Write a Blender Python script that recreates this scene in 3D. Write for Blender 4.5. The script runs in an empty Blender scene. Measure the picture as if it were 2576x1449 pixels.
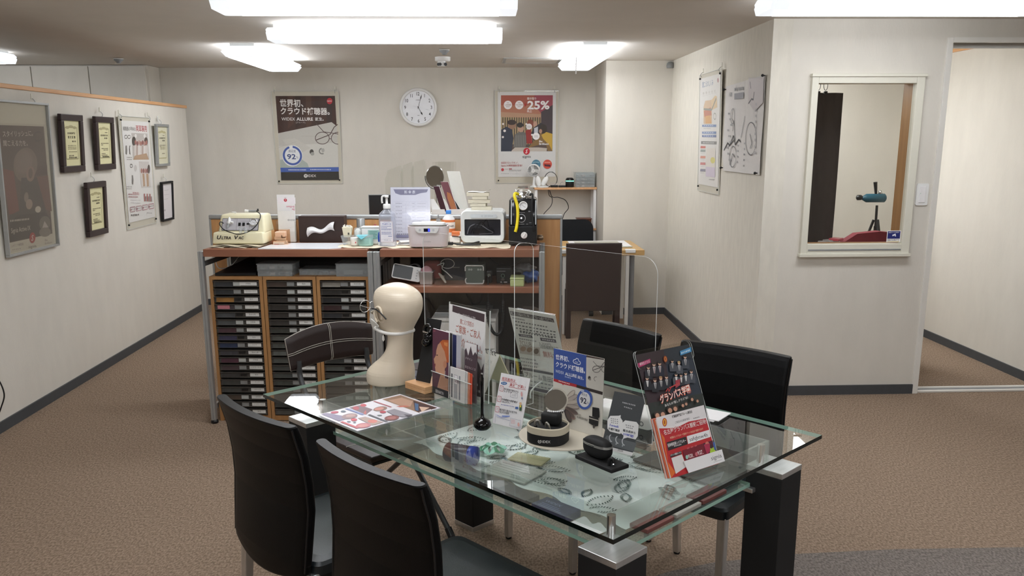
import bpy, bmesh, math, random
from math import sin, cos, pi, radians as rad
from mathutils import Vector as V, Matrix as MX
random.seed(7)
S = bpy.context.scene
COL = S.collection

# ---------------------------------------------------------------- camera
PITCH, YAW, ROLL, FPX = 0.219020, 0.0356446, -0.0038524, 2149.2
fw = V((sin(YAW)*cos(PITCH), cos(YAW)*cos(PITCH), -sin(PITCH)))
rt = V((cos(YAW), -sin(YAW), 0)); up = rt.cross(fw)
r2 = cos(ROLL)*rt+sin(ROLL)*up; u2 = -sin(ROLL)*rt+cos(ROLL)*up
cam = bpy.data.objects.new('camera', bpy.data.cameras.new('camera'))
COL.objects.link(cam)
cam.matrix_world = MX(((r2.x, u2.x, -fw.x, 0), (r2.y, u2.y, -fw.y, 0), (r2.z, u2.z, -fw.z, 1.62), (0, 0, 0, 1)))
cam.data.sensor_width = 36
cam.data.lens = 36*FPX/2576
cam.data.shift_y = 108.7/2576
cam.data.clip_start = 0.05
S.camera = cam

# ---------------------------------------------------------------- world, exposure
W = bpy.data.worlds.new('world'); S.world = W; W.use_nodes = True
W.node_tree.nodes['Background'].inputs[0].default_value = (0.75, 0.72, 0.66, 1)
W.node_tree.nodes['Background'].inputs[1].default_value = 0.25
S.view_settings.view_transform = 'Standard'
S.view_settings.look = 'None'
S.view_settings.gamma = 1
S.view_settings.use_curve_mapping = False
S.view_settings.exposure = 0.4
S.cycles.transparent_max_bounces = 40
S.cycles.max_bounces = 10
S.cycles.use_denoising = True
LAMP = 9.0          # strength of the ceiling lamps' diffusers

# ---------------------------------------------------------------- materials
def lin(h):
    h = h.lstrip('#')
    c = [int(h[i:i+2], 16)/255 for i in (0, 2, 4)]
    return tuple(x/12.92 if x <= .04045 else ((x+.055)/1.055)**2.4 for x in c)+(1,)
MATS = {}
def mat(name, col=None, rough=.5, metal=0, var=.06, scale=30, bump=0, bscale=200, emit=0, spec=.5, ramp=(.3, .7), stretch=None, col2=None, coat=0):
    """procedural principled material: a noise varies the colour, another the bump"""
    if name in MATS: return MATS[name]
    m = bpy.data.materials.new(name); MATS[name] = m; m.use_nodes = True
    nt = m.node_tree; N = nt.nodes; L = nt.links; b = N['Principled BSDF']
    c = lin(col)
    b.inputs['Roughness'].default_value = rough; b.inputs['Metallic'].default_value = metal
    b.inputs['Specular IOR Level'].default_value = spec
    b.inputs['Coat Weight'].default_value = coat
    tc = N.new('ShaderNodeTexCoord'); mp = N.new('ShaderNodeMapping'); L.new(tc.outputs['Object'], mp.inputs[0])
    if stretch: mp.inputs['Scale'].default_value = stretch
    nz = N.new('ShaderNodeTexNoise'); nz.inputs['Scale'].default_value = scale; nz.inputs['Detail'].default_value = 5
    L.new(mp.outputs[0], nz.inputs['Vector'])
    rp = N.new('ShaderNodeValToRGB'); L.new(nz.outputs['Fac'], rp.inputs[0])
    if col2: a, z = c, lin(col2)
    else: a = tuple(x*(1-var) for x in c[:3])+(1,); z = tuple(min(1, x*(1+var)) for x in c[:3])+(1,)
    rp.color_ramp.elements[0].position = ramp[0]; rp.color_ramp.elements[1].position = ramp[1]
    rp.color_ramp.elements[0].color = a; rp.color_ramp.elements[1].color = z
    L.new(rp.outputs[0], b.inputs['Base Color'])
    if bump:
        n2 = N.new('ShaderNodeTexNoise'); n2.inputs['Scale'].default_value = bscale; n2.inputs['Detail'].default_value = 3
        L.new(mp.outputs[0], n2.inputs['Vector'])
        bp = N.new('ShaderNodeBump'); bp.inputs['Strength'].default_value = bump; bp.inputs['Distance'].default_value = .002
        L.new(n2.outputs['Fac'], bp.inputs['Height']); L.new(bp.outputs[0], b.inputs['Normal'])
    if emit:
        b.inputs['Emission Color'].default_value = c; b.inputs['Emission Strength'].default_value = emit
    return m
def glass(name, tint='ffffff', rough=.01, refl=1.0, haze=0.0, hazecol='ffffff'):
    """thin clear sheet: tinted transparency under a Fresnel reflection, with optional milky scatter"""
    if name in MATS: return MATS[name]
    m = bpy.data.materials.new(name); MATS[name] = m; m.use_nodes = True
    nt = m.node_tree; N = nt.nodes; L = nt.links; N.remove(N['Principled BSDF']); out = N['Material Output']
    tr = N.new('ShaderNodeBsdfTransparent'); tr.inputs[0].default_value = lin(tint)
    gl = N.new('ShaderNodeBsdfGlossy'); gl.inputs['Roughness'].default_value = rough
    fr = N.new('ShaderNodeFresnel'); fr.inputs['IOR'].default_value = 1.45
    geo = N.new('ShaderNodeNewGeometry'); L.new(geo.outputs['Normal'], fr.inputs['Normal'])
    mu = N.new('ShaderNodeMath'); mu.operation = 'MULTIPLY'; mu.inputs[1].default_value = refl
    bk = N.new('ShaderNodeMath'); bk.operation = 'SUBTRACT'; bk.inputs[0].default_value = 1
    L.new(geo.outputs['Backfacing'], bk.inputs[1])
    m2 = N.new('ShaderNodeMath'); m2.operation = 'MULTIPLY'
    L.new(fr.outputs[0], mu.inputs[0]); L.new(mu.outputs[0], m2.inputs[0]); L.new(bk.outputs[0], m2.inputs[1])
    mx = N.new('ShaderNodeMixShader'); L.new(m2.outputs[0], mx.inputs[0])
    base = tr
    if haze:
        df = N.new('ShaderNodeBsdfDiffuse'); df.inputs[0].default_value = lin(hazecol)
        mh = N.new('ShaderNodeMixShader'); mh.inputs[0].default_value = haze
        L.new(tr.outputs[0], mh.inputs[1]); L.new(df.outputs[0], mh.inputs[2]); base = mh
    L.new(base.outputs[0], mx.inputs[1]); L.new(gl.outputs[0], mx.inputs[2]); L.new(mx.outputs[0], out.inputs[0])
    return m
def P(h, rough=.55):          # printing ink of one colour
    return mat('ink_'+h+('' if rough == .55 else '_%g' % rough), h, rough, var=.015, scale=60)

M_wall = mat('wallpaper', 'd8d3c9', .85, var=.03, scale=9, bump=.35, bscale=90, stretch=(1, 1, .35))
M_wallR = mat('wallpaper_coarse', 'd9d4c8', .85, var=.045, scale=28, bump=.6, bscale=110, stretch=(1, 1, .25))
M_ceil = mat('ceiling_paint', 'dad4cc', .9, var=.02, scale=5, bump=.15, bscale=120)
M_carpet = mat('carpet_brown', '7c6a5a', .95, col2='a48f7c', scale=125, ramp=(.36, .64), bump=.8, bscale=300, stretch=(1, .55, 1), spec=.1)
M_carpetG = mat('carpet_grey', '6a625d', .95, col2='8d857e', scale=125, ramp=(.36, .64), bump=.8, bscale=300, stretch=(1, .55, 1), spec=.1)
M_base = mat('baseboard_grey', '45474a', .6)
M_white = mat('white_paint', 'e2dfd8', .45, var=.01)
M_cream = mat('cream_frame', 'dcd9cb', .4, var=.01)
M_wood = mat('wood_panel', 'bd8a57', .5, col2='cf9f6b', scale=6, stretch=(6, 6, .5))
M_woodC = mat('wood_cabinet', 'a3764a', .5, col2='b58856', scale=6, stretch=(6, 6, .5))
M_woodT = mat('wood_trim', 'cf9a68', .5, col2='dfb083', scale=6, stretch=(6, .5, 6))
M_desk = mat('desk_top_wood', '895843', .35, col2='9c6950', scale=5, stretch=(.5, 6, 6))
M_alu = mat('aluminium', 'b2b5b6', .38, .7, var=.03)
M_steel = mat('chrome', 'd8d8d8', .15, 1, var=.02)
M_brush = mat('brushed_metal', 'd2d2d2', .32, .9, var=.08, scale=14, stretch=(8, 1, 1))
M_black = mat('black_plastic', '111214', .35)
M_blackm = mat('black_matte', '0f0f10', .7)
M_leather = mat('black_leather', '060607', .42, var=.1, bump=.12, bscale=350, spec=.18)
M_seat = mat('seat_leather', '161c1f', .38, var=.1, bump=.15, bscale=350)
M_brown = mat('brown_leather', '2b1c1a', .45, var=.1, bump=.2, bscale=300)
M_dark = mat('dark_brown_shade_and_slot', '241b18', .5, var=.08)  # paints the shade inside the racks; also the tissue box slot
M_paper = mat('paper_white', 'eceaea', .6, var=.01)
M_wp = mat('white_plastic', 'e8e8e6', .35, var=.015)
M_grey = mat('grey_plastic', '8d8f90', .45)
M_beige = mat('cream_plastic', 'e6dfbd', .38, var=.02)
M_cloth = mat('cream_cloth', 'e4d8c0', .9, var=.05, bump=.4, bscale=300)
M_mann = mat('mannequin_cream', 'dfd1bb', .33, var=.03, scale=12)
M_clear = glass('clear_acrylic', 'fcfcfb', .01)
M_pane = glass('window_glass', 'f8f8f6', .0, refl=1.5)
M_glass = glass('table_glass', 'fbfdfc', .005, refl=1.3)
M_shelf = glass('shelf_glass', 'f4f9f6', .03, refl=1.0, haze=.10, hazecol='cfe3d9')
M_gedge = mat('glass_edge_painted_dark', '0c1513', .1, var=.05)  # dark refracted look of the near table edges, put into the colour
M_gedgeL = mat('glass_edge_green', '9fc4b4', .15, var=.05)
M_aedge = mat('acrylic_edge', 'd5dad8', .2, var=.02)
M_haze = glass('milky_plastic', 'f4f6f6', .08, haze=.22, hazecol='e6ecee')
M_smoke = glass('smoked_plastic', 'd4d4d8', .05, haze=.03, hazecol='909094')

# ---------------------------------------------------------------- mesh builder
class MB:
    def __init__(s): s.v = []; s.f = []; s.m = []; s.sm = []; s.mats = []; s.T = MX()
    def mi(s, m):
        if m not in s.mats: s.mats.append(m)
        return s.mats.index(m)
    def add(s, vs, fs, m, smooth=False):
        o = len(s.v); i = s.mi(m)
        s.v += [s.T @ V(p) for p in vs]
        s.f += [tuple(o+k for k in f) for f in fs]; s.m += [i]*len(fs); s.sm += [smooth]*len(fs)
        return s
    def box(s, c, d, m, bev=0, rot=None, seg=2, taper=None):
        x, y, z = (k/2 for k in d)
        vs = [V((i*x, j*y, k*z)) for k in (-1, 1) for j in (-1, 1) for i in (-1, 1)]
        if taper: vs = [V((p.x*(taper[0] if p.z > 0 else 1), p.y*(taper[1] if p.z > 0 else 1), p.z)) for p in vs]
        fs = [(0, 2, 3, 1), (4, 5, 7, 6), (0, 1, 5, 4), (2, 6, 7, 3), (0, 4, 6, 2), (1, 3, 7, 5)]
        if bev:
            bm = bmesh.new(); bv = [bm.verts.new(p) for p in vs]
            for f in fs: bm.faces.new([bv[k] for k in f])
            bmesh.ops.bevel(bm, geom=list(bm.edges), offset=bev, segments=seg, affect='EDGES', profile=.5)
            bm.verts.index_update(); vs = [v.co.copy() for v in bm.verts]; fs = [[v.index for v in f.verts] for f in bm.faces]; bm.free()
        R = MX.Rotation(rot, 4, 'Z') if isinstance(rot, (int, float)) else (rot or MX())
        return s.add([R @ p + V(c) for p in vs], fs, m, bool(bev) and seg > 2)
    def bb(s, a, b, m, bev=0, seg=2):      # box from min corner to max corner
        return s.box([(p+q)/2 for p, q in zip(a, b)], [abs(q-p) for p, q in zip(a, b)], m, bev, None, seg)
    def lathe(s, c, prof, m, n=32, axis='Z', smooth=True, sx=1, sy=1, caps=True):
        vs, fs = [], []
        for r, h in prof:
            for k in range(n):
                a = 2*pi*k/n; p = (r*cos(a)*sx, r*sin(a)*sy, h)
                if axis == 'X': p = (p[2], p[0], p[1])
                if axis == 'Y': p = (p[0], -p[2], p[1])
                vs.append(V(c)+V(p))
        for i in range(len(prof)-1):
            for k in range(n):
                a, b = i*n+k, i*n+(k+1) % n; fs.append((a, b, b+n, a+n))
        s.add(vs, fs, m, smooth)
        if caps:
            q = len(prof)-1
            s.add([vs[k] for k in range(n)], [tuple(range(n-1, -1, -1))], m)
            s.add([vs[q*n+k] for k in range(n)], [tuple(range(n))], m)
        return s
    def cyl(s, c, r, h, m, n=24, axis='Z', bev=0):
        e = min(bev, r*.9)
        pr = [(r, -h/2), (r, h/2)] if not bev else [(r-e, -h/2), (r, -h/2+e), (r, h/2-e), (r-e, h/2)]
        return s.lathe(c, pr, m, n, axis)
    def tube(s, pts, r, m, n=8, closed=False, cap=True, rs=None):
        pts = [V(p) for p in pts]; k = len(pts); vs, fs = [], []
        t0 = (pts[1]-pts[0]).normalized(); a = V((0, 0, 1)) if abs(t0.z) < .9 else V((1, 0, 0)); u = t0.cross(a).normalized()
        for i, p in enumerate(pts):
            if closed: t = (pts[(i+1) % k]-pts[i-1]).normalized()
            else: t = (pts[min(i+1, k-1)]-pts[max(i-1, 0)]).normalized()
            u = (u-t*u.dot(t)).normalized(); w = t.cross(u); rr = rs[i] if rs else r
            vs += [p+rr*(cos(2*pi*j/n)*u+sin(2*pi*j/n)*w) for j in range(n)]
        for i in range(k if closed else k-1):
            for j in range(n):
                i2 = (i+1) % k; fs.append((i*n+j, i*n+(j+1) % n, i2*n+(j+1) % n, i2*n+j))
        s.add(vs, fs, m, True)
        if cap and not closed: s.add(vs[:n], [tuple(range(n-1, -1, -1))], m); s.add(vs[-n:], [tuple(range(n))], m)
        return s
    def prism(s, poly, z0, z1, m, side=None, smooth=False):   # 2D polygon (ccw) extruded along local z
        n = len(poly); a = [V((x, y, z0)) for x, y in poly]; b = [V((x, y, z1)) for x, y in poly]
        s.add(b, [tuple(range(n))], m); s.add(a, [tuple(range(n-1, -1, -1))], m)
        s.add(a+b, [(i, (i+1) % n, n+(i+1) % n, n+i) for i in range(n)], side or m, smooth)
        return s
    def flat(s, poly, m, z=0): return s.add([V((x, y, z)) for x, y in poly], [tuple(range(len(poly)))], m)
    def rect(s, x0, y0, x1, y1, m, z=0): return s.flat([(x0, y0), (x1, y0), (x1, y1), (x0, y1)], m, z)
    def disc(s, x, y, r, m, z=0, n=28, ry=None): return s.flat([(x+r*cos(2*pi*k/n), y+(ry or r)*sin(2*pi*k/n)) for k in range(n)], m, z)
    def ring(s, x, y, r0, r1, m, z=0, a0=0, a1=360, n=40):
        q = [rad(a0+(a1-a0)*k/n) for k in range(n+1)]
        vs = [V((x+r*cos(a), y+r*sin(a), z)) for a in q for r in (r0, r1)]
        return s.add(vs, [(2*k, 2*k+1, 2*k+3, 2*k+2) for k in range(n)], m)
    def line(s, pts, w, m, z=0):
        for (x0, y0), (x1, y1) in zip(pts, pts[1:]):
            d = V((x1-x0, y1-y0)); L = d.length or 1e-6; nx, ny = -d.y/L*w/2, d.x/L*w/2
            s.flat([(x0-nx, y0-ny), (x1-nx, y1-ny), (x1+nx, y1+ny), (x0+nx, y0+ny)], m, z)
        return s
    def text(s, t, x, y, size, m, z=0, al='L', bold=0, w=None, rot=0, shear=0, sx=1):
        vs, fs = glyphs(t, bold, shear)
        if not vs: return s
        xs = [p[0] for p in vs]; tw = max(xs)-min(xs); k = sx
        if w: k = w/(tw*size)
        off = {'L': -min(xs), 'C': -(max(xs)+min(xs))/2, 'R': -max(xs)}[al]
        cr, sr = cos(rad(rot)), sin(rad(rot)); o = []
        for px, py in vs:
            a, b = (px+off)*size*k, py*size; o.append((x+a*cr-b*sr, y+a*sr+b*cr, z))
        return s.add(o, fs, m)
    def grid(s, fn, nu, nv, m, smooth=True, closeu=False):
        vs = [V(fn(i/(nu if closeu else nu), j/nv)) for j in range(nv+1) for i in range(nu+(0 if closeu else 1))]
        r = nu if closeu else nu+1; fs = []
        for j in range(nv):
            for i in range(nu):
                i2 = (i+1) % r if closeu else i+1; fs.append((j*r+i, j*r+i2, (j+1)*r+i2, (j+1)*r+i))
        return s.add(vs, fs, m, smooth)
    def build(s, name, parent=None, label=None):
        me = bpy.data.meshes.new(name); me.from_pydata([tuple(p) for p in s.v], [], s.f)
        for m in s.mats: me.materials.append(m)
        me.polygons.foreach_set('material_index', s.m); me.polygons.foreach_set('use_smooth', s.sm); me.update()
        o = bpy.data.objects.new(name, me); COL.objects.link(o)
        if parent: o.parent = parent
        if label: o['label'] = label
        return o
GC = {}
def glyphs(t, bold=0, shear=0):
    k = (t, bold, shear)
    if k in GC: return GC[k]
    cu = bpy.data.curves.new('t', 'FONT'); cu.body = t; cu.size = 1; cu.offset = bold; cu.shear = shear; cu.resolution_u = 2; cu.fill_mode = 'FRONT'
    o = bpy.data.objects.new('t', cu); me = o.to_mesh()
    GC[k] = ([(v.co.x, v.co.y) for v in me.vertices], [tuple(p.vertices) for p in me.polygons])
    o.to_mesh_clear(); bpy.data.objects.remove(o); bpy.data.curves.remove(cu)
    return GC[k]
def frame(o, x, y=None, n=None):       # matrix with columns x (right), y (up), z (out)
    x = V(x).normalized()
    if n is None: y = V(y).normalized(); n = x.cross(y)
    else: n = V(n).normalized(); y = n.cross(x)
    return MX(((x.x, y.x, n.x, o[0]), (x.y, y.y, n.y, o[1]), (x.z, y.z, n.z, o[2]), (0, 0, 0, 1)))
def leanframe(o, ang, lean):            # upright sheet: its width runs along ang (degrees, world), leaning back by lean degrees
    a, l = rad(ang), rad(lean); d = V((cos(a), sin(a), 0)); h = V((-sin(a), cos(a), 0))
    return frame(o, d, V((0, 0, cos(l)))+h*sin(l))
def tag(o, label, cat, group=None):
    o['label'] = label; o['category'] = cat
    if group: o['group'] = group
    return o
def thing(name, label, cat, loc=(0, 0, 0), rz=0, group=None, M=None):
    o = bpy.data.objects.new(name, None); COL.objects.link(o); o.empty_display_size = .05
    if M is not None: o.matrix_world = M
    else: o.location = loc; o.rotation_euler = (0, 0, rz)
    return tag(o, label, cat, group)
def struct(name, mb):
    o = mb.build(name); o['kind'] = 'structure'; return o
def kids(o): return [c for c in bpy.data.objects if c.parent == o]
def dup(o, label=None, loc=None, rz=None, parent=None):
    c = o.copy(); COL.objects.link(c)
    if parent: c.parent = parent
    if label: c['label'] = label
    if loc: c.location = loc
    if rz is not None: c.rotation_euler = (0, 0, rz)
    for k in kids(o): dup(k, parent=c)
    return c
def rrect(x0, y0, x1, y1, r, n=6):
    p = []
    for cx, cy, a in ((x1-r, y0+r, -90), (x1-r, y1-r, 0), (x0+r, y1-r, 90), (x0+r, y0+r, 180)):
        p += [(cx+r*cos(rad(a+90*k/n)), cy+r*sin(rad(a+90*k/n))) for k in range(n+1)]
    return p
def spline(pts, n=8):
    pts = [V(p) for p in pts]; q = [pts[0]*2-pts[1]]+pts+[pts[-1]*2-pts[-2]]; o = []
    for i in range(1, len(q)-2):
        for k in range(n):
            t = k/n; a, b, c, d = q[i-1:i+3]
            o.append(.5*((2*b)+(c-a)*t+(2*a-5*b+4*c-d)*t*t+(3*b-a-3*c+d)*t**3))
    return o+[pts[-1]]
# ================================================================ room shell
CE = 2.32; XL = -2.765; XR = 1.745; YB = 8.68; YW = 5.27
b = MB(); b.bb((-6.2, -4, -.1), (5.2, 9, 0), M_carpet)
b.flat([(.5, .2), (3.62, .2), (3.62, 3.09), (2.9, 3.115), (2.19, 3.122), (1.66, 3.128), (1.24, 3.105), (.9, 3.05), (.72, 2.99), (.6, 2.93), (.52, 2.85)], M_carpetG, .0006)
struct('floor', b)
struct('ceiling', MB().bb((-6.2, -4, CE), (5.2, 9, CE+.1), M_ceil))
struct('wall_back', MB().bb((-6.2, YB, 0), (1.14, YB+.15, CE), M_wall))
struct('wall_column', MB().bb((1.14, 7.965, 0), (XR+.12, YB+.15, CE), M_wall))
struct('wall_right', MB().bb((XR, YW, 0), (XR+.12, 7.965, CE), M_wallR))
struct('wall_left', MB().bb((-2.87, -3.9, 0), (XL, 8.40, 1.932), M_wall))
struct('trim_1', MB().bb((-2.885, -3.9, 1.932), (XL+.012, 8.412, 1.958), M_woodT, .003))
struct('wall_outer', MB().bb((-6.3, -4, 0), (-6.2, 9, CE), M_wall))
struct('wall_front', MB().bb((-6.2, -4.1, 0), (5.2, -4, CE), M_wall))
struct('wall_east', MB().bb((5.2, -4, 0), (5.3, 9, CE), M_wall))
# window wall with the window hole and the door opening
X0, X1, Z0, Z1 = 2.0, 2.668, .93, 1.985
w = MB()
for a, c in (((XR+.12, 0), (X0, CE)), ((X0, 0), (X1, Z0)), ((X0, Z1), (X1, CE)), ((X1, 0), (2.80, CE)), ((2.80, 2.21), (3.66, CE)), ((3.66, 0), (5.2, CE))):
    w.bb((a[0], YW, a[1]), (c[0], YW+.13, c[1]), M_wall)
struct('wall_window', w)
# booth behind the window and the door
struct('wall_booth_side', MB().bb((3.72, YW+.13, 0), (3.84, 7.6, CE), M_wall))
struct('wall_booth_back', MB().bb((XR+.12, 7.5, 0), (3.72, 7.6, CE), M_wall))
struct('trim_2', MB().bb((3.70, YW+.13, 2.285), (3.72, 7.5, CE), M_woodT))
for n, a, c in (('left', (XL, -3.9), (XL+.012, 8.412)), ('back', (-2.9, YB-.012), (1.14, YB)), ('column', (1.14, 7.953), (XR, 7.965)), ('right', (XR-.012, YW), (XR, 7.953)),
                ('window', (XR-.012, YW-.012), (2.80, YW)), ('booth', (3.708, YW+.13), (3.72, 7.5)), ('left_end', (-2.882, 8.40), (XL, 8.412))):
    struct('baseboard_'+n, MB().bb((*a, 0), (*c, .062), M_base))
# window unit
w = MB(); fy0, fy1 = YW-.03, YW+.13
for a, c in (((1.99, .918), (2.03, 2.0)), ((2.628, .918), (2.678, 2.0)), ((2.03, 1.95), (2.628, 2.0)), ((2.03, .918), (2.628, .985))):
    w.bb((a[0], fy0, a[1]), (c[0], YW+.02, c[1]), M_cream, .003)
w.bb((1.982, fy0-.012, .905), (2.686, YW, .925), M_cream, .002); w.bb((1.985, fy0-.01, 1.988), (2.686, YW, 2.006), M_cream, .002)
w.bb((2.036, fy0-.004, .945), (2.622, fy0, .953), M_grey)
for a, c in (((2.006, .935), (2.03, 1.98)), ((2.632, .935), (2.66, 1.98)), ((2.03, 1.955), (2.632, 1.98)), ((2.03, .935), (2.632, .978))):
    w.bb((a[0], YW+.02, a[1]), (c[0], fy1+.01, c[1]), M_woodC)
win = struct('window_1', w)
p = MB(); p.bb((2.026, YW-.012, .98), (2.632, YW-.006, 1.955), M_pane); p.build('window_pane', win)
# sliding door frame
d = MB()
d.bb((2.80, YW-.012, 0), (2.835, YW+.14, 2.215), M_white, .002)
d.bb((3.655, YW-.012, 0), (3.70, YW+.14, 2.215), M_white, .002)
d.bb((2.835, YW-.012, 2.186), (3.655, YW+.02, 2.215), M_white); d.bb((2.835, YW+.02, 2.195), (3.655, YW+.14, 2.215), M_blackm)
d.bb((2.835, YW+.11, 2.165), (3.655, YW+.14, 2.195), M_white)
door = struct('door_1', d)
t = MB()
for y in (YW+.005, YW+.085): t.bb((2.835, y, 0), (3.655, y+.028, .012), M_white, .002)
t.bb((2.835, YW+.033, 0), (3.655, YW+.085, .004), M_grey)
t.build('door_track', door)
# tall flush cupboards beyond the partition
cb = thing('storage_cupboard', 'tall off-white flush storage cupboards behind the low partition at far left', 'cupboard', (0, 0, 0))
MB().bb((-6.1, 8.38, 0), (-3.07, 8.66, CE-.002), M_wall).build('carcass', cb)
for x0, x1 in ((-5.4, -4.13), (-4.122, -3.609), (-3.601, -3.09)):
    MB().bb((x0, 8.352, .05), (x1, 8.378, CE-.012), M_wall, .002).build('door', cb)

# ---------------------------------------------------------------- ceiling lamps
M_diff = mat('lamp_diffuser', 'f6faff', .3, emit=LAMP, var=.0)
M_prism = mat('lamp_prism_end', 'eef4fb', .2, emit=LAMP*.07, var=.0)
def lamp_mesh():
    # cross-section of the stepped acrylic cover, long axis along x
    prof = [(-.105, 0), (-.150, -.016), (-.140, -.028), (-.152, -.036), (-.118, -.072), (.118, -.072), (.152, -.036), (.140, -.028), (.150, -.016), (.105, 0)]
    L = .70; m = MB(); n = len(prof)
    ring = lambda x, k, dz=0: [V((x, y*k, z*1.0+dz)) for y, z in prof]
    st = [(-L-.014, .93), (-L+.004, 1.0), (-L+.07, 1.0), (L-.07, 1.0), (L-.004, 1.0), (L+.014, .93)]
    rings = [ring(x, k) for x, k in st]
    for i in range(len(st)-1):
        m.add(rings[i]+rings[i+1], [(j, j+n, (j+1) % n+n, (j+1) % n) for j in range(n)], M_diff if i == 2 else M_prism)
    m.add(rings[0], [tuple(range(n))], M_prism); m.add(rings[-1], [tuple(range(n-1, -1, -1))], M_prism)
    return m
def lamp(label, x, y, rz, first=[None]):
    if first[0]: return dup(first[0], label, (x, y, CE), rz)
    t = thing('ceiling_lamp', label, 'lamp', (x, y, CE), rz, 'fluorescent ceiling lamps')
    MB().bb((-.68, -.088, -.028), (.68, .088, 0), M_wp).build('housing', t)
    m = lamp_mesh(); m.v = [p+V((0, 0, -.022)) for p in m.v]; m.build('diffuser', t)
    first[0] = t; return t
lamp('long glowing ceiling lamp cut by the top edge of the photo at centre', -.53, 4.37, 0)
lamp('whole long glowing ceiling lamp lying crosswise behind the one at the top edge', -.57, 5.61, 0)
lamp('glowing ceiling lamp pointing into depth, above the left poster of the back wall', -1.72, 7.25, pi/2)
l4 = lamp('glowing ceiling lamp pointing into depth, above the right poster, with a pull cord', .845, 7.16, pi/2)
MB().tube([(-.64, .135, -.1), (-.64, .135, -.22)], .004, M_wp).build('pull_cord', l4)
lamp('glowing ceiling lamp at the top right corner of the photo', 2.10, 4.36, 0)
lamp('ceiling lamp beyond the partition, its tip just showing at the left edge', -4.36, 7.05, 0)
for x, y in ((-.53, 2.6), (2.1, 2.2), (-.53, .6), (2.1, .1), (-1.5, -1.6), (1.6, -1.9)):
    lamp('ceiling lamp behind the viewer', x, y, 0)
lamp('one of two unseen ceiling lamps in the booth, the second added to brighten it', 2.45, 6.75, pi/2); lamp('one of two unseen ceiling lamps in the booth, the second added to brighten it', 2.12, 6.75, pi/2)  # second booth lamp is added, out of view, to brighten the booth walls
# ceiling fittings
def sprinkler(label, x, y, first=[None]):
    if first[0]: return dup(first[0], label, (x, y, CE))
    t = thing('sprinkler_head', label, 'sprinkler', (x, y, CE), 0, 'sprinkler heads')
    MB().lathe((0, 0, 0), [(.042, -.004), (.04, -.008), (.012, -.01)], M_wp).build('flange', t)
    MB().lathe((0, 0, 0), [(.036, -.0095), (.038, -.018), (.018, -.034), (.016, -.042)], M_grey, 20).build('nozzle', t)
    first[0] = t; return t
sprinkler('small grey sprinkler head on the ceiling above the clock', -.27, 6.98)
sprinkler('small dark sprinkler head on the ceiling beyond the partition', -3.06, 7.7)
t = thing('ceiling_sensor', 'white round sensor with dark lenses on the ceiling just above the back wall clock', 'sensor', (-.31, 7.62, CE))
MB().lathe((0, 0, 0), [(.066, 0), (.066, -.03), (.055, -.036)], M_wp).build('base', t)
s_ = MB(); s_.cyl((-.01, -.01, -.055), .034, .045, M_wp); s_.build('body', t)
for dx, dy in ((-.02, -.04), (.025, -.035), (-.035, -.025)): MB().cyl((dx, dy, -.062), .013, .03, M_black, 12, 'Y').build('lens', t)
t = thing('access_hatch', 'rectangular metal-framed access hatch in the ceiling beside the right lamp', 'hatch', (.47, 7.93, CE))
h = MB()
for a, c in (((-.26, -.24), (.26, -.225)), ((-.26, .225), (.26, .24)), ((-.26, -.225), (-.235, .225)), ((.235, -.225), (.26, .225))): h.bb((*a, -.005), (*c, 0), M_alu)
h.build('frame', t); MB().bb((-.232, -.222, -.003), (.232, .222, 0), M_ceil).build('panel', t)
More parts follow.
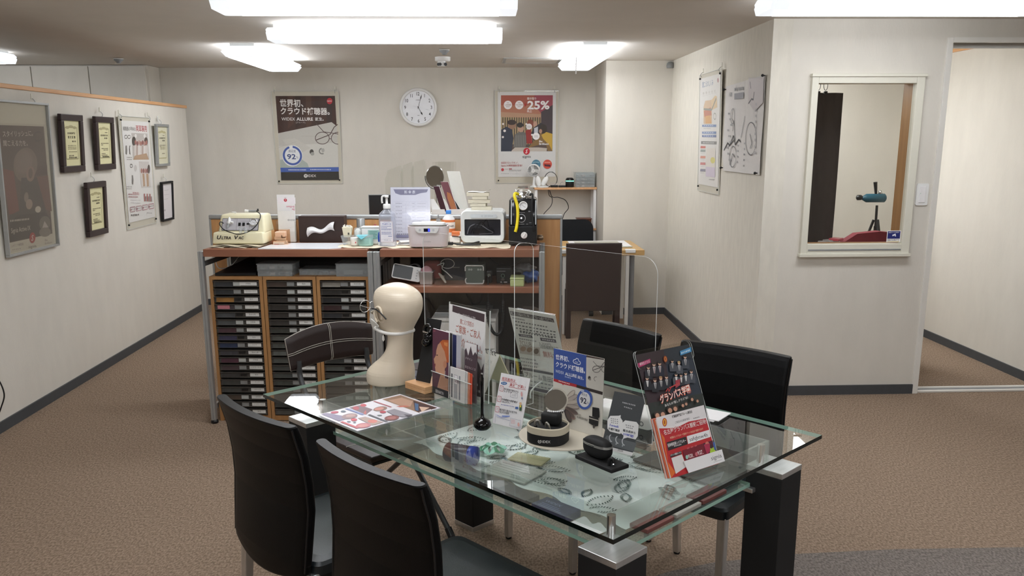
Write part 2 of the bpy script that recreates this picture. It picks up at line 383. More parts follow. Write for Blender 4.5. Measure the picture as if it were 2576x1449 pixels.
# ================================================================ printed sheets
import numpy as np
class PR:
    """lays a printed design on a sheet: q = four reference corners of the design (tl, tr, br, bl) for a w x h sheet"""
    def __init__(s, mb, q, w, h, x=0, y=0, z=0, dz=.00006):
        A, B = [], []
        for (px, py), (u, v) in zip(q, ((0, h), (w, h), (w, 0), (0, 0))):
            A += [[px, py, 1, 0, 0, 0, -u*px, -u*py], [0, 0, 0, px, py, 1, -v*px, -v*py]]; B += [u, v]
        s.H = np.append(np.linalg.solve(np.array(A, float), np.array(B, float)), 1).reshape(3, 3)
        s.mb, s.w, s.h, s.o, s.z, s.dz = mb, w, h, (x, y), z, dz
    def p(s, x, y):
        a = s.H @ np.array((x, y, 1.)); return (a[0]/a[2]+s.o[0], a[1]/a[2]+s.o[1])
    def up(s): s.z += s.dz; return s.z
    def bg(s, c): s.mb.rect(s.o[0], s.o[1], s.o[0]+s.w, s.o[1]+s.h, P(c), s.up())
    def poly(s, pts, c): s.mb.flat([s.p(*k) for k in pts][::-1], P(c), s.up())
    def rect(s, x0, y0, x1, y1, c): s.poly([(x0, y0), (x1, y0), (x1, y1), (x0, y1)], c)
    def ell(s, x, y, rx, ry, c, n=22, a0=0): s.poly([(x+rx*cos(2*pi*k/n)*cos(a0)-ry*sin(2*pi*k/n)*sin(a0), y+rx*cos(2*pi*k/n)*sin(a0)+ry*sin(2*pi*k/n)*cos(a0)) for k in range(n)], c)
    def line(s, pts, w, c):
        q = [s.p(*k) for k in pts]; a = s.p(pts[0][0]-w/2, pts[0][1]); b = s.p(pts[0][0]+w/2, pts[0][1])
        s.mb.line(q, math.dist(a, b), P(c), s.up())
    def circ(s, x, y, r, w, c, ry=None, a0=0, a1=360):
        n = 30; s.line([(x+r*cos(rad(a0+(a1-a0)*k/n)), y+(ry or r)*sin(rad(a0+(a1-a0)*k/n))) for k in range(n+1)], w, c)
    def text(s, t, x0, x1, y, hgt, c, bold=0, y1=None, shear=0):
        """one line of lettering from x0 to x1, centred on height y (y1 at its right end)"""
        a, b = V(s.p(x0, y)), V(s.p(x1, y if y1 is None else y1)); hh = math.dist(s.p(x0, y-hgt/2), s.p(x0, y+hgt/2))
        d = b-a; cjk = any(ord(k) > 0x2000 for k in t); sz = hh/(.92 if cjk else .72); off = (.38 if cjk else .36)*sz
        n = V((-d.y, d.x)).normalized(); st = a-n*off
        s.mb.text(t, st.x, st.y, sz, P(c), s.up(), 'L', bold, w=d.length, rot=math.degrees(math.atan2(d.y, d.x)), shear=shear)
    def greek(s, x0, x1, y, hgt, c, gaps=6, y1=None):
        """a line of tiny unreadable print: short dashes"""
        n = max(2, gaps); e = (y if y1 is None else y1)-y
        z = s.up()
        for k in range(n):
            a, b = (k+.08+.1*random.random())/n, (k+.9-.25*random.random())/n
            q = [s.p(x0+(x1-x0)*a, y-hgt/2+e*a), s.p(x0+(x1-x0)*b, y-hgt/2+e*b), s.p(x0+(x1-x0)*b, y+hgt/2+e*b), s.p(x0+(x1-x0)*a, y+hgt/2+e*a)]
            s.mb.flat(q[::-1], P(c), z)
def sheet(w, h, th, m, x=0, y=0, z=0): return MB().bb((x, y, z), (x+w, y+h, z+th), m)
def glassesprint(r, x, y, k, c):        # spectacles lying on a table, as printed
    r.circ(x, y, k, k*.1, c, k*.86); r.circ(x+2.3*k, y, k, k*.1, c, k*.86, 90, 270)
    r.line([(x+k, y+.1*k), (x+1.3*k, y+.1*k)], k*.1, c)
    r.line([(x-k*.9, y+.3*k), (x+1.1*k, y-.5*k), (x+1.7*k, y-1.6*k), (x+2.2*k, y-2*k)], k*.12, c)
    r.line([(x+2.3*k, y-.6*k), (x+.2*k, y-.9*k), (x-k*.9, y-2.1*k)], k*.1, c)
def person_print(r, x, y, k, skin, hair, shirt, coat, tie=None):     # small standing figure, head centre x,y and head radius k
    r.poly([(x-2.1*k, y+7*k), (x-2.3*k, y+2.6*k), (x-1.4*k, y+1.5*k), (x+1.4*k, y+1.5*k), (x+2.3*k, y+2.6*k), (x+2.1*k, y+7*k)], coat)
    r.poly([(x-.75*k, y+1.4*k), (x+.75*k, y+1.4*k), (x+.25*k, y+5*k), (x-.25*k, y+5*k)], shirt)
    if tie: r.poly([(x-.22*k, y+1.7*k), (x+.22*k, y+1.7*k), (x+.16*k, y+5.2*k), (x-.16*k, y+5.2*k)], tie)
    r.ell(x, y, k*.86, k*1.1, skin); r.ell(x, y-.6*k, k*.95, k*.72, hair)

# ---------------------------------------------------------------- hanging acrylic posters
def hanger(t, x, y, z=.012):
    b = MB(); b.box((x, y+.035, -.004), (.016, .034, .006), M_cream, .002); b.tube(spline([(x, y+.024, 0), (x, y+.012, .012), (x, y, .016), (x, y-.012, z)], 4), .0018, M_alu, 6); b.build('hook', t)
def screw(t, x, y, z):
    MB().cyl((x, y, z), .007, .01, M_blackm, 12).build('screw', t)
def acrylic(t, w, h, hooks=((.03, 0), (.97, 0)), screws=((.04, .04), (.96, .04), (.04, .965), (.96, .965)), edge=None):
    b = MB(); b.bb((0, 0, 0), (w, h, .003), M_clear); e = edge or M_aedge
    for a, c in (((0, 0), (w, .0025)), ((0, h-.0025), (w, h)), ((0, 0), (.0025, h)), ((w-.0025, 0), (w, h))): b.bb((*a, .0002), (*c, .0034), e)
    b.bb((0, 0, -.006), (w, h, -.0045), P('d6d0c2'))
    b.build('acrylic_sheet', t)
    for k, _ in hooks: hanger(t, w*k, h-.01, .004)
    for a, c in screws: screw(t, w*a, h*c, .006)
def wallM(x0, z0, lean, side, y=None):
    l = rad(lean)
    if side == 'back': return frame((x0, (y or YB)-.006, z0), (1, 0, 0), (0, -sin(l), cos(l)))
    if side == 'left': return frame((XL+.007, x0, z0), (0, 1, 0), (sin(l), 0, cos(l)))
    return frame((XR-.007, x0, z0), (0, -1, 0), (-sin(l), 0, cos(l)))

# poster with spectacles and hearing aids on marble
t = thing('framed_poster', 'acrylic poster left of the clock: white Japanese headline on brown wood, spectacles, blue 92 ring', 'poster', M=wallM(-2.015, 1.213, 1.6, 'back'), group='wall posters')
acrylic(t, .648, .888, hooks=((.05, 0), (.95, 0)), screws=((.03, .03), (.95, .04)))
b = MB(); b.bb((.04, .036, -.004), (.612, .842, -.0005), M_paper)
r = PR(b, ((150, 248), (900, 238), (965, 1305), (232, 1310)), .572, .806, .04, .036, -.0004)
r.poly([(150, 248), (900, 238), (925, 620), (860, 572), (188, 718)], '4a322c')
for x, c in ((300, '583c32'), (395, '3d2823'), (530, '5a4034'), (640, '44302b'), (790, '40302e')): r.poly([(x, 246), (x+70, 245), (x+78, 600), (x+12, 660)], c)
r.poly([(188, 718), (860, 572), (922, 618), (955, 1145), (220, 1152)], 'c9c6c0')
r.poly([(195, 880), (940, 830), (955, 1145), (220, 1152)], 'd6d4ce'); r.poly([(240, 800), (400, 780), (600, 900), (420, 1000)], 'cfccc5')
r.line([(480, 750), (760, 752), (935, 760)], 3, 'b5b0a8'); r.line([(190, 900), (420, 820)], 3, 'bab5ae')
r.text('世界初、', 205, 500, 336, 92, 'f2efec', .02); r.text('クラウド補聴器。', 215, 835, 436, 88, 'f2efec', .02)
r.text('WIDEX', 228, 398, 536, 40, 'f0eeec'); r.text('ALLURE', 416, 625, 535, 41, 'f2f0ee', .02); r.text('誕生。', 652, 760, 534, 42, 'f0eeec', .012); r.text('[アルーア]', 412, 525, 580, 20, 'd8cfc8')
r.ell(833, 305, 36, 40, 'c22a3a'); r.text('NEW', 802, 862, 305, 20, 'f0d8d8', .01)
glassesprint(r, 745, 775, 88, '5a4644')
r.ell(612, 950, 26, 32, '4a4744'); r.ell(622, 975, 24, 22, 'a8a6a2'); r.circ(745, 940, 36, 16, '8d8b87', 34, 60, 260); r.ell(755, 930, 20, 26, 'b3b1ad')
r.poly([(215, 1050), (480, 1040), (560, 1095), (580, 1150), (220, 1152)], 'b0bab4')
r.ell(370, 1000, 126, 134, 'eceef2'); r.mb.ring(*r.p(370, 998), .074, .094, P('4a62ae'), r.up(), 108, 445); 
r.text('満足度', 318, 412, 942, 34, '5a6482'); r.text('92', 303, 412, 1010, 64, '32477e', .02); r.text('%', 415, 446, 1020, 28, '7b87a6')
r.poly([(220, 1152), (957, 1142), (958, 1198), (226, 1208)], '4a66b4'); r.greek(320, 548, 1178, 12, 'dfe5f4', 14); r.greek(595, 862, 1174, 12, 'dfe5f4', 14)
r.poly([(226, 1208), (958, 1198), (965, 1305), (232, 1310)], '33302e')
r.ell(540, 1254, 24, 24, 'e6e4e2'); r.text('W', 527, 554, 1252, 22, '33302e', .02); r.text('IDEX', 568, 672, 1252, 32, 'e6e4e2', .01)
b.build('poster_print', t)

# poster of people meeting at a table
t = thing('framed_poster', 'acrylic poster right of the clock: people round a table under red 25% headline', 'poster', M=wallM(.148, 1.208, 1.2, 'back'), group='wall posters')
acrylic(t, .63, .895, hooks=((.07, 0), (.93, 0)), screws=((.05, .03),))
b = MB(); b.bb((.03, .062, -.004), (.602, .882, -.0005), M_paper)
r = PR(b, ((165, 160), (922, 160), (922, 1260), (180, 1262)), .572, .82, .03, .062, -.0004)
r.bg('e6e5e6')
r.poly([(208, 205), (880, 205), (880, 930), (213, 930)], 'b08168')
r.poly([(208, 205), (880, 205), (880, 340), (208, 340)], 'b5604f'); r.poly([(640, 205), (880, 205), (880, 420), (730, 510), (640, 380)], 'a8495a'); r.poly([(208, 330), (640, 330), (730, 440), (730, 512), (208, 480)], 'bf7f66'); r.poly([(208, 420), (730, 450), (730, 512), (208, 484)], 'c39a7e')
r.poly([(730, 420), (880, 330), (880, 930), (730, 930)], '463a40')
r.poly([(210, 484), (730, 512), (730, 930), (213, 930)], 'b39c74')
for x in range(228, 720, 30): r.rect(x, 490, x+13, 930, '4a3d33')
r.rect(213, 840, 880, 930, '5c4a44')
r.poly([(340, 930), (395, 880), (700, 880), (810, 890), (805, 930)], 'c9beb4')
r.poly([(213, 930), (213, 650), (280, 610), (350, 640), (375, 760), (350, 930)], '31384a'); r.ell(355, 585, 52, 60, '9a7660'); r.ell(350, 555, 58, 34, '3c2e2a')
r.poly([(370, 880), (395, 710), (460, 670), (530, 690), (550, 800), (530, 880)], '6d6b68'); r.ell(468, 635, 40, 48, 'bd9680'); r.ell(458, 590, 42, 34, '2e2928')
for x in range(395, 530, 22): r.line([(x, 720), (x-4, 870)], 7, '8d8a86')
r.poly([(545, 830), (530, 660), (600, 640), (620, 830)], '9c2c2a'); r.ell(590, 575, 44, 60, '8a4a38'); r.ell(655, 580, 26, 40, 'c49a84')
r.poly([(600, 700), (640, 620), (730, 560), (800, 600), (820, 720), (640, 800)], '2e2c36'); r.poly([(640, 630), (690, 610), (690, 690), (640, 720)], 'c9ccd6')
r.poly([(560, 890), (720, 700), (800, 680), (878, 720), (878, 925), (820, 925), (790, 820), (590, 880)], '8a6a3c'); r.poly([(735, 720), (800, 680), (878, 705), (878, 925), (840, 850), (760, 770)], 'd0a83c'); r.ell(755, 640, 54, 62, '332722'); r.ell(725, 670, 20, 28, 'bd9078')
for x, y, k in ((238, 575, 13), (258, 664, 17), (236, 745, 14), (540, 578, 13), (614, 716, 13)): r.ell(x, y, k, k, 'ece6e4')
for x, y, k in ((575, 610, 38), (667, 735, 46)): r.ell(x, y, k, k*1.02, 'f0eded'); r.greek(x-24, x+22, y-6, 6, '8a7f80', 4); r.greek(x-24, x+26, y+10, 6, '8a7f80', 5)
r.text('Be', 708, 750, 800, 26, 'f0ecea', .02); r.text('Brilliant', 708, 830, 834, 26, 'f0ecea', .02)
for x in (298, 445): r.ell(x, 330, 54, 56, 'ece7e6')
r.text('1,000回', 258, 340, 328, 22, '9a6a62', .01); r.text('192,000回', 400, 492, 328, 20, '9a6a62', .01); r.greek(284, 312, 302, 8, 'a07a74', 3); r.greek(428, 464, 302, 8, 'a07a74', 3); r.greek(274, 326, 352, 8, 'a07a74', 4); r.greek(424, 466, 352, 8, 'a07a74', 4)
r.text('×', 362, 382, 330, 18, 'a83c34'); r.poly([(516, 300), (516, 358), (544, 329)], 'b8342c')
r.text('聞き取り', 548, 664, 248, 32, 'f4ecea', .012); r.text('25%', 550, 838, 330, 106, 'f4efee', .03); r.text('向上', 548, 610, 410, 34, 'f4ecea', .015)
r.ell(545, 930, 42, 44, 'c01e2e'); r.text('S', 528, 562, 930, 50, 'f2eaea', .02, shear=.3); r.text('signia', 494, 600, 995, 36, '4a4a4c')
r.text('会話を"ロックオン"。', 215, 440, 1078, 30, 'b0464c'); r.text('Signia IX補聴器新登場！', 215, 490, 1114, 26, 'b0464c')
r.ell(235, 1167, 18, 20, 'b8343c'); r.rect(318, 1150, 356, 1166, 'b07078'); r.greek(262, 305, 1160, 6, 'b08a8e', 3); r.greek(318, 480, 1172, 5, '9a9698', 8); r.greek(318, 470, 1184, 5, '9a9698', 8); r.greek(215, 318, 1218, 6, 'a5a3a5', 6); r.greek(332, 460, 1220, 4, 'c5c3c5', 6)
r.ell(670, 1098, 58, 60, '4e7f96'); r.rect(625, 1068, 712, 1076, '9ac0cc'); r.circ(665, 1110, 22, 8, '2c4e66', 30); r.ell(817, 1098, 58, 60, 'd0503e'); r.rect(778, 1070, 856, 1078, 'eaa090'); r.poly([(776, 1095), (800, 1100), (830, 1100), (860, 1105), (856, 1135), (820, 1128), (780, 1125)], '5a2030')
b.build('poster_print', t)

# large framed poster on the partition
def lprint(z0, q, w, h, x, y, b): return PR(b, q, w, h, x, y, z0)
t = thing('framed_poster', 'large silver-framed dark poster of a bald head from behind, at the left edge', 'poster', M=wallM(5.035, .970, 2.2, 'left') @ MX.Diagonal((.91, .99, 1, 1)), group='partition posters')
b = MB()
for a, c in (((0, 0), (.67, .014)), ((0, .888), (.67, .902)), ((0, .014), (.014, .888)), ((.656, .014), (.67, .888))): b.bb((*a, 0), (*c, .024), M_alu, .002)
b.bb((.01, .01, 0), (.66, .892, .004), M_cream); b.build('frame', t)
hanger(t, .5, .90, .02)
b = MB(); b.bb((.035, .02, .0042), (.625, .77, .006), P('cfc8ba'))
r = PR(b, ((-22, 232), (385, 265), (478, 1190), (97, 1252)), .56, .675, .05, .083, .0062)
r.bg('5d4c48'); r.poly([(-10, 600), (120, 640), (180, 1000), (85, 1010), (30, 720)], '7a4640'); r.poly([(300, 700), (430, 690), (470, 1000), (340, 960)], '74504a'); r.poly([(300, 610), (420, 600), (425, 680), (310, 690)], '54403e')
r.ell(225, 590, 108, 150, '7d6c66'); r.ell(205, 560, 84, 104, '877670'); r.poly([(190, 700), (330, 700), (420, 1000), (470, 1190), (97, 1240), (90, 1020), (180, 980)], '4f4644')
r.ell(272, 670, 38, 66, '8f7870'); r.ell(272, 665, 20, 44, '6d5852'); r.ell(238, 870, 20, 44, '8a7c76'); r.ell(265, 930, 30, 44, '9d8b82'); r.ell(345, 978, 26, 28, 'c8beb2')
r.poly([(155, 1020), (410, 1005), (460, 1060), (470, 1190), (97, 1245), (95, 1100)], '3e3735'); r.ell(408, 1100, 50, 62, '6f6763'); r.poly([(385, 1140), (405, 1080), (440, 1135)], 'b8b0a8'); r.ell(410, 1175, 52, 40, '7d756f')
r.circ(335, 350, 40, 6, '493c3a'); 
r.text('スタイリッシュに。', 12, 285, 312, 52, 'cfc4bc', .008, 318); r.text('聞こえる力を。', 20, 240, 392, 50, 'cfc4bc', .008, 402)
r.greek(95, 268, 1066, 16, 'c0b6ae', 12, 1056); r.text('Signia Active IX', 105, 278, 1150, 42, 'cdc4bc', 0, 1130)
r2 = PR(b, ((97, 1252), (478, 1190), (487, 1300), (108, 1378)), .56, .075, .05, .006, .0064)
r2.text('シグニア補聴器', 112, 222, 1284, 26, '77706a', 0, 1268); r2.greek(120, 200, 1320, 10, 'aaa398', 5, 1312); r2.text('signia', 268, 338, 1300, 30, '4a4644', 0, 1292); r2.text('Be', 413, 436, 1244, 22, '8a8078'); r2.text('Brilliant', 413, 474, 1276, 22, '8a8078', 0, 1268)
r.ell(298, 1218, 27, 46, 'a8282c'); r.text('S', 286, 310, 1218, 50, 'dcc8c4', .02, shear=.3)
b.build('poster_print', t); MB().bb((.012, .012, .0115), (.658, .89, .013), glass('poster_cover', 'f6f5f2', .03, 1.2, .08, 'b8afa4')).build('cover', t)

# certificates on the partition
def cert(label, y0, y1, z0, z1, fm, fw, paper, ornate, lines, hook=True, lean=3.2):
    w, h = y1-y0, z1-z0
    t = thing('certificate_frame', label, 'certificate', M=wallM(y0, z0, lean, 'left'), group='certificates on the partition')
    b = MB()
    for a, c in (((0, 0), (w, fw)), ((0, h-fw), (w, h)), ((0, fw), (fw, h-fw)), ((w-fw, fw), (w, h-fw))): b.bb((*a, 0), (*c, .026), fm, .004)
    b.build('frame', t)
    b = MB(); pw, ph = w-2*fw, h-2*fw; b.bb((fw*.8, fw*.8, .008), (w-fw*.8, h-fw*.8, .012), P(paper))
    r = PR(b, ((0, 0), (100, 0), (100, 160), (0, 160)), pw, ph, fw, fw, .0122)
    if ornate:
        for x0, y0_, x1, y1_ in ((14, 22, 86, 26), (14, 134, 86, 138), (12, 24, 15, 136), (85, 24, 88, 136)): r.rect(x0, y0_, x1, y1_, 'a9a277')
        r.ell(50, 21, 16, 5, 'b3ab80'); r.ell(28, 24, 12, 5, 'b3ab80'); r.ell(72, 24, 12, 5, 'b3ab80')
    for kind, x0, x1, y, hh, c in lines:
        if kind: r.text(kind, x0, x1, y, hh, c, .01)
        else: r.greek(x0, x1, y, hh, c, max(3, int((x1-x0)/8)))
    b.build('certificate_print', t)
    if hook: hanger(t, w*.45, h+.012, .01)
    return t
M_fr = mat('mahogany_frame', '2c1a1c', .35, var=.1)
bk = '5c5640'
L1 = [('認定補聴器専門店', 26, 74, 44, 7, bk), ('認 定 証 書', 28, 74, 58, 9, '3c3828'), (None, 52, 78, 73, 5, bk), (None, 24, 78, 88, 3, '8d8664'), (None, 24, 78, 94, 3, '8d8664'), (None, 24, 78, 100, 3, '8d8664'), (None, 30, 80, 110, 3, '8d8664'), (None, 28, 60, 124, 4, bk), (None, 28, 80, 131, 5, '3c3828')]
L2 = [(None, 56, 76, 38, 3, bk), ('認定補聴器技能者', 24, 78, 49, 7, bk), (None, 50, 74, 60, 6, '3c3828'), (None, 24, 80, 80, 3.5, bk), (None, 24, 40, 86, 3, bk), (None, 26, 76, 100, 3, bk), (None, 40, 76, 106, 3, bk), (None, 24, 56, 120, 3, bk), (None, 24, 70, 126, 3, bk), (None, 30, 80, 132, 5, '3c3828')]
cert('dark-framed cream certificate in the upper row, nearest the large silver-framed poster', 5.81, 6.126, 1.428, 1.806, M_fr, .042, 'e4dfb2', True, L1, False)
cert('dark-framed cream certificate in the upper row, beside the tall white glasses poster', 6.322, 6.634, 1.427, 1.804, M_fr, .042, 'e4dfb2', True, L2)
cert('dark-framed cream certificate hanging alone below the two cream ones', 6.074, 6.387, .974, 1.352, M_fr, .042, 'e4dfb2', True, L2)
cert('silver-framed pale certificate at the far upper end of the partition', 7.492, 7.782, 1.42, 1.774, M_alu, .022, 'd4d0b6', True, L2[:5]+[(None, 30, 76, 92, 14, 'aca686'), (None, 44, 72, 116, 3, bk)])
cert('thin black-framed white sheet below the silver-framed certificate', 7.498, 7.766, .952, 1.290, M_blackm, .018, 'dedadb', False, [(None, 24, 70, 30, 2, 'b0a8ac'), (None, 20, 74, 50, 2, 'b8b0b4'), (None, 20, 60, 70, 2, 'b8b0b4'), (None, 16, 30, 120, 8, '9a9296')])

# white poster: two ears are better
t = thing('framed_poster', 'tall acrylic poster with red Japanese heading and spectacles drawings, hung between certificates', 'poster', M=wallM(6.785, .954, 1.3, 'left'), group='partition posters')
acrylic(t, .62, .866)
b = MB(); b.bb((.045, .05, -.003), (.595, .832, -.0005), M_paper)
r = PR(b, ((705, 140), (1012, 155), (1085, 1165), (808, 1238)), .55, .782, .045, .05, -.0004)
r.text('補聴器の基本は', 726, 868, 232, 46, '55504e', .01, 236); r.text('両耳装用', 872, 992, 228, 68, 'b5303a', .015, 232)
r.poly([(820, 280), (1000, 285), (1022, 568), (842, 575)], 'c9c3c0'); r.ell(850, 370, 22, 50, '3a3230'); r.ell(985, 370, 20, 44, '4a3c38')
for k in range(7): r.ell(868+k*20, 385+(k % 2)*10, 10, 26, ('a86a60', '8a4a48', 'b98a80')[k % 3]); r.poly([(856+k*20, 420), (884+k*20, 420), (886+k*20, 530), (856+k*20, 535)], ('d8d0cc', 'b8a49c', 'e2dcd8')[k % 3])
r.poly([(860, 530), (990, 500), (1015, 568), (845, 574)], 'b8977a'); r.ell(868, 312, 12, 22, 'e8e4e2'); r.ell(968, 312, 12, 22, 'e8e4e2')
r.poly([(905, 590), (1014, 590), (1036, 858), (935, 872)], 'd2ccc9'); r.ell(1014, 670, 14, 48, '4a3c38'); r.ell(868, 665, 16, 36, 'ccc8c6')
for k in range(4): r.ell(935+k*20, 690, 9, 26, ('a86a60', '8a4a48')[k % 2]); r.poly([(925+k*20, 720), (950+k*20, 720), (955+k*20, 850), (935+k*20, 856)], ('d8d0cc', 'b8977a')[k % 2])
for x in (758, 794): r.circ(x, 324, 16, 3, '5a5654', 18)
r.circ(822, 640, 14, 3, '5a5654', 18)
for x, y, s_ in ((765, 470, 1), (806, 470, -1), (838, 790, 1)): r.poly([(x-7, y-50), (x+3, y-50), (x+10*s_, y), (x+6, y+52), (x-8, y+40)], '7d7876')
for y in (550, 572, 864, 884): r.greek(770, 830, y, 8, '8d8886', 5)
r.text('満足度が高い', 838, 915, 932, 34, 'b85a66'); r.greek(790, 836, 942, 12, 'b07a82', 4); r.greek(795, 900, 968, 12, 'b8868c', 8)
for k in range(6): x = 965+k*15; r.poly([(x, 1010), (x-4, 930+(k % 2)*26), (x+6, 930+(k % 2)*26), (x+9, 1010)], ('b05a5a', '8d7676')[k % 2])
for k in range(4): x = 812+66*k; y = 1102-k*13; r.line([(x, y-24), (x+54, y-34), (x+56, y+12), (x+4, y+24), (x, y-24)], 3, 'b58a92'); r.greek(x+14, x+50, y-4, 7, '9a9294', 3, y-10); r.circ(x+8, y, 7, 3, 'a07078')
for y in (1000, 1030): r.greek(815, 925, y, 5, 'b8b2b4', 7)
r.greek(820, 912, 1158, 16, '77706f', 5, 1148); r.greek(990, 1045, 1128, 6, '9a9494', 4)
b.build('poster_print', t)
t = thing('wall_hook', 'empty white adhesive hook above the silver-framed certificate', 'hook', M=wallM(7.66, 1.80, 0, 'left'))
b = MB(); b.box((0, .02, -.003), (.02, .04, .006), M_wp, .002); b.build('base', t)
MB().tube(spline([(0, .012, 0), (0, -.008, .004), (.004, -.02, .014), (.01, -.012, .022)], 4), .002, M_wp, 6).build('prong', t)

# ear chart on the right wall
t = thing('framed_poster', 'tall acrylic ear anatomy chart hanging on the right side wall', 'poster', M=wallM(6.862, 1.23, 1.4, 'right'))
acrylic(t, .612, .886, hooks=((.12, 0), (.97, 0)))
b = MB(); b.bb((.010, .05, -.003), (.580, .856, -.0005), M_paper)
r = PR(b, ((292, 225), (500, 165), (462, 1258), (285, 1232)), .57, .806, .010, .05, -.0004)
r.text('聞こえのしくみ', 314, 425, 290, 62, '6f88b0', .01, 262); r.ell(474, 240, 9, 26, 'c89aa4')
for k in range(5): r.ell(326+k*29, 378-k*6, 9, 14, 'd5d2d0'); r.greek(318+k*29, 340+k*29, 405-k*8, 4, 'c0bcbc', 3)
r.poly([(345, 455), (410, 445), (412, 682), (330, 684), (328, 520)], 'd8b898'); r.poly([(330, 560), (400, 520), (408, 600), (340, 620)], 'c0705a'); r.poly([(405, 450), (445, 400), (462, 410), (465, 520), (412, 550)], 'e0c49a'); r.poly([(345, 610), (395, 600), (405, 680), (350, 684)], 'd8a060')
r.line([(330, 540), (410, 545), (455, 430)], 5, '8a8c88'); r.circ(440, 610, 12, 3, 'a0a09c', 30)
for y, c in ((702, '6f8cc0'), (768, '6f8cc0'), (800, '5f78b0')): r.poly([(316, y-8), (454, y-12), (453, y+12), (316, y+12)], c); r.greek(330, 430, y, 6, 'd5dcec', 5)
r.greek(330, 400, 728, 5, 'b0b0b4', 5); r.poly([(308, 850), (458, 850), (456, 878), (307, 876)], '77777a'); r.greek(324, 436, 864, 9, 'c8c8ca', 8)
for y, c in ((905, 'd06a64'), (938, '8d9a9a'), (996, 'd88a78'), (1054, 'c86a70'), (1112, '7d7d98')): r.poly([(304, y-11), (352, y-11), (350, y+11), (302, y+11)], c); r.greek(304, 344, y+24, 4, 'b8b6b8', 4)
r.poly([(362, 915), (445, 912), (440, 1175), (354, 1165)], 'e3dcd6'); r.ell(420, 1022, 22, 28, 'd8cf6a'); r.poly([(356, 1080), (440, 1085), (440, 1172), (354, 1164)], 'd0c4da'); r.greek(384, 436, 1190, 6, '77767a', 6)
b.build('poster_print', t)
# crinkled drawing pinned beside it
t = thing('paper_drawing', 'crinkled sheet with black pen drawing pinned beside the ear chart', 'drawing', M=wallM(6.18, 1.408, 0, 'right'))
b = MB(); W_, H_ = .85, .60
def wavy(u, v): return (u*W_+(.03 if u < .05 and v < .1 else 0), v*(H_-.02*(1-u)), .005+.003*sin(u*13+v*3)*sin(v*5+1))
b.grid(wavy, 24, 12, P('d9d6d3', .8)); 
ZP = .03
q = MB()
r = PR(b, ((545, 335), (915, 225), (875, 1100), (550, 1103)), W_-.02, H_-.03, .01, .01, .0088, .00004)
r.poly([(765, 232), (912, 222), (905, 470), (830, 560), (770, 480)], 'bfb8b8')
r.poly([(632, 400), (722, 380), (722, 440), (634, 460)], '85858a'); r.text('100', 582, 612, 410, 46, '8a8a8e'); r.greek(628, 722, 360, 30, '9a9a9c', 6, 340)
for pts, w in (([(770, 490), (800, 440), (815, 450), (822, 370)], 4.5), ([(640, 660), (655, 830), (600, 900)], 3), ([(740, 610), (725, 720), (710, 810)], 2.5), ([(560, 940), (590, 870), (610, 890), (640, 800), (660, 880), (690, 830), (710, 850)], 4), ([(630, 760), (640, 700), (620, 640), (625, 560)], 2), ([(780, 270), (790, 340)], 3)): r.line(pts, w, '3c3c40')
r.circ(800, 810, 48, 2.4, '66666a', 145); r.circ(642, 985, 30, 2.4, '7a7a7e', 90); r.circ(625, 620, 18, 2, '8a8a8e', 70)
r.line([(790, 770), (810, 850), (795, 900)], 3.5, '6a6a6e'); r.line([(620, 1060), (640, 960), (660, 990)], 3, '6a6a6e')
for k in range(9): r.greek(740-(k % 2)*60, 752-(k % 2)*60, 860+k*24, 16, '9a9a9e', 2); r.greek(835, 850, 490+k*55, 24, 'a8a6aa', 2); r.greek(580+(k % 3)*14, 600+(k % 3)*14, 600+k*52, 18, 'a8a8aa', 2)
b.build('sheet', t)
for x, y in ((.005, .56), (.84, .595), (.02, .02), (.80, .01)): MB().lathe((x, y, .012), [(.003, -.012), (.004, .000), (.009, .006), (.007, .014), (.003, .016)], M_blackm, 12).build('push_pin', t)
t = tag(MB().lathe((1.715, 7.955, 2.285), [(.03, -.03), (.034, -.01), (.03, .012), (.016, .022)], M_grey, 20).build('corner_fitting'), 'small grey round fitting in the corner where the ceiling meets the column', 'fitting')

# ---------------------------------------------------------------- clock
t = thing('wall_clock', 'round white wall clock with black numerals above the desk', 'clock', M=frame((-.60, YB, 1.945), (1, 0, 0), (0, 0, 1)))
MB().lathe((0, 0, 0), [(.17, 0), (.182, .012), (.184, .03), (.178, .042), (.166, .045), (.158, .036), (.156, .02)], M_wp, 64, caps=False).build('case', t)
b = MB(); b.cyl((0, 0, .010), .158, .02, P('e9eaee'), 64)
for k in range(1, 13): a = rad(90-30*k); b.text(str(k), .128*cos(a), .128*sin(a)-.016, .046, P('26262a'), .0203, 'C', .012, sx=.8)
b.rect(-.022, .068, .022, .0715, P('4a4a4e'), .0202); b.rect(-.01, -.078, .01, -.075, P('4a4a4e'), .0202); b.build('dial', t)
def hand(ang, L, w, back, m, z):
    a = rad(90-ang); d = V((cos(a), sin(a))); n = V((-d.y, d.x)); h = MB(); p = lambda l, s: tuple(d*l+n*s)
    h.prism([p(-back, -w*.3), p(L*.6, -w*.25), p(L*.72, -w), p(L, 0), p(L*.72, w), p(L*.6, w*.25), p(-back, w*.3)], z, z+.0012, m); return h
hand(151, .086, .007, .012, M_blackm, .023).build('hour_hand', t); hand(17, .13, .006, .016, M_blackm, .025).build('minute_hand', t); hand(104, .12, .0012, .05, M_grey, .027).build('second_hand', t)
MB().cyl((0, 0, .0255), .005, .008, M_blackm, 12).build('pivot', t)
MB().cyl((0, 0, .0385), .157, .002, glass('clock_lens', 'ffffff', .02, .12), 48).build('cover_glass', t)

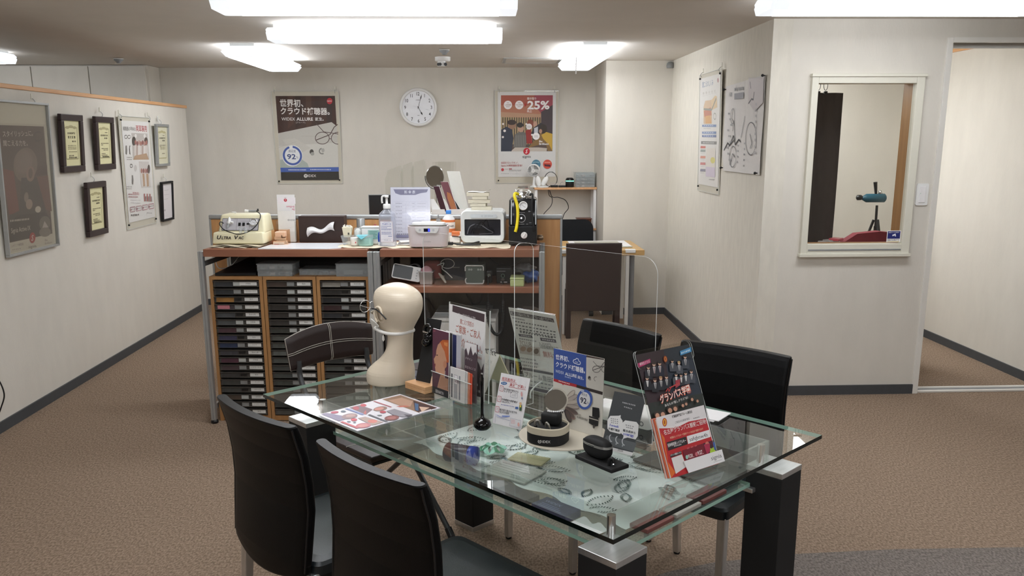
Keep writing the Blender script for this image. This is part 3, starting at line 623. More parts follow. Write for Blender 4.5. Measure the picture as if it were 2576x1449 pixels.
# ---------------------------------------------------------------- window wall fittings
t = thing('light_switch', 'white rocker light switch plate between the window and the door', 'switch', M=frame((2.738, YW, 1.287), (1, 0, 0), (0, 0, 1)))
MB().prism(rrect(-.038, -.067, .038, .067, .01), 0, .008, M_wp).build('plate', t)
b = MB(); b.bb((-.02, -.05, .008), (.02, .05, .012), M_paper, .002); b.rect(-.014, .004, -.012, .009, P('30a060'), .0125); b.build('rocker', t)
t = tag(MB().build('x') if False else (lambda b: (b.bb((0, 0, 0), (.088, .073, .0008), M_paper), b.rect(.004, .022, .084, .069, P('20286e'), .0009), b.greek if 0 else None, b.text('防犯カメラ作動中', .01, .058, .0085, P('e8e8f0'), .001, w=.066), b.box((.045, .046, .001), (.022, .009, .0004), P('f0f0f4'), 0, .4), b.box((.054, .04, .001), (.008, .006, .0004), P('f0f0f4')), b.text('SECURITY', .006, .0105, .011, P('33333a'), .001, w=.076, bold=.02), b.rect(.006, .003, .082, .006, P('c8b030'), .001)) and b.build('security_sticker'))(MB()), 'blue and white SECURITY camera sticker at the lower right of the window pane', 'sticker')
t.matrix_world = frame((2.536, YW-.0125, .992), (1, 0, 0), (0, 0, 1))
# inside the booth
t = thing('curtain', 'dark grey-brown curtain hanging behind the left part of the window', 'curtain', (2.12, 6.0, 0))
b = MB(); n = 40
b.grid(lambda u, v: (u*.385, .012*sin(u*21)+.004*sin(v*9+u*5), .06+v*1.875), 48, 10, mat('curtain_fabric', '3e3735', .9, var=.1)); b.build('fabric', t)
b = MB(); b.tube([(-.1, -.01, 2.02), (.26, -.01, 2.02)], .008, M_wp); b.build('rod', t)
for x in (.20, .25): 
    MB().box((x, -.012, 1.935), (.024, .02, .022), M_black, .004).build('clip', t); MB().tube([(x+.014*cos(a), -.01+.002, 1.985+.034*sin(a)) for a in [2*pi*k/20 for k in range(20)]], .002, M_black, 6, True).build('ring', t)
t = thing('tripod_stand', 'black tripod carrying a teal cylinder, seen through the window', 'tripod', (3.275, 7.0, -.03))
b = MB(); b.tube([(0, 0, .9), (-.005, 0, 1.12)], .011, M_black); b.tube([(0, 0, .55), (0, 0, .95)], .016, M_black); b.build('column', t)
MB().tube([(-.02, 0, 1.2), (-.035, 0, 1.31)], .012, M_black, rs=[.01, .017]).build('handle', t)
for k in range(3): a = 2*pi*k/3+.5; MB().tube([(.02*cos(a), .02*sin(a), 1.0), (.30*cos(a), .30*sin(a), .042)], .011, M_black).build('leg', t)
MB().lathe((-.04, 0, 1.18), [(.012, -.10), (.02, -.085), (.035, -.06), (.036, .09), (.025, .1)], mat('teal_cylinder', '1d5263', .4), 20, 'X').build('cylinder', t)
MB().lathe((-.155, 0, 1.185), [(.006, -.03), (.022, -.02), (.022, .01), (.008, .03)], M_black, 16, 'X').build('knob', t); MB().lathe((.015, 0, 1.225), [(.004, -.02), (.018, -.01), (.018, .012), (.004, .02)], M_steel, 16).build('clamp', t)
t = thing('booth_chair', 'red upholstered chair back just above the window sill inside the booth', 'chair', (2.80, 5.95, 0))
M_red = mat('red_fabric', '7d2330', .85, var=.1)
b = MB(); b.prism([(-.26, .56), (.26, .56), (.27, .86), (.22, .965), (.0, .99), (-.16, .975), (-.245, .92), (-.27, .84)], -.04, .04, M_red); b.v = [V((p.x, -p.z, p.y)) for p in b.v]; b.build('backrest', t)
MB().box((0, .22, .45), (.5, .4, .09), M_red, .03).build('seat', t)
for x in (-.2, .2):
    for y in (.06, .38): MB().tube([(x, y, .41), (x, y, 0)], .014, M_black).build('leg', t)
MB().tube([(0, -.03, .42), (0, -.03, .6)], .02, M_black).build('bracket', t)
t = thing('booth_table', 'pale table inside the booth below the window sill', 'table', (2.32, 5.75, 0))
MB().bb((-.2, -.2, .86), (.16, .2, .885), M_cream).build('tabletop', t)
for x in (-.17, .13):
    for y in (-.17, .17): MB().bb((x-.015, y-.015, 0), (x+.015, y+.015, .86), M_alu).build('leg', t)
t = thing('packet_pile', 'crumpled silver and red packets on a teal box behind the window', 'packets', (2.385, 5.75, .885))
MB().box((0, 0, .02), (.14, .1, .04), P('6fb8b0')).build('box', t)
for k, c in enumerate(('c9c6c8', 'b8b4b8', 'c05060')): MB().box((-.03+.03*k, -.01*k, .05+.012*k), (.09, .07, .018), P(c, .3), .005, .4*k).build('packet', t)
# ================================================================ work racks, low panel and what stands on them
DA = rad(-4.38); DO = V((-1.572, 4.870, 0)); DT = 1.03
DX = V((cos(DA), sin(DA), 0)); DY = V((-sin(DA), cos(DA), 0))
def dk(x, y, z=DT): return DO+DX*x+DY*y+V((0, 0, z))
def dthing(name, label, cat, x, y, z=DT, rz=0, group=None): return thing(name, label, cat, dk(x, y, z), DA+rz, group)
def hexa(mb, bot, top, z0, z1, m, bev=0, seg=2):
    bm = bmesh.new(); v = [bm.verts.new((x, y, z0)) for x, y in bot]+[bm.verts.new((x, y, z1)) for x, y in top]
    for f in ((3, 2, 1, 0), (4, 5, 6, 7), (0, 1, 5, 4), (1, 2, 6, 5), (2, 3, 7, 6), (3, 0, 4, 7)): bm.faces.new([v[k] for k in f])
    if bev: bmesh.ops.bevel(bm, geom=list(bm.edges), offset=bev, segments=seg, affect='EDGES', profile=.5)
    bm.verts.index_update(); mb.add([q.co.copy() for q in bm.verts], [[q.index for q in f.verts] for f in bm.faces], m, seg > 2); bm.free(); return mb
def rectxy(x0, y0, x1, y1): return [(x0, y0), (x1, y0), (x1, y1), (x0, y1)]
def post(t, x0, x1, y0, y1, h):
    b = MB(); b.bb((x0, y0, .02), (x1, y1, h), M_alu, .003); b.bb(((x0+x1)/2-.0025, y0-.0006, .03), ((x0+x1)/2+.0025, y0+.001, h), M_grey); o = b.build('leg', t)
    MB().cyl(((x0+x1)/2, (y0+y1)/2, .01), .022, .02, M_black, 20, bev=.004).build('foot', o)
def rack(label, x0, pw0, x1, pw1, shelf):
    t = dthing('work_rack', label, 'rack', x0, 0, 0, group='aluminium work racks'); w = x1-x0
    L, R = (pw0[0]-x0, pw0[1]-x0), (pw1[0]-x0, pw1[1]-x0)
    for a in (L, R):
        post(t, a[0], a[1], -.014, .02, 1.018); post(t, a[0], a[1], .42, .45, 1.018)
    MB().bb((L[1], 0, .987), (R[0], .45, DT), M_desk, .002).build('worktop', t)
    MB().bb((L[1], .425, .06), (R[0], .44, .985), M_dark).build('shade_sheet', t)  # added dark sheet that paints the shade behind the rack's open front
    if shelf: MB().bb((L[1], 0, .784), (R[0], .42, .82), M_desk, .002).build('shelf', t)
    for a in (L, R):
        for z in (.93,) if shelf and a is R else (.93, .08): MB().bb((a[0]+.006, .02, z), (a[1]-.006, .42, z+.03), M_alu).build('side_rail', t)
    return t
rack('left wooden-topped aluminium rack, holding three drawer cabinets', 0, (-.028, 0), .967, (.936, .966), False)
rack('right wooden-topped aluminium rack with an open shelf of small devices', .968, (.968, 1.006), 1.93, (1.898, 1.93), True)
t = dthing('desk_partition', 'low wood-veneer office panel with aluminium top rail behind the racks', 'partition', 0, .475, 0)
for x0, x1 in ((-.14, .62), (.62, 1.28), (1.28, 2.035)):
    MB().bb((x0+.012, 0, .05), (x1-.012, .028, 1.155), M_wood).build('panel', t)
    b = MB(); b.bb((x0, -.004, .0), (x0+.013, .032, 1.165), M_alu); b.bb((x1-.013, -.004, 0), (x1, .032, 1.165), M_alu); b.bb((x0, -.004, .02), (x1, .032, .05), M_alu); b.build('frame', t)
    MB().bb((x0, -.008, 1.158), (x1, .036, 1.183), M_alu, .006).build('top_rail', t)

# ---------------------------------------------------------------- drawer cabinets
M_tray = mat('drawer_tray', '403c38', .25, var=.12); M_tab = mat('drawer_tab', '8a8c8c', .2)
M_lab = P('d9d9d6'); M_tin = P('9c9a98')
def trayc(c): return mat('tray_content_'+c, c, .25, var=.15, scale=20)
COLS = [['34363a', '2c3034', '9a6f38', '4a4146', '46484c', '4c4f50', '4a3038', '363550', '283352', '3c3a40', '4e2838', '443438', '33302f', '3a3a38', '3c3c3a', '46382e', '2e2a28', '2c2826'],
        ['453a34', '2e2a28', '302c2a', '302c2a', '302c2a', '33302e', '3a3c38', '50524e', '4a4d4a', '5a5d5a', '4c504c', '3c3f3d', '3e4240', '40423e', '3c3c3a', '3a3a38', '3a3c3a', '4a4844'],
        ['8a867e', '2a2826', '222326', '3a2224', '26282c', '2a2c2e', '2c2c2e', '2c2c2e', '303030', '333332', '303230', '4a4e4a', '40413e', '383836', '353533', '353533', '353533', '353533']]
def cabinet(label, x0, x1, cols, k):
    t = dthing('drawer_cabinet', label, 'cabinet', x0, .045, 0, group='drawer cabinets under the left worktop'); w = x1-x0; D = .355; H = .868; s = .019
    b = MB(); b.bb((0, 0, 0), (s, D, H), M_woodC); b.bb((w-s, 0, 0), (w, D, H), M_woodC); b.bb((s, 0, H-s), (w-s, D, H), M_woodC); b.bb((s, .004, .005), (w-s, D, .034), M_woodC); b.bb((s, D-.012, .03), (w-s, D, H-s), M_woodC)
    b.build('carcass', t); n = 18; p = (H-s-.038)/n
    for i, c in enumerate(cols):
        z1 = H-s-.003-p*i; z0 = z1-p+.006; b = MB(); a0, a1 = s+.003, w-s-.003
        b.bb((a0, .012, z0), (a1, D-.03, z0+.004), M_tray); b.bb((a0, .012, z0), (a0+.003, D-.03, z1), M_tray); b.bb((a1-.003, .012, z0), (a1, D-.03, z1), M_tray)
        hexa(b, rectxy(a0, -.004, a1, .010), rectxy(a0, .004, a1, .012), z0, z1-.003, M_tray, .0015)
        b.bb((a0-.001, -.010, z1-.009), (a1+.001, .006, z1-.004), M_tray, .0015)
        hexa(b, rectxy(a0+.012, -.0046, a0+.115, -.003), rectxy(a0+.012, .0004, a0+.115, .004), z0+.003, z1-.010, trayc(c))
        f = (i*7+k*3) % 5; xt = a0+.118
        if f < 3 or k == 1: b.bb((xt, -.0066, z0+.008), (xt+.042, -.002, z1-.008), M_tab if f else P('b4b8b6'))
        else: b.bb((xt+.004, -.006, z0+.012), (xt+.04, -.002, z1-.014), M_black); 
        if k == 0 and i == 3: b.bb((a0+.018, -.0075, z0+.008), (a0+.088, -.002, z1-.010), P('c07a84'))
        d = b.build('drawer', t)
        l = MB(); l.T = frame((0, -.0064, 0), (1, 0, 0), (0, 0, 1)); xl = a1-.085; wl = .078
        if k == 0 and i == 0: xl, wl = a1-.108, .1
        if not (k == 2 and i == 3):
            l.bb((xl, z0+.010, 0), (xl+wl, z1-.007, .0012), M_lab)
            m = (z0+z1)/2-.002; tx = ('試聴器', '電池', '耳あな型', 'イヤモールド', 'フック')[(i*3+k) % 5]
            l.text(tx, xl+wl/2, m, .010, P('6a6a6c'), .0014, 'C')
            l.build('label_strip', d)
    return t
cabinet('wooden cabinet of eighteen slim drawers at the left end under the worktop, purple trays halfway', .004, .312, COLS[0], 0)
cabinet('middle wooden cabinet of slim grey drawers, behind the folding chair', .316, .622, COLS[1], 1)
cabinet('right wooden cabinet of slim drawers, next to the doubled aluminium posts', .626, .930, COLS[2], 2)

# on top of the drawer cabinets
def organizer(name, label, x, y, z, w, d, h, n, rz=0, lidm=None, group='compartment boxes', M=None):
    t = thing(name, label, 'box', dk(x, y, z) if M is None else M, (DA if M is None else 0)+rz, group)
    b = MB(); e = .002
    for a, c in (((-w/2, -d/2), (w/2, -d/2+e)), ((-w/2, d/2-e), (w/2, d/2)), ((-w/2, -d/2), (-w/2+e, d/2)), ((w/2-e, -d/2), (w/2, d/2))): b.bb((*a, 0), (*c, h-.006), M_haze)
    b.bb((-w/2, -d/2, 0), (w/2, d/2, e), M_haze)
    for k in range(1, n): b.bb((-w/2+w*k/n-.001, -d/2+e, e), (-w/2+w*k/n+.001, d/2-e, h-.008), M_haze)
    b.bb((-w/2+e, -.001, e), (w/2-e, .001, h-.008), M_haze); b.build('tray', t)
    b = MB(); b.box((0, 0, h-.003), (w+.008, d+.008, .006), lidm or M_haze, .002); b.build('lid', t)
    for k in range(n):
        if (k*5+int(w*1000)) % 4: MB().box((-w/2+w*(k+.5)/n, -d/4, h*.3), (w/n*.6, d*.3, h*.4), (P('8b8d90'), P('c9b9b4'), P('5b5d60'))[k % 3], .003, .3*k).build('contents', t)
    return t
ZC = .868
organizer('organizer_box', 'lower milky compartment box of the pair stacked on the drawer cabinets', .385, .13, ZC, .20, .14, .036, 4, group='milky boxes on the cabinets')
organizer('organizer_box', 'upper milky compartment box of the pair stacked on the drawer cabinets', .385, .13, ZC+.036, .205, .14, .036, 4, group='milky boxes on the cabinets')
organizer('organizer_box', 'single flat milky compartment box between the stacked pair and the deep box', .62, .18, ZC, .215, .15, .034, 5, group='milky boxes on the cabinets')
organizer('organizer_box', 'deep milky lidded box at the right end on top of the cabinets', .835, .14, ZC, .19, .17, .074, 1, group='milky boxes on the cabinets')
t = dthing('black_folder', 'black folder leaning in the dark gap at left, on the drawer cabinets', 'folder', .17, .12, ZC)
b = MB(); hexa(b, [(-.135, -.06), (.10, -.05), (.12, .14), (-.02, .19)], [(-.135, -.06), (.10, -.05), (.12, .14), (-.02, .19)], .002, .012, M_black, .001)
b.add([(-.135, -.06, .012), (.1, -.05, .014), (.03, .16, .075), (.0, .18, .08), (-.135, -.06, .016), (.1, -.05, .018), (.03, .16, .079), (.0, .18, .084)], [(0, 1, 2, 3), (7, 6, 5, 4), (0, 4, 5, 1), (1, 5, 6, 2), (2, 6, 7, 3), (3, 7, 4, 0)], M_black); b.build('covers', t)
t = tag(MB().tube(spline([dk(-.015, .2, .985), dk(-.01, .22, .9), dk(.02, .25, .885), dk(.05, .30, .90), dk(.08, .33, .94), dk(.09, .36, .975)], 8), .003, M_wp).build('white_cable'), 'thin white cable looping under the left end of the worktop', 'cable')

# ---------------------------------------------------------------- on the left worktop
def cloth(name, label, x0, x1, yf, yb, wav, z=DT):
    b = MB(); n = 60
    def top(u, v): x = x0+(x1-x0)*u; y = yf+(.018*sin(u*wav)+.01*sin(u*wav*2.3+1))*(1-v)+(yb-yf)*v; return dk(x, y, z+.0022+.0022*sin(u*wav*1.7+v*4)*(1-v)+.001)
    def bot(u, v): p = top(u, v); return V((p.x, p.y, p.z-.0022))
    b.grid(top, n, 6, M_cloth); b.grid(lambda u, v: bot(1-u, v), n, 6, M_cloth)
    b.grid(lambda u, v: top(u, 0) if v > .5 else bot(u, 0), n, 1, M_cloth)
    return tag(b.build(name), label, 'cloth')
cloth('cloth_runner', 'cream cloth under the bottles and machines along the right of the worktops', .745, 1.735, .055, .36, 30)
ZR = DT+.006
t = dthing('folded_cloth', 'folded cream cloth under the front of the ivory cleaning machine', 'cloth', .16, .10)
b = MB()
for k in range(3): b.grid(lambda u, v, k=k: (-.145+.29*u, -.045+.012*k+.2*v, .002+.0045*k+.0028*sin(u*14+k*2)*(1-v)), 40, 3, M_cloth)
b.build('fabric', t)

# ivory vacuum cleaner for hearing aids
t = dthing('cleaning_machine', 'ivory ULTRA VAC machine with gauge and looping black hose at the left of the worktop', 'machine', .009, .115, DT+.016)
b = MB(); hexa(b, rectxy(0, 0, .306, .225), rectxy(.006, .012, .300, .225), 0, .066, M_beige, .010, 3)
hexa(b, rectxy(.022, .040, .302, .222), rectxy(.030, .088, .286, .215), .055, .163, M_beige, .014, 3)
b.T = frame((.015, -.001, .012), (1, 0, 0), (0, .19, .98)); b.T = frame((.015, .0012, .016), (1, 0, 0), (0, .18, .984))
M_ink = P('151316')
b.text('U', .016, .012, .030, M_ink, .0012, bold=.03, shear=.2, sx=1.15); b.text('LTRA', .0425, .012, .022, M_ink, .0012, bold=.03, shear=.2, w=.056); b.text('V', .118, .012, .030, M_ink, .0012, bold=.03, shear=.2, sx=1.15); b.text('AC', .141, .012, .022, M_ink, .0012, bold=.03, shear=.2, w=.032)
b.build('housing', t)
F = frame((.045, .0475, .072), (1, 0, 0), (0, .43, .90))
b = MB(); b.T = F; b.prism(rrect(0, 0, .215, .075, .003), .0005, .003, P('2a2a3a')); b.prism(rrect(.0025, .0025, .2125, .0725, .002), .003, .0035, P('b9b6bb'))
for x in (.028, .086, .16): b.rect(x, .0025, x+.0012, .0725, P('3a3a48'), .0037)
for x, y, w in ((.096, .043, .014), (.12, .043, .014), (.145, .043, .014), (.096, .018, .016), (.12, .018, .012), (.172, .02, .028), (.006, .062, .012), (.07, .062, .012)): b.rect(x, y+.008, x+w, y+.0095, P('8a8890'), .0037)
for a in ((.108, .056, .15, .057), (.108, .012, .14, .013)): b.rect(*a, P('77757c'), .0037)
b.build('control_panel', t)
for x, h in ((.097, .019), (.121, .019), (.146, .009)):
    b = MB(); b.T = F; b.bb((x, .028+(.019-h)*.8, .0035), (x+.014, .028+(.019-h)*.8+h, .008), M_black, .001); b.build('rocker_switch', t)
b = MB(); b.T = F; b.lathe((.186, .048, .0035), [(.0225, 0), (.0235, .008), (.021, .012), (.0185, .009)], M_steel, 32, caps=False); b.cyl((.186, .048, .007), .019, .002, P('e4e4e6')); b.line([(.178, .052), (.196, .042)], .0014, M_ink, .0083)
for k in range(9): a = rad(-40+k*32); b.line([(.186+.014*cos(a), .048+.014*sin(a)), (.186+.017*cos(a), .048+.017*sin(a))], .0007, M_ink, .0083)
b.build('gauge', t)
b = MB(); b.T = F; b.cyl((.045, .045, .012), .011, .018, M_wp); b.tube([(.046, .068, .018), (.046, .036, .018)], .0085, M_wp, 16); b.tube([(.04, .048, .018), (.07, .044, .018)], .0065, M_wp, 16); b.tube([(.043, .036, .018), (.041, .014, .02)], .007, M_haze, 16); b.tube([(.047, .066, .018), (.044, .075, .018)], .005, M_wp, 12); b.build('filter_valve', t)
b = MB(); b.T = F; b.tube(spline([(.010, .044, .004), (-.004, .048, .016), (-.006, .03, .022), (.02, .0, .022), (.06, -.018, .024), (.10, -.03, .026), (.14, -.026, .026), (.185, -.004, .026), (.215, .03, .026), (.228, .07, .022), (.222, .098, .012), (.205, .112, .006)], 8), .0028, M_black, 10); b.build('hose', t)
b = MB(); b.T = frame((.205, .155, .176), (1, 0, 0), (0, 1, 0)); b.tube([(.02, 0, 0), (.0, .0, 0), (-.032, 0, 0)], .005, M_grey, 12, rs=[.004, .007, .006]); b.tube([(-.03, 0, 0), (-.052, 0, .001)], .009, M_wp, 14, rs=[.007, .010]); b.tube([(.016, 0, 0), (.026, 0, .002), (.024, .0, .014)], .005, M_black, 10); b.build('handpiece', t)
MB().tube([(.075, .15, .172), (.10, .15, .168)], .004, M_wp, rs=[.002, .005]).build('nozzle', t)
t = dthing('small_vial', 'tiny clear plastic vial pair in front of the ivory machine panel', 'vial', .185, .12, DT+.082)
for x in (0, .028): MB().lathe((x, -.01, .0), [(.010, 0), (.010, .026), (.008, .03)], M_haze, 16).build('tube', t)

# leaflet stand with the two white envelopes
t = dthing('leaflet_stand', 'narrow clear stand with white envelopes beside the ivory machine', 'stand', .388, .345, DT)
b = MB(); b.bb((-.058, 0, 0), (.058, .003, .275), M_clear); b.bb((-.058, -.05, 0), (.058, 0, .003), M_clear)
for y, h in ((-.022, .11), (-.048, .07)): b.bb((-.058, y, .003), (.058, y+.002, h), M_clear)
for x in (-.058, .055): b.bb((x, -.048, .003), (x+.003, 0, .13), M_clear)
b.build('holder', t)
t = dthing('envelope', 'taller white envelope with a red logo upside down, at the back of the narrow stand', 'envelope', .388, .331, DT+.006, group='white envelopes')
b = MB(); b.T = frame((-.054, 0, 0), (1, 0, 0), (0, .03, 1)); b.bb((0, 0, -.004), (.106, .278, 0), M_paper); b.bb((.004, .224, 0), (.112, .262, .0012), P('efe9ec'))
b.disc(.052, .246, .0095, P('c03040'), .0016); b.text('S', .052, .252, .013, P('f2eaea'), .0018, 'C', .02, rot=180); b.text('signia', .052, .262, .006, P('8a8488'), .0018, 'C', rot=180)
b.text('Be', .104, .196, .016, P('d890a0'), .0006, 'L', .02, rot=180); b.text('Brilliant', .104, .212, .016, P('d890a0'), .0006, 'L', .02, rot=180); b.build('paper', t)
t = dthing('envelope', 'shorter white envelope with a grey upside-down name at the front of the narrow stand', 'envelope', .388, .312, DT+.006, group='white envelopes')
b = MB(); b.T = frame((-.046, 0, 0), (1, 0, 0), (0, .03, 1)); b.bb((0, 0, -.004), (.098, .185, 0), P('e4e2de')); b.text('WIDEX', .068, .134, .013, P('77787a'), .0006, 'R', 0, rot=180); b.ring(.062, .130, .003, .005, P('66676a'), .0006)
b.line([(.006, .07), (.092, .09)], .0008, P('c4c2be'), .0006); b.build('paper', t)
t = dthing('small_case', 'small amber clear case of white batteries at the foot of the narrow stand', 'case', .381, .225, DT)
b = MB(); A_ = glass('amber_plastic', 'fdf0e4', .05)
for a, c in (((-.046, -.03), (.046, -.028)), ((-.046, .028), (.046, .03)), ((-.046, -.03), (-.044, .03)), ((.044, -.03), (.046, .03))): b.bb((*a, 0), (*c, .088), A_)
b.bb((-.046, -.03, 0), (.046, .03, .002), A_); b.build('shell', t)
for k in range(3): MB().lathe((-.006+.004*k, -.018+.017*k, .012+.026*(k % 2)), [(.011, -.034), (.011, .03)], M_wp, 16, 'X').build('battery', t)
b = MB(); b.box((0, 0, .062), (.06, .04, .03), M_paper, .004); b.box((.018, -.012, .05), (.026, .01, .02), P('6a5c50'), .004, .5); b.box((-.02, -.024, .01), (.03, .008, .016), P('c86a50'), .004); b.build('contents', t)
# tissue box on its side
t = dthing('tissue_box', 'dark brown leather tissue box standing on its long side with a white tissue', 'tissue box', .594, .345, DT)
b = MB(); b.box((0, .03, .079), (.276, .075, .157), mat('tissue_box_leather', '35241f', .55, bump=.2), .003); b.bb((-.125, -.009, .07), (.125, -.0076, .073), M_dark); b.build('case', t)
b = MB()
def tis(u, v): x = -.085+.165*u; w = .5-.5*cos(2*pi*u); return (x, -.012-.035*sin(pi*v)*(.6+.4*sin(7*u)), .060+.032*u+(v-.5)*(.055-.030*sin(pi*u))+.01*sin(9*u))
b.grid(tis, 24, 10, P('f2f2f3', .8)); b.grid(lambda u, v: V(tis(1-u, v))+V((0, .0015, 0)), 24, 10, P('f2f2f3', .8)); b.build('tissue', t)
t = tag(MB().lathe(tuple(dk(.47, .452, 1.172)), [(.008, -.04), (.011, -.035), (.011, .035), (.008, .04)], M_wp, 14, 'X').build('marker_pen'), 'white capped pen lying along the panel rail above the tissue box', 'pen')
b = MB()
b.T = MX.Translation(dk(0, 0, DT))@MX.Rotation(DA, 4, 'Z'); b.prism([(.315, .004), (.72, .004), (.775, .05), (.765, .285), (.33, .285)], 0, .004, P('e9ebf0', .25)); tag(b.build('white_board'), 'thin glossy white board lying on the worktop before the tissue box', 'board')

# jars and bottles
t = dthing('swab_box', 'clear tub of cotton swabs at the right end of the left worktop', 'tub', .785, .215, ZR)
hexa(MB(), rectxy(-.030, -.028, .030, .028), rectxy(-.042, -.034, .042, .034), 0, .052, M_haze, .004).build('tub', t)
b = MB(); hexa(b, rectxy(-.026, -.02, .012, .02), rectxy(-.034, -.024, .022, .024), .04, .10, P('e3dcc2', .7), .004); b.box((.005, -.0245, .062), (.009, .001, .012), P('4a4a44')); b.build('packet', t)
b = MB()
for k in range(22): x, y = -.03+.05*random.random(), -.02+.04*random.random(); b.tube([(x, y, .06), (x*1.1, y, .104+.008*random.random())], .003, P('efeee8', .8), 6)
b.build('swabs', t)['kind'] = 'stuff'
t = dthing('cotton_pack', 'small clear bag of cotton beside the swab tub', 'bag', .836, .235, ZR)
b = MB(); b.lathe((0, 0, 0), [(.012, 0), (.024, .012), (.026, .06), (.024, .085), (.014, .094)], M_haze, 14); b.build('bag', t); MB().lathe((0, 0, .004), [(.01, 0), (.02, .02), (.02, .07), (.008, .084)], P('f0f0ee', .9), 12).build('cotton', t)
t = dthing('spray_can', 'silver capped can at the back behind the swab tub', 'can', .825, .37, ZR)
MB().lathe((0, 0, 0), [(.024, 0), (.025, .004), (.025, .128), (.022, .134)], M_alu, 24).build('body', t)
b = MB(); b.T = frame((0, -.0257, .08), (1, 0, 0), (0, 0, 1)); b.text('GN', .004, -.02, .014, P('5a5a68'), 0, 'L', .02, rot=90); b.build('lettering', t)
def jar(name, label, x, y, z, r, h, body, lid, lidh=.008, txt=None, sx=1):
    t = dthing(name, label, 'jar', x, y, z)
    b = MB(); b.lathe((0, 0, 0), [(r*.94, 0), (r, .004), (r, h-lidh-.002), (r*.96, h-lidh)], body, 28, sx=sx)
    if txt: txt(b, r)
    b.build('body', t); MB().lathe((0, 0, h-lidh), [(r*1.03, 0), (r*1.03, lidh-.002), (r*.96, lidh)], lid, 28, sx=sx).build('lid', t); return t
M_tealc = mat('teal_label', '9fc9c2', .45, var=.05)
def grk(b, r, c, rows):
    random.seed(3)
    for z, x0, x1 in rows:
        x = x0
        while x < x1:
            w = .003+.004*random.random(); a0, a1 = x/r, min(x+w, x1)/r
            b.add([(r*1.004*sin(a), -r*1.004*cos(a), zz) for zz in (z, z+.0022) for a in (a0, a1)], [(0, 1, 3, 2)], P(c)); x += w+.0015
ROWS = [(.014+.007*k, -.03, .028) for k in range(5)]
jar('jar', 'teal-labelled jar with a turquoise wrapper, right of the small white jar', .898, .145, ZR, .043, .06, M_tealc, M_haze, .012, lambda b, r: grk(b, r, '4f8078', ROWS))
jar('jar', 'small white jar with a red dot logo, left of the teal jar', .835, .15, ZR, .026, .045, mat('jar_white', 'e8e2da', .4), M_wp, .012, lambda b, r: b.add([V((.008+.0045*cos(a), -r*1.01+.001, .018+.0045*sin(a))) for a in [2*pi*k/16 for k in range(16)]], [tuple(range(16))], P('c83440')))
t = dthing('wrapper', 'small turquoise foil folded over the lid of the teal jar', 'wrapper', .885, .125, ZR+.0605)
MB().add([(-.032, -.018, 0), (.03, -.022, 0), (.034, .02, .001), (-.03, .022, .001), (0, -.032, -.022)], [(0, 1, 2, 3), (0, 4, 1)], mat('turquoise_foil', '74c8d6', .3)).build('foil', t)
t = dthing('wipes_tub', 'white tub with a teal label behind the teal jar', 'tub', .915, .23, ZR)
hexa(MB(), rectxy(-.05, -.03, .05, .03), rectxy(-.052, -.032, .052, .032), 0, .095, M_wp, .006, 3).build('body', t)
b = MB(); b.bb((-.012, -.0335, .03), (.052, -.0325, .082), M_tealc); b.T = frame((-.01, -.0337, .03), (1, 0, 0), (0, 0, 1))
for k in range(5): b.rect(.006, .006+.009*k, .05-.008*(k % 2), .0085+.009*k, P('4f8078'), .0002)
b.build('label', t); MB().box((0, 0, .098), (.108, .068, .008), M_wp, .003).build('lid', t)
t = dthing('lancet_pen', 'blue and clear upright dropper between the tubs and the sanitizer', 'dropper', .975, .17, ZR)
b = MB(); b.lathe((0, 0, 0), [(.012, 0), (.012, .016), (.011, .018)], M_wp, 16); b.build('base', t); MB().lathe((0, 0, .018), [(.010, 0), (.0105, .03), (.007, .052), (.004, .056)], mat('blue_plastic', '1d3fae', .3), 16).build('barrel', t)
b = MB(); b.tube([(0, 0, .07), (.004, 0, .092), (.013, 0, .118)], .003, M_clear); b.lathe((.014, 0, .122), [(.001, -.006), (.006, -.002), (.006, .003), (.002, .006)], mat('navy_tip', '1c1a4a', .3), 12); b.build('tip', t)
t = dthing('clip_knobs', 'row of blue and red push knobs on the panel behind the tubs', 'knobs', .9, .463, 1.11)
for k, c in enumerate(('3a3a9a', 'c06a70', 'b8605a', 'c8807a')): MB().lathe((-.03+.024*k, 0, .012*(k % 2)), [(.004, 0), (.008, .006), (.006, .012)], P(c, .3), 10, 'Y').build('knob', t)
for x, z in ((.045, 1.165), (-.06, 1.09)): t = dthing('panel_knob', 'dark blue round knob on the low panel, %s the ivory machine' % ('right of' if x > 0 else 'left of'), 'knob', x+(.285 if x > 0 else 0), .474, z-.02); MB().lathe((0, 0, 0), [(.005, 0), (.011, -.004), (.011, -.012), (.004, -.016)], P('2f2f78', .3), 14, 'Y').build('head', t)

# hand sanitizer
t = dthing('sanitizer_bottle', 'large clear pump bottle of hand sanitizer with a bilingual label', 'bottle', 1.03, .135, ZR)
M_lq = glass('sanitizer_plastic', 'eceef4', .04, haze=.30, hazecol='d9dde8')
secs = [(.046, .030, 0, 6), (.048, .032, .006, 6), (.048, .032, .165, 6), (.043, .028, .185, 6), (.020, .018, .205, 3), (.018, .018, .215, 3)]
b = MB(); rr = [[V((x, y, z)) for x, y in rrect(-w, -d, w, d, min(w, d)*.75, 5)] for w, d, z, _ in secs]; n = len(rr[0])
for i in range(len(rr)-1): b.add(rr[i]+rr[i+1], [(j, (j+1) % n, n+(j+1) % n, n+j) for j in range(n)], M_lq, True)
b.add(rr[0], [tuple(range(n-1, -1, -1))], M_lq); b.build('body', t)
b = MB(); b.T = frame((-.036, -.0328, .024), (1, 0, 0), (0, 0, 1)); b.prism(rrect(0, 0, .072, .118, .004), 0, .0006, P('c8a8b8')); b.prism(rrect(.0012, .0012, .0708, .1168, .003), .0006, .0008, P('e6e6ee'))
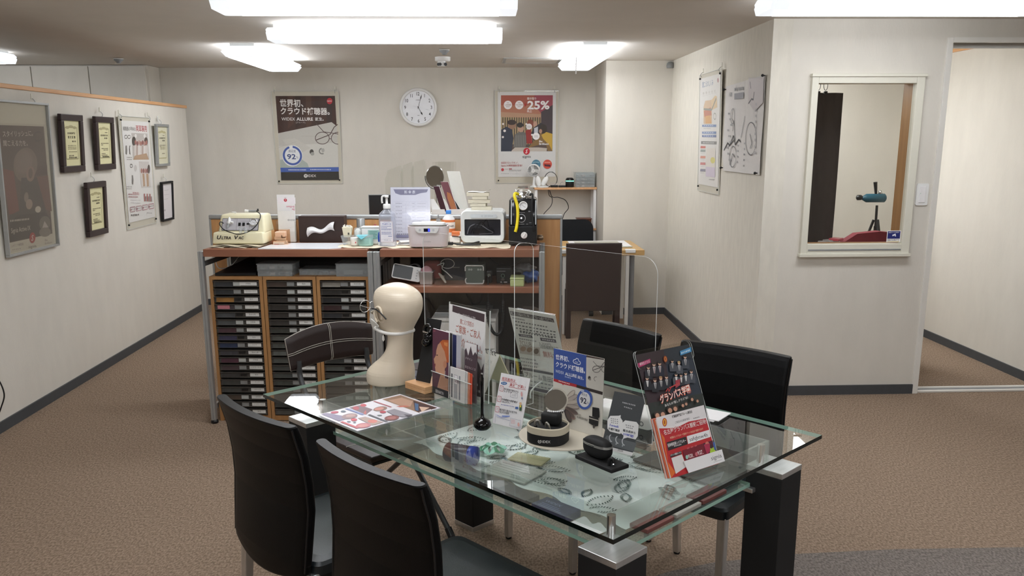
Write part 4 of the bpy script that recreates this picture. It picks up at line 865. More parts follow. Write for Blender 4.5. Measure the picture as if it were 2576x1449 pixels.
b.text('アルボナース', .012, .098, .0105, P('2748a8'), .001, w=.05, bold=.03); b.rect(.02, .112, .056, .1135, P('8a98c8'), .001)
for y, x1 in ((.088, .062), (.080, .04), (.073, .066), (.068, .064), (.055, .064), (.049, .06), (.043, .064)): 
    x = .006
    while x < x1: w = .002+.005*random.random(); b.rect(x, y, min(x+w, x1), y+.0032, P('7f86b4'), .001); x += w+.0014
b.rect(.044, .030, .066, .036, P('aab0cc'), .001); b.line([(.006, .016), (.066, .020)], .0007, P('8a90b0'), .001); b.text('アルボース', .018, .008, .008, P('55597a'), .001, w=.04); b.build('label', t)
b = MB(); b.lathe((0, 0, .212), [(.021, 0), (.021, .022), (.018, .025), (.007, .026), (.006, .06), (.012, .062), (.012, .070), (.006, .073)], M_wp, 24); b.tube(spline([(.012, 0, .281), (-.012, -.004, .282), (-.024, -.007, .278), (-.026, -.008, .258), (-.024, -.008, .242)], 5), .0055, M_wp, 10); b.build('pump', t)

# price list
t = dthing('price_sign', 'clear-cased white price list 料金表 leaning behind the sanitizer', 'sign', 1.118, .408, ZR)
t.matrix_world = MX.Translation(dk(1.118, .408, ZR)) @ MX.Rotation(DA, 4, 'Z')
b = MB(); b.T = frame((-.12, 0, .002), (1, 0, 0), (0, .12, .993)); b.bb((0, 0, 0), (.24, .315, .0015), P('e6e8f2', .35)); 
r = PR(b, ((0, 0), (240, 0), (240, 315), (0, 315)), .24, .315, 0, 0, .0016); r.poly([(18, 12), (228, 12), (220, 30), (180, 36), (150, 46), (60, 46), (30, 36)], '8a8aa4'); r.text('料 金 表', 84, 150, 29, 20, 'eef0f6', .015)
for k in range(10): y = 86+k*21; r.line([(14, y), (226, y)], .7, 'b9bcd0'); r.greek(30, 70, y+10, 3, '8f92a4', 4); r.greek(130, 146, y+10, 3, 'a0a3b4', 2); r.greek(160, 214, y+10, 2.6, 'b0b3c2', 6)
for x in (14, 92, 112, 148, 226): r.line([(x, 86), (x, 275)], .7, 'b9bcd0')
r.rect(16, 286, 228, 302, '8d8da8'); r.greek(24, 120, 280, 4, '77788c', 8); b.build('sheet', t)
b = MB(); b.T = frame((-.122, -.004, 0), (1, 0, 0), (0, .12, .993)); b.bb((0, 0, .0018), (.244, .32, .003), glass('sign_sleeve', 'fafafc', .12, 1.6)); b.bb((0, 0, -.003), (.244, .32, -.0015), M_clear); b.build('sleeve', t)
b = MB(); b.bb((-.122, -.06, 0), (.122, .02, .002), M_clear); b.build('base', t)
t = dthing('folded_leaflets', 'folded white and grey papers lying between the sanitizer and the white ultrasonic cleaner', 'papers', 1.118, .19, ZR)
for k in range(3): MB().box((.0, .0, .004+.007*k), (.08-.01*k, .07, .006), (M_paper, P('8a8a90'), M_paper)[k], .002, .25*k-.2).build('sheet', t)

# ultrasonic cleaner
t = dthing('ultrasonic_cleaner', 'white rounded ultrasonic cleaner with a blue digital display at the worktop edge', 'cleaner', 1.270, .108, ZR)
b = MB(); secs = [(.106, .064, .004, .03), (.107, .066, .02, .03), (.113, .070, .112, .03), (.113, .07, .118, .03)]
rr = [[V((x, y, z)) for x, y in rrect(-w, -d, w, d, q, 6)] for w, d, z, q in secs]; n = len(rr[0]); M_pk = mat('cleaner_white', 'dcd3d4', .35, var=.015)
for i in range(3): b.add(rr[i]+rr[i+1], [(j, (j+1) % n, n+(j+1) % n, n+j) for j in range(n)], M_pk, True)
b.add(rr[-1], [tuple(range(n))], M_pk); b.add(rr[0], [tuple(range(n-1, -1, -1))], M_pk)
for x in (-.08, .08):
    for y in (-.045, .045): b.cyl((x, y, .002), .008, .004, M_grey, 12)
b.T = frame((.0, -.0672, .03), (1, 0, 0), (0, -.04, 1)); b.text('CITIZEN', 0, 0, .009, P('98929a'), .0006, 'C', sx=1.2); b.build('housing', t)
MB().prism(rrect(-.108, -.065, .108, .065, .03), .118, .126, M_steel).build('rim', t)
b = MB(); b.prism(rrect(-.09, -.052, .09, .052, .026), .126, .134, M_wp); b.prism(rrect(-.04, -.03, .044, .03, .012), .134, .140, M_wp); b.build('lid', t)
b = MB(); b.T = frame((0, -.0715, .082), (1, 0, 0), (0, -.06, 1)); b.prism([(-.05, 0), (.05, 0), (.064, .014), (.068, .034), (-.068, .034), (-.064, .014)], 0, .003, M_wp)
b.bb((-.018, .008, .003), (.017, .026, .0036), P('14142a', .15)); 
for x in (-.04, .036): b.disc(x, .017, .007, P('c9cccf'), .0032)
b.build('control_panel', t)
b = MB(); b.T = frame((0, -.0752, .082), (1, 0, 0), (0, -.06, 1)); b.bb((.006, .009, 0), (.0165, .025, .0002), mat('blue_display', '2334e0', .3, emit=1.2)); b.text('0', .0112, .0115, .015, P('aab4ff'), .0004, 'C'); b.build('display', t)

# vacuum bottle with orange bands
t = dthing('vacuum_bottle', 'white bottle with orange bands and a blue cap between the cleaner and the UV box', 'bottle', 1.352, .395, ZR)
b = MB(); b.lathe((0, 0, 0), [(.036, 0), (.0385, .004), (.0385, .115), (.036, .132), (.022, .148), (.015, .154), (.015, .160)], mat('bottle_white', 'e9e9ea', .35, var=.01), 32)
for z0, z1 in ((.112, .126), (.052, .074)): b.lathe((0, 0, 0), [(.0388, z0), (.0388, z1)], P('e07a42'), 32, caps=False)
b.add([(.0389*sin(a), -.0389*cos(a), z) for z in (.074, .112) for a in [rad(-70+140*k/16) for k in range(17)]], [(k, k+1, k+18, k+17) for k in range(16)], P('efe9e0'))
b.build('body', t)
b = MB(); g, f = glyphs('vacuum', .01, 0); xs = [p[0] for p in g]; mx = max(xs)
b.add([(.0392*sin((p[0]-mx/2)*.016/.0392+.35), -.0392*cos((p[0]-mx/2)*.016/.0392+.35), .085+p[1]*.02) for p in g], f, P('4a4448')); b.build('lettering', t)
MB().cyl((0, 0, .170), .0165, .022, mat('blue_cap', '3f86d8', .35), 24, bev=.002).build('cap', t)
t = dthing('plug_pile', 'white and orange plug with small cables beside the UV box', 'plug', 1.405, .30, ZR)
b = MB(); b.box((0, 0, .05), (.05, .035, .03), P('e07a42'), .005); b.box((.022, .0, .05), (.022, .03, .026), M_wp, .005); b.box((-.005, 0, .018), (.06, .05, .036), M_paper, .004); b.build('body', t)
b = MB(); b.tube(spline([(.01, -.005, .034), (.03, -.03, .042), (.05, -.01, .05), (.06, .02, .06)], 5), .003, M_wp); b.tube(spline([(-.02, -.02, .038), (.02, -.035, .036), (.06, -.02, .03)], 5), .003, M_black); b.build('cable', t)

# UV sterilizer
t = dthing('uv_sterilizer', 'rounded white UV dryer box with a dark window full of cables', 'sterilizer', 1.568, .325, ZR)
M_uv = mat('uv_white', 'dfe2e1', .3, var=.015)
b = MB(); w, h, d = .128, .192, .105; R_ = .034
out = [(x, z) for x, z in rrect(-w, .006, w, h, R_, 8)]; inn = [(x, z) for x, z in rrect(-.105, .048, .105, .142, .006, 8)]; n = len(out)
rings = [(out, d), (out, -d+.012), ([(x*.965, .006+(z-.006)*.965+.003) for x, z in out], -d), (inn, -d+.004), (inn, -d+.05)]
vs = [[V((x, y, z)) for x, z in p] for p, y in rings]
for i in range(4): b.add(vs[i]+vs[i+1], [(j, (j+1) % n, n+(j+1) % n, n+j)[::-1] for j in range(n)], M_uv, i < 2)
b.add(vs[0], [tuple(range(n))], M_uv)
b.add([V((x, -d+.052, z)) for x, z in inn], [tuple(range(n))], mat('uv_inside', '77777c', .3, .5))
b.T = frame((0, -d-.0008, .156), (1, 0, 0), (0, .1, 1)); b.prism(rrect(-.07, -.006, .085, .016, .01), 0, .0006, P('c4cacd')); b.text('UV', .012, .001, .012, P('77808a'), .0008); b.rect(.03, .004, .062, .0055, P('5a6068'), .0008); b.ring(-.002, .005, .003, .0045, P('8a9298'), .0008); b.build('housing', t)
for x in (-.09, .09): MB().box((x, 0, .004), (.03, .12, .008), M_grey).build('foot', t)
b = MB(); b.bb((-.105, -d+.006, .048), (.105, -d+.008, .142), M_smoke); b.build('window', t)
t = dthing('cable_coil', 'black adapter and coiled cables inside the UV dryer box', 'cables', 1.568, .25, ZR+.052)
b = MB(); b.box((.0, .0, .022), (.12, .028, .034), M_black, .004); b.build('adapter', t)
for k in range(4): MB().tube(spline([(-.09+.02*k, -.012, .006), (-.07+.03*k, -.015, .05+.012*k), (-.02+.02*k, -.013, .06-.008*k), (.03+.01*k, -.016, .03), (.06, -.015, .012), (-.02, -.017, .004+.003*k)], 6), .0028, M_black if k else M_wp).build('cable', t)
# stack of small cream boxes
zb = ZR+.192; pl = [(.015, .118, .021, 'dd', 0), (-.004, .092, .018, '', -.05), (.0, .128, .02, '', .06), (.005, .086, .019, '', .0), (-.006, .13, .021, '', .03)]
nm = ['bottom one of the five cream boxes stacked on the UV dryer', 'second cream box up in the stack on the UV dryer, with an open flap', 'third cream box up in the stack on the UV dryer', 'narrow fourth cream box up in the stack on the UV dryer', 'topmost cream box on the UV dryer, a white sheet on it']
for k, (dx, w, h, _, rz) in enumerate(pl):
    t = dthing('carton', nm[k], 'box', 1.545+dx, .30, zb, rz, 'cream boxes stacked on the UV dryer')
    b = MB(); b.box((0, 0, h/2-.0005), (w, .08, h-.001), mat('carton_cream', 'd9d2bd', .6, var=.03), .001); b.build('carton_body', t)
    if k == 1: MB().add([(-w/2, -.041, h-.004), (.01, -.041, h-.004), (-w/2+.02, -.045, h+.008)], [(0, 1, 2)], P('e8e2d0')).build('flap', t)
    zb += h+.0005
t = dthing('loose_sheet', 'curled white sheet lying on the topmost cream box', 'paper', 1.54, .30, zb)
MB().grid(lambda u, v: (-.062+.135*u, -.038+.076*v, .002+.002*sin(u*7)+.014*max(0, u-.72)/.28*(1-.3*v)), 16, 4, M_paper).build('paper', t)

# black vacuum unit with yellow hose
t = dthing('vacuum_unit', 'black upright vacuum unit with gauge, white knob and yellow hose at the right end', 'machine', 1.803, .285, DT)
b = MB(); hexa(b, rectxy(-.081, -.115, .081, .1), rectxy(-.081, -.113, .081, .1), .006, .115, M_black, .006, 2)
M_gb = mat('black_gloss', '15171c', .12, var=.02)
hexa(b, rectxy(-.082, -.108, .082, .1), rectxy(-.078, -.085, .078, .1), .112, .268, M_gb, .012, 3)
for x in (-.06, .06):
    for y in (-.09, .07): b.cyl((x, y, .003), .01, .006, M_black, 12)
b.build('housing', t)
F = frame((0, -.1085, .112), (1, 0, 0), (0, .145, .99))
b = MB(); b.T = F; b.prism(rrect(-.05, .004, .056, .148, .006), .0005, .0022, M_blackm); IK = P('a8a8ac')
for x0, x1, y in ((-.02, .012, .078), (-.03, .008, .012), (.036, .05, .02), (.02, .03, .012), (.034, .05, .084)): b.rect(x0, y, x1, y+.0018, IK, .0025)
b.ring(.036, .085, .002, .0035, IK, .0025); b.build('face_plate', t)
b = MB(); b.T = F; b.lathe((.002, .116, .002), [(.025, 0), (.026, .008), (.022, .012), (.0195, .008)], M_wp, 32, caps=False); b.cyl((.002, .116, .006), .0205, .002, P('e6e6e6')); b.line([(-.006, .122), (.014, .108)], .0014, M_ink, .0073)
for k in range(9): a = rad(-40+k*32); b.line([(.002+.015*cos(a), .116+.015*sin(a)), (.002+.018*cos(a), .116+.018*sin(a))], .0008, M_ink, .0073)
b.build('gauge', t)
b = MB(); b.T = F; b.ring(-.008, .046, .021, .024, P('c9c9cb'), .003); b.cyl((-.008, .046, .004), .021, .003, M_blackm); b.cyl((-.008, .046, .010), .0055, .016, M_steel, 14); b.build('port', t)
b = MB(); b.T = frame((.008, -.1145, .062), (1, 0, 0), (0, 0, 1)); b.cyl((0, 0, .008), .0185, .016, M_wp, 32, bev=.002); b.box((0, 0, .017), (.005, .034, .006), M_wp, .001, -.5); b.build('knob', t)
b = MB(); b.T = F
b.tube(spline([(-.028, .185, -.02), (-.045, .186, .0), (-.046, .165, .012), (-.032, .12, .014), (-.028, .06, .014), (-.034, .0, .016), (-.042, -.032, .014)], 8), .0088, mat('yellow_hose', 'f2dc22', .4, var=.02), 14); b.build('yellow_hose', t)
b = MB(); b.T = F; b.tube(spline([(.04, .18, -.02), (.055, .18, .0), (.052, .12, .010), (.054, .05, .010), (.062, -.005, .012), (.066, -.03, .006)], 8), .006, M_blackm, 12); b.build('black_hose', t)
for x in (-.066, .074): b = MB(); b.T = F; b.bb((x-.003, .01, .0), (x+.003, .148, .0028), M_alu, .001); b.build('side_trim', t)
b = MB(); b.lathe((-.002, -.01, .268), [(.05, 0), (.05, .012), (.046, .014), (.046, .05), (.04, .054)], M_clear, 28); b.build('collector_jar', t)
b = MB(); b.lathe((-.002, -.01, .270), [(.038, 0), (.038, .03), (.02, .034)], M_steel, 24); b.box((-.002, -.02, .330), (.06, .03, .012), M_steel, .003); b.tube([(-.03, -.02, .31), (-.045, -.05, .3)], .006, M_steel, 10); b.tube([(.03, -.02, .31), (.045, -.05, .296)], .006, M_steel, 10); b.build('collector_fitting', t)
MB().lathe((.098, .03, .032), [(.012, -.02), (.017, -.014), (.017, .012), (.01, .02)], mat('bronze_knob', '8d7c68', .3, .8), 16, 'X').build('side_port', t)
t = dthing('power_cable', 'bundled black power cable lying in front of the UV dryer', 'cable', 1.475, .135, ZR)
b = MB(); b.tube(spline([(-.075, .0, .012), (-.02, -.01, .010), (.03, -.015, .012), (.06, .0, .018), (.078, .006, .022), (.07, .012, .014), (.02, .004, .010), (-.03, .01, .008), (-.06, .012, .008)], 7), .0042, M_black); b.tube(spline([(-.05, -.012, .008), (0, -.02, .007), (.05, -.025, .007), (.09, -.02, .007)], 6), .0042, M_black); b.build('cord', t)
MB().box((-.085, .002, .012), (.03, .02, .018), M_black, .003).build('plug', t); MB().box((-.02, -.005, .010), (.012, .022, .018), M_wp, .003, .2).build('clip', t)

# ---------------------------------------------------------------- shelf of the right rack and below
ZS = .82
t = dthing('card_box', 'plain beige card box at the left back of the rack shelf', 'box', 1.10, .30, ZS); MB().box((0, 0, .07), (.06, .04, .14), P('8f8578'), .002).build('carton_body', t)
t = dthing('video_phone', 'white-framed black monitor phone leaning on the rack shelf above the mannequin', 'phone', 1.125, .12, ZS)
b = MB(); b.T = frame((-.075, -.03, .036), (1, 0, -.18), (.15, .35, .9)); b.prism(rrect(0, 0, .165, .085, .012), 0, .014, M_wp); b.prism(rrect(.006, .006, .115, .079, .006), .014, .0146, M_black)
for k in range(4): b.disc(.142, .018+.016*k, .004, P('b9bbbd'), .0145)
b.build('body', t)
t = dthing('cable_bundle', 'tangle of grey cable behind the monitor phone on the rack shelf', 'cables', 1.155, .26, ZS)
b = MB()
for k in range(3): b.tube([(.03*cos(a)*(1+.1*k), .01*k+.01*sin(a*2), .06+.03*sin(a)) for a in [2*pi*j/20 for j in range(20)]], .003, P('8d8d90'), 6, True)
b.box((0, .01, .02), (.07, .05, .04), M_grey, .004); b.build('cord', t)
t = dthing('steel_cup', 'square steel cup holding pink foam on the rack shelf', 'cup', 1.252, .10, ZS)
b = MB(); hexa(b, rectxy(-.036, -.03, .036, .03), rectxy(-.04, -.034, .04, .034), 0, .072, M_brush, .003); b.build('cup', t); MB().box((0, 0, .073), (.088, .076, .004), M_brush, .001).build('rim', t)
MB().lathe((0, 0, .074), [(.034, 0), (.03, .012), (.015, .026), (.004, .03)], mat('pink_foam', 'cfa0a8', .9), 20).build('foam', t)
t = dthing('red_pouch', 'red pouch with tangled white cords behind the steel cup', 'pouch', 1.27, .25, ZS)
MB().box((0, 0, .06), (.10, .06, .11), mat('red_pouch_fabric', '9a4a44', .7), .02, None, 3).build('pouch', t)
b = MB(); b.tube([(.09+.04*cos(a), -.03, .10+.028*sin(a)) for a in [2*pi*j/24 for j in range(24)]], .0022, M_wp, 6, True); b.tube(spline([(.03, -.034, .09), (.07, -.04, .105), (.06, -.05, .075), (.09, -.06, .05), (.12, -.06, .02)], 5), .003, M_wp); b.build('cord', t)
t = dthing('hand_tool', 'grey handled tool hanging beside the steel cup', 'tool', 1.345, .07, ZS)
b = MB(); b.tube([(-.02, .02, .062), (.0, .0, .045), (.022, -.01, .012)], .006, P('a8a49a', .4), rs=[.005, .009, .006]); b.build('handle', t)
t = dthing('navy_case', 'large matte navy case filling the middle of the rack shelf', 'case', 1.44, .30, ZS)
b = MB(); b.box((0, 0, .078), (.20, .16, .155), mat('navy_case_plastic', '15182a', .5), .006); b.box((-.03, -.0815, .078), (.045, .003, .006), M_steel, .001); b.build('shell', t)
t = dthing('cradle', 'grey-green charging cradle with a white curved rim on the rack shelf', 'cradle', 1.528, .12, ZS)
M_crd = mat('cradle_grey', '5f6963', .4)
b = MB(); b.bb((-.052, -.02, .004), (.056, .10, .112), M_crd); b.build('body', t)
b = MB(); P_ = [(x, -.026, z) for x, z in ((-.052, .075), (-.052, .098), (-.046, .106), (.046, .106), (.052, .098), (.052, .078))]; b.tube(P_, .0032, M_wp, 8)
b.tube(spline([(-.046, -.026, .034), (-.052, -.026, .024), (-.048, -.026, .006), (-.034, -.026, .003), (.034, -.026, .003), (.05, -.026, .006), (.054, -.026, .024)], 4), .0035, M_wp, 8)
for x in (-.03, -.017, .022, .036): b.cyl((x, -.022, .083), .006, .004, P('a9b2ac'), 12, 'Y')
b.build('rim', t)
t = dthing('control_box', 'small black control box with a dial and plugged coiled cord on the rack shelf', 'control box', 1.685, .13, ZS)
b = MB(); b.box((.01, .03, .045), (.085, .09, .09), M_black, .004); b.T = frame((-.03, -.0155, 0), (1, 0, 0), (0, 0, 1)); b.rect(.0, .07, .05, .073, P('9a9aa0'), .0005); b.ring(.035, .045, .009, .011, P('7f9a88'), .0006); b.rect(.02, .006, .06, .011, P('c8c8ca'), .0006); b.build('body', t)
MB().lathe((.005, -.016, .022), [(.004, .012), (.011, .008), (.011, 0)], P('56504c', .4), 16, 'Y').build('plug', t)
b = MB(); b.box((-.075, .02, .035), (.03, .05, .07), M_black, .004); b.lathe((-.075, -.008, .048), [(.009, .008), (.009, 0), (.005, -.004)], M_steel, 14, 'Y'); b.build('jack_box', t)
b = MB(); q = spline([(-.075, -.018, .044), (-.078, -.05, .02), (-.078, -.062, -.1), (-.078, -.06, -.2), (-.055, -.062, -.27), (-.022, -.064, -.29), (.002, -.062, -.25), (.006, -.06, -.12), (.006, -.045, -.01), (.005, -.03, .018)], 26)
hel = []; L_ = len(q)
for i, p in enumerate(q):
    k = 1 if .28 < i/L_ < .74 else 0; hel.append(p)
rs = [(.0105 if (i % 3) else .0075) if .22 < i/L_ < .80 else .0042 for i in range(L_)]
b.tube(hel, .004, M_black, 10, rs=rs); b.build('coiled_cord', t)
t = dthing('lime_box', 'pale lime lidded plastic box near the right end of the rack shelf', 'box', 1.775, .07, ZS)
M_lime = mat('lime_plastic', 'b9c48a', .4, var=.03); b = MB(); b.box((0, 0, .02), (.078, .13, .04), M_lime, .006); b.build('body', t); MB().box((0, 0, .0445), (.08, .132, .009), M_lime, .003).build('lid', t)
t = dthing('plastic_bag', 'crumpled blue and grey plastic bag at the right end of the rack shelf', 'bag', 1.845, .17, ZS)
def blob(u, v, s=(.05, .06, .04)): a, c = 2*pi*u, pi*(v-.5); k = 1+.16*sin(3*a+5*c)+.1*sin(7*a-3*c); return (s[0]*k*cos(a)*cos(c), s[1]*k*sin(a)*cos(c), s[2]*(1+k*sin(c)))
MB().grid(blob, 24, 12, mat('blue_bag', '35538f', .35, var=.2), closeu=True).build('blue_part', t)
b = MB(); b.grid(lambda u, v: V(blob(u, v, (.06, .05, .025)))+V((-.03, .0, .055)), 24, 12, mat('grey_bag', '5a5b60', .3, var=.2), closeu=True); b.build('grey_part', t)
t = tag(MB().tube(spline([dk(1.44, .40, .78), dk(1.46, .38, .70), dk(1.50, .36, .655), dk(1.54, .36, .68), dk(1.55, .39, .76)], 8), .006, M_black).build('loop_cable'), 'loop of black cable hanging under the rack shelf', 'cable')
t = tag(MB().tube(spline([dk(1.58, .41, .95), dk(1.64, .38, .90), dk(1.74, .37, .895), dk(1.82, .39, .96)], 8), .006, M_black).build('sagging_cable'), 'black cable sagging across the back above the rack shelf', 'cable')
t = dthing('drawer_unit', 'white three-drawer unit on the floor under the rack shelf, behind the table signs', 'drawer unit', 1.275, .13, 0)
b = MB(); b.bb((0, 0, 0), (.37, .27, .595), M_wp, .004); b.build('carcass', t); MB().bb((-.004, -.02, .597), (.374, .27, .616), M_wp, .003).build('top', t)
for z0, z1 in ((.02, .25), (.258, .425), (.433, .588)): MB().bb((.006, -.016, z0), (.364, -.001, z1), M_wp, .003).build('drawer', t)
MB().bb((.01, .03, .617), (.34, .26, .64), M_haze, .003).build('clear_tray', t)
t = dthing('machine_housing', 'dark rounded machine housing with a grey side, standing at the right end under the rack', 'machine', 1.90, .22, 0)
M_hs = mat('housing_brown', '4a4038', .5)
pr = [(-.10, .0), (.092, 0), (.094, .40), (.088, .50), (.06, .585), (.02, .63), (-.03, .652), (-.10, .655)]
b = MB(); b.T = frame((0, -.10, 0), (1, 0, 0), (0, 0, 1)); b.prism(pr, -.17, 0, M_hs); b.build('shell', t)
b = MB(); b.T = frame((0, -.1005, 0), (1, 0, 0), (0, 0, 1)); b.prism([(-.10, 0), (.09, 0), (.092, .38), (.08, .48), (.04, .55), (-.02, .59), (-.10, .60)], 0, .006, M_black); b.prism([(-.10, .02), (.055, .02), (.058, .37), (.04, .44), (-.02, .47), (-.10, .48)], .006, .008, P('6c675c')); b.build('side_panel', t)
b = MB(); b.T = frame((.0, -.10, .645), (1, 0, 0), (0, 1, 0)); b.box((-.0, .05, -.004), (.014, .09, .004), P('a8a498'), 0); b.build('label_strip', t)

# ---------------------------------------------------------------- behind the low panel
t = thing('long_desk', 'long white desk hidden behind the low panel, carrying the monitor and mirror', 'desk', (-.75, 5.95, 0))
MB().bb((-.8, -.32, .69), (.85, .32, .72), M_wp, .003).build('desktop', t)
for x in (-.76, .8):
    for y in (-.28, .28): MB().bb((x-.02, y-.02, 0), (x+.02, y+.02, .69), M_alu).build('leg', t)
t = thing('monitor', 'black computer monitor just above the low panel, left of the acrylic screens', 'monitor', (-.55, 5.77, .72), .04)
b = MB(); b.box((-.0, 0, .415), (.39, .02, .28), M_black, .003); b.bb((-.195, -.012, .275), (-.191, .012, .556), M_grey); b.bb((-.195, -.012, .553), (.195, .012, .557), M_grey); b.build('screen', t)
b = MB(); b.bb((-.03, .01, .01), (.03, .03, .30), M_black); b.build('column', t); MB().bb((-.11, -.08, 0), (.11, .1, .012), M_black, .003).build('foot', t)
t = thing('acrylic_screen', 'folding three-leaf clear acrylic screen behind the price list', 'screen', (-.60, 6.2, .72), 0)
for x0, x1, h0, h1, dy in ((-.08, .05, .70, .735, .0), (.03, .125, .735, .757, .02), (.105, .21, .755, .775, .04)):
    b = MB(); b.T = frame((0, dy, 0), (1, 0, 0), (0, 0, 1)); b.prism([(x0, 0), (x1, 0), (x1, h1-.035), (x1-.012, h1), (x0+.022, h0), (x0, h0-.06)], 0, .004, glass('screen_acrylic', 'f8f8f6', .02, haze=.03, hazecol='d8dcd4'), M_aedge); b.build('leaf', t)
b = MB()
for k in range(2): b.bb((-.08, -.02+.06*k, 0), (.21, .0+.06*k, .012), M_clear)
b.build('foot', t)
t = thing('storage_box', 'white box on the hidden desk under the mirror and brochure rack', 'box', (-.25, 5.95, .72)); MB().bb((-.2, -.15, 0), (.18, .15, .41), M_wp, .004).build('carton_body', t)
t = thing('round_mirror', 'round tabletop mirror in a thin chrome ring above the low panel', 'mirror', (-.335, 6.02, 1.13))
b = MB(); M = frame((.02, 0, .25), (1, .12, 0), (0, .10, 1)); b.T = M; b.lathe((0, 0, 0), [(.060, 0), (.063, .004), (.060, .007)], M_steel, 40, caps=False, sy=1.22); b.build('ring', t)
b = MB(); b.T = M; b.cyl((0, 0, .003), .060, .002, mat('mirror_glass', 'd0d4d0', .02, 1, var=0), 40); b.v = [M @ (V((1, 0, 0))*q.x+V((0, 1.22, 0))*q.y+V((0, 0, q.z))) for q in [M.inverted() @ p for p in b.v]]; b.build('glass', t)
b = MB(); b.tube([M @ V((.068*cos(a), .083*sin(a), 0)) for a in [rad(175+k*11) for k in range(13)]], .0025, M_black); b.tube([M @ V((.01, -.083, 0)), (.03, .0, .08), (.03, .0, .01)], .005, M_steel); b.lathe((.03, 0, 0), [(.05, 0), (.05, .006), (.02, .012)], M_steel, 24); b.build('stand', t)
t = thing('brochure_rack', 'white stepped rack of leaning brochures above the low panel', 'rack', (-.225, 5.83, 1.13))
b = MB(); b.bb((-.105, -.05, 0), (.115, .08, .028), M_wp, .002); b.bb((-.105, -.05, .028), (.115, -.046, .045), M_wp)
for x in (-.09, -.02, .045): hexa(b, [(x-.012, .0), (x+.05, .0), (x+.05, .006), (x-.012, .006)], [(x-.035, .0), (x+.0, .0), (x+.0, .006), (x-.035, .006)], .028, .11, M_wp)
b.build('rack_body', t)
def lean(label, x, w, h, c1, c2, tilt, y, name='brochure'):
    t = thing(name, label, 'brochure', (-.225+x, 5.83+y, 1.16), 0, 'brochures in the white rack'); b = MB(); b.T = frame((0, 0, 0), (cos(tilt), 0, -sin(tilt)*0+.0), (-sin(tilt), .06, cos(tilt)))
    b.T = frame((0, 0, 0), (.86, -.5, 0), (-sin(tilt), 0.02, cos(tilt))); b.bb((0, 0, 0), (w, h, .004), M_paper); b.rect(0, 0, w, h, P(c1), .0045)
    if c2: b.flat([(w*.25, 0), (w*.9, 0), (w*.95, h*.3), (w*.8, h*.62), (w*.4, h*.66), (w*.2, h*.45)], P(c2), .0048)
    b.build('paper', t)
lean('dark plum brochure, leftmost in the white rack', -.04, .045, .175, '472834', None, .28, -.03)
lean('brochure with a red-haired woman in the white rack', .02, .06, .205, '7c5058', 'b87a54', .30, -.015)
lean('thin black-edged white brochure at the right of the white rack', .07, .03, .18, 'd8d8d4', '2a2a2a', .52, .0)
lean('tall white leaflet with a grey header at the back of the rack', .06, .10, .27, 'd9d9d2', None, .22, .04)
t = thing('clear_sleeves', 'upright clear plastic sleeves standing behind the round mirror', 'sleeves', (-.30, 6.1, 1.13)); b = MB()
for k in range(3): b.T = frame((-.05+.02*k, .012*k, 0), (1, .1*k, 0), (.04, .03, 1)); b.bb((0, 0, 0), (.13, .35, .001), M_clear)
b.build('sleeve', t)

# ---------------------------------------------------------------- rear corner: shelf, desk, two chairs
t = thing('wall_shelf', 'wood and white metal shelf unit against the back wall beside the column', 'shelf', (.525, 8.42, 0))
for z, n in ((1.175, 'top_board'), (.775, 'lower_board')): MB().bb((0, 0, z-.02), (.612, .245, z), M_woodT, .002).build(n, t)
for x in (.0, .578):
    for y in (.012, .212): MB().bb((x+.003, y, 0), (x+.03, y+.024, 1.154), M_wp).build('leg', t)
ZW = 1.175
t = thing('desk_fan', 'small white clip fan at the left end of the wall shelf', 'fan', (.53, 8.52, ZW))
b = MB(); b.lathe((0, 0, 0), [(.045, 0), (.045, .008), (.018, .02), (.013, .08), (.010, .105)], M_wp, 24); b.build('base', t)
b = MB(); b.T = frame((-.008, 0, .162), (1, -.25, 0), (0, -.15, 1)); b.lathe((0, 0, 0), [(.050, -.026), (.062, -.02), (.065, 0), (.062, .016), (.056, .018)], M_wp, 36, caps=False); b.disc(0, 0, .05, M_grey, -.02)
for k in range(26): a = 2*pi*k/26; b.tube([(.014*cos(a), .014*sin(a), .022), (.06*cos(a), .06*sin(a), .016)], .0011, M_wp, 5)
b.cyl((0, 0, .02), .018, .008, M_wp, 20); b.cyl((0, 0, .0245), .004, .002, M_grey, 10); b.build('head', t)
for k in range(3): b = MB(); b.T = frame((-.008, 0, .162), (1, -.25, 0), (0, -.15, 1)) @ MX.Rotation(2*pi*k/3, 4, 'Z'); b.flat([(.01, -.01), (.05, -.03), (.055, .01), (.012, .012)], M_wp, 0); b.build('blade', t)
t = thing('hearing_aid_stand', 'two white wing-shaped display shells on a white dish beside the fan', 'stand', (.60, 8.47, ZW))
b = MB(); b.lathe((.01, 0, 0), [(.055, 0), (.06, .012), (.055, .014)], M_wp, 28); b.build('dish', t)
for x, r_ in ((-.035, -.15), (.03, .55)): b = MB(); b.lathe((0, 0, 0), [(.004, -.05), (.02, -.04), (.026, 0), (.022, .03), (.006, .05)], M_wp, 20, sy=.5); b.v = [MX.Translation((x, 0, .062)) @ MX.Rotation(r_, 4, 'Y') @ p for p in b.v]; b.build('wing', t)
t = thing('headphone_band', 'thin black headband arch over a black dock on the wall shelf', 'headset', (.70, 8.49, ZW))
MB().bb((-.015, -.03, 0), (.06, .03, .022), M_black, .003).build('dock', t)
b = MB(); b.tube([(-.01+.062*cos(a), 0, .075+.072*sin(a)) for a in [rad(-30+k*13) for k in range(17)]], .0032, M_black); b.tube(spline([(.044, 0, .04), (.03, 0, .025), (.01, 0, .02)], 4), .003, M_grey); b.bb((-.03, -.006, .144), (.012, .006, .152), M_grey); b.build('headband', t)
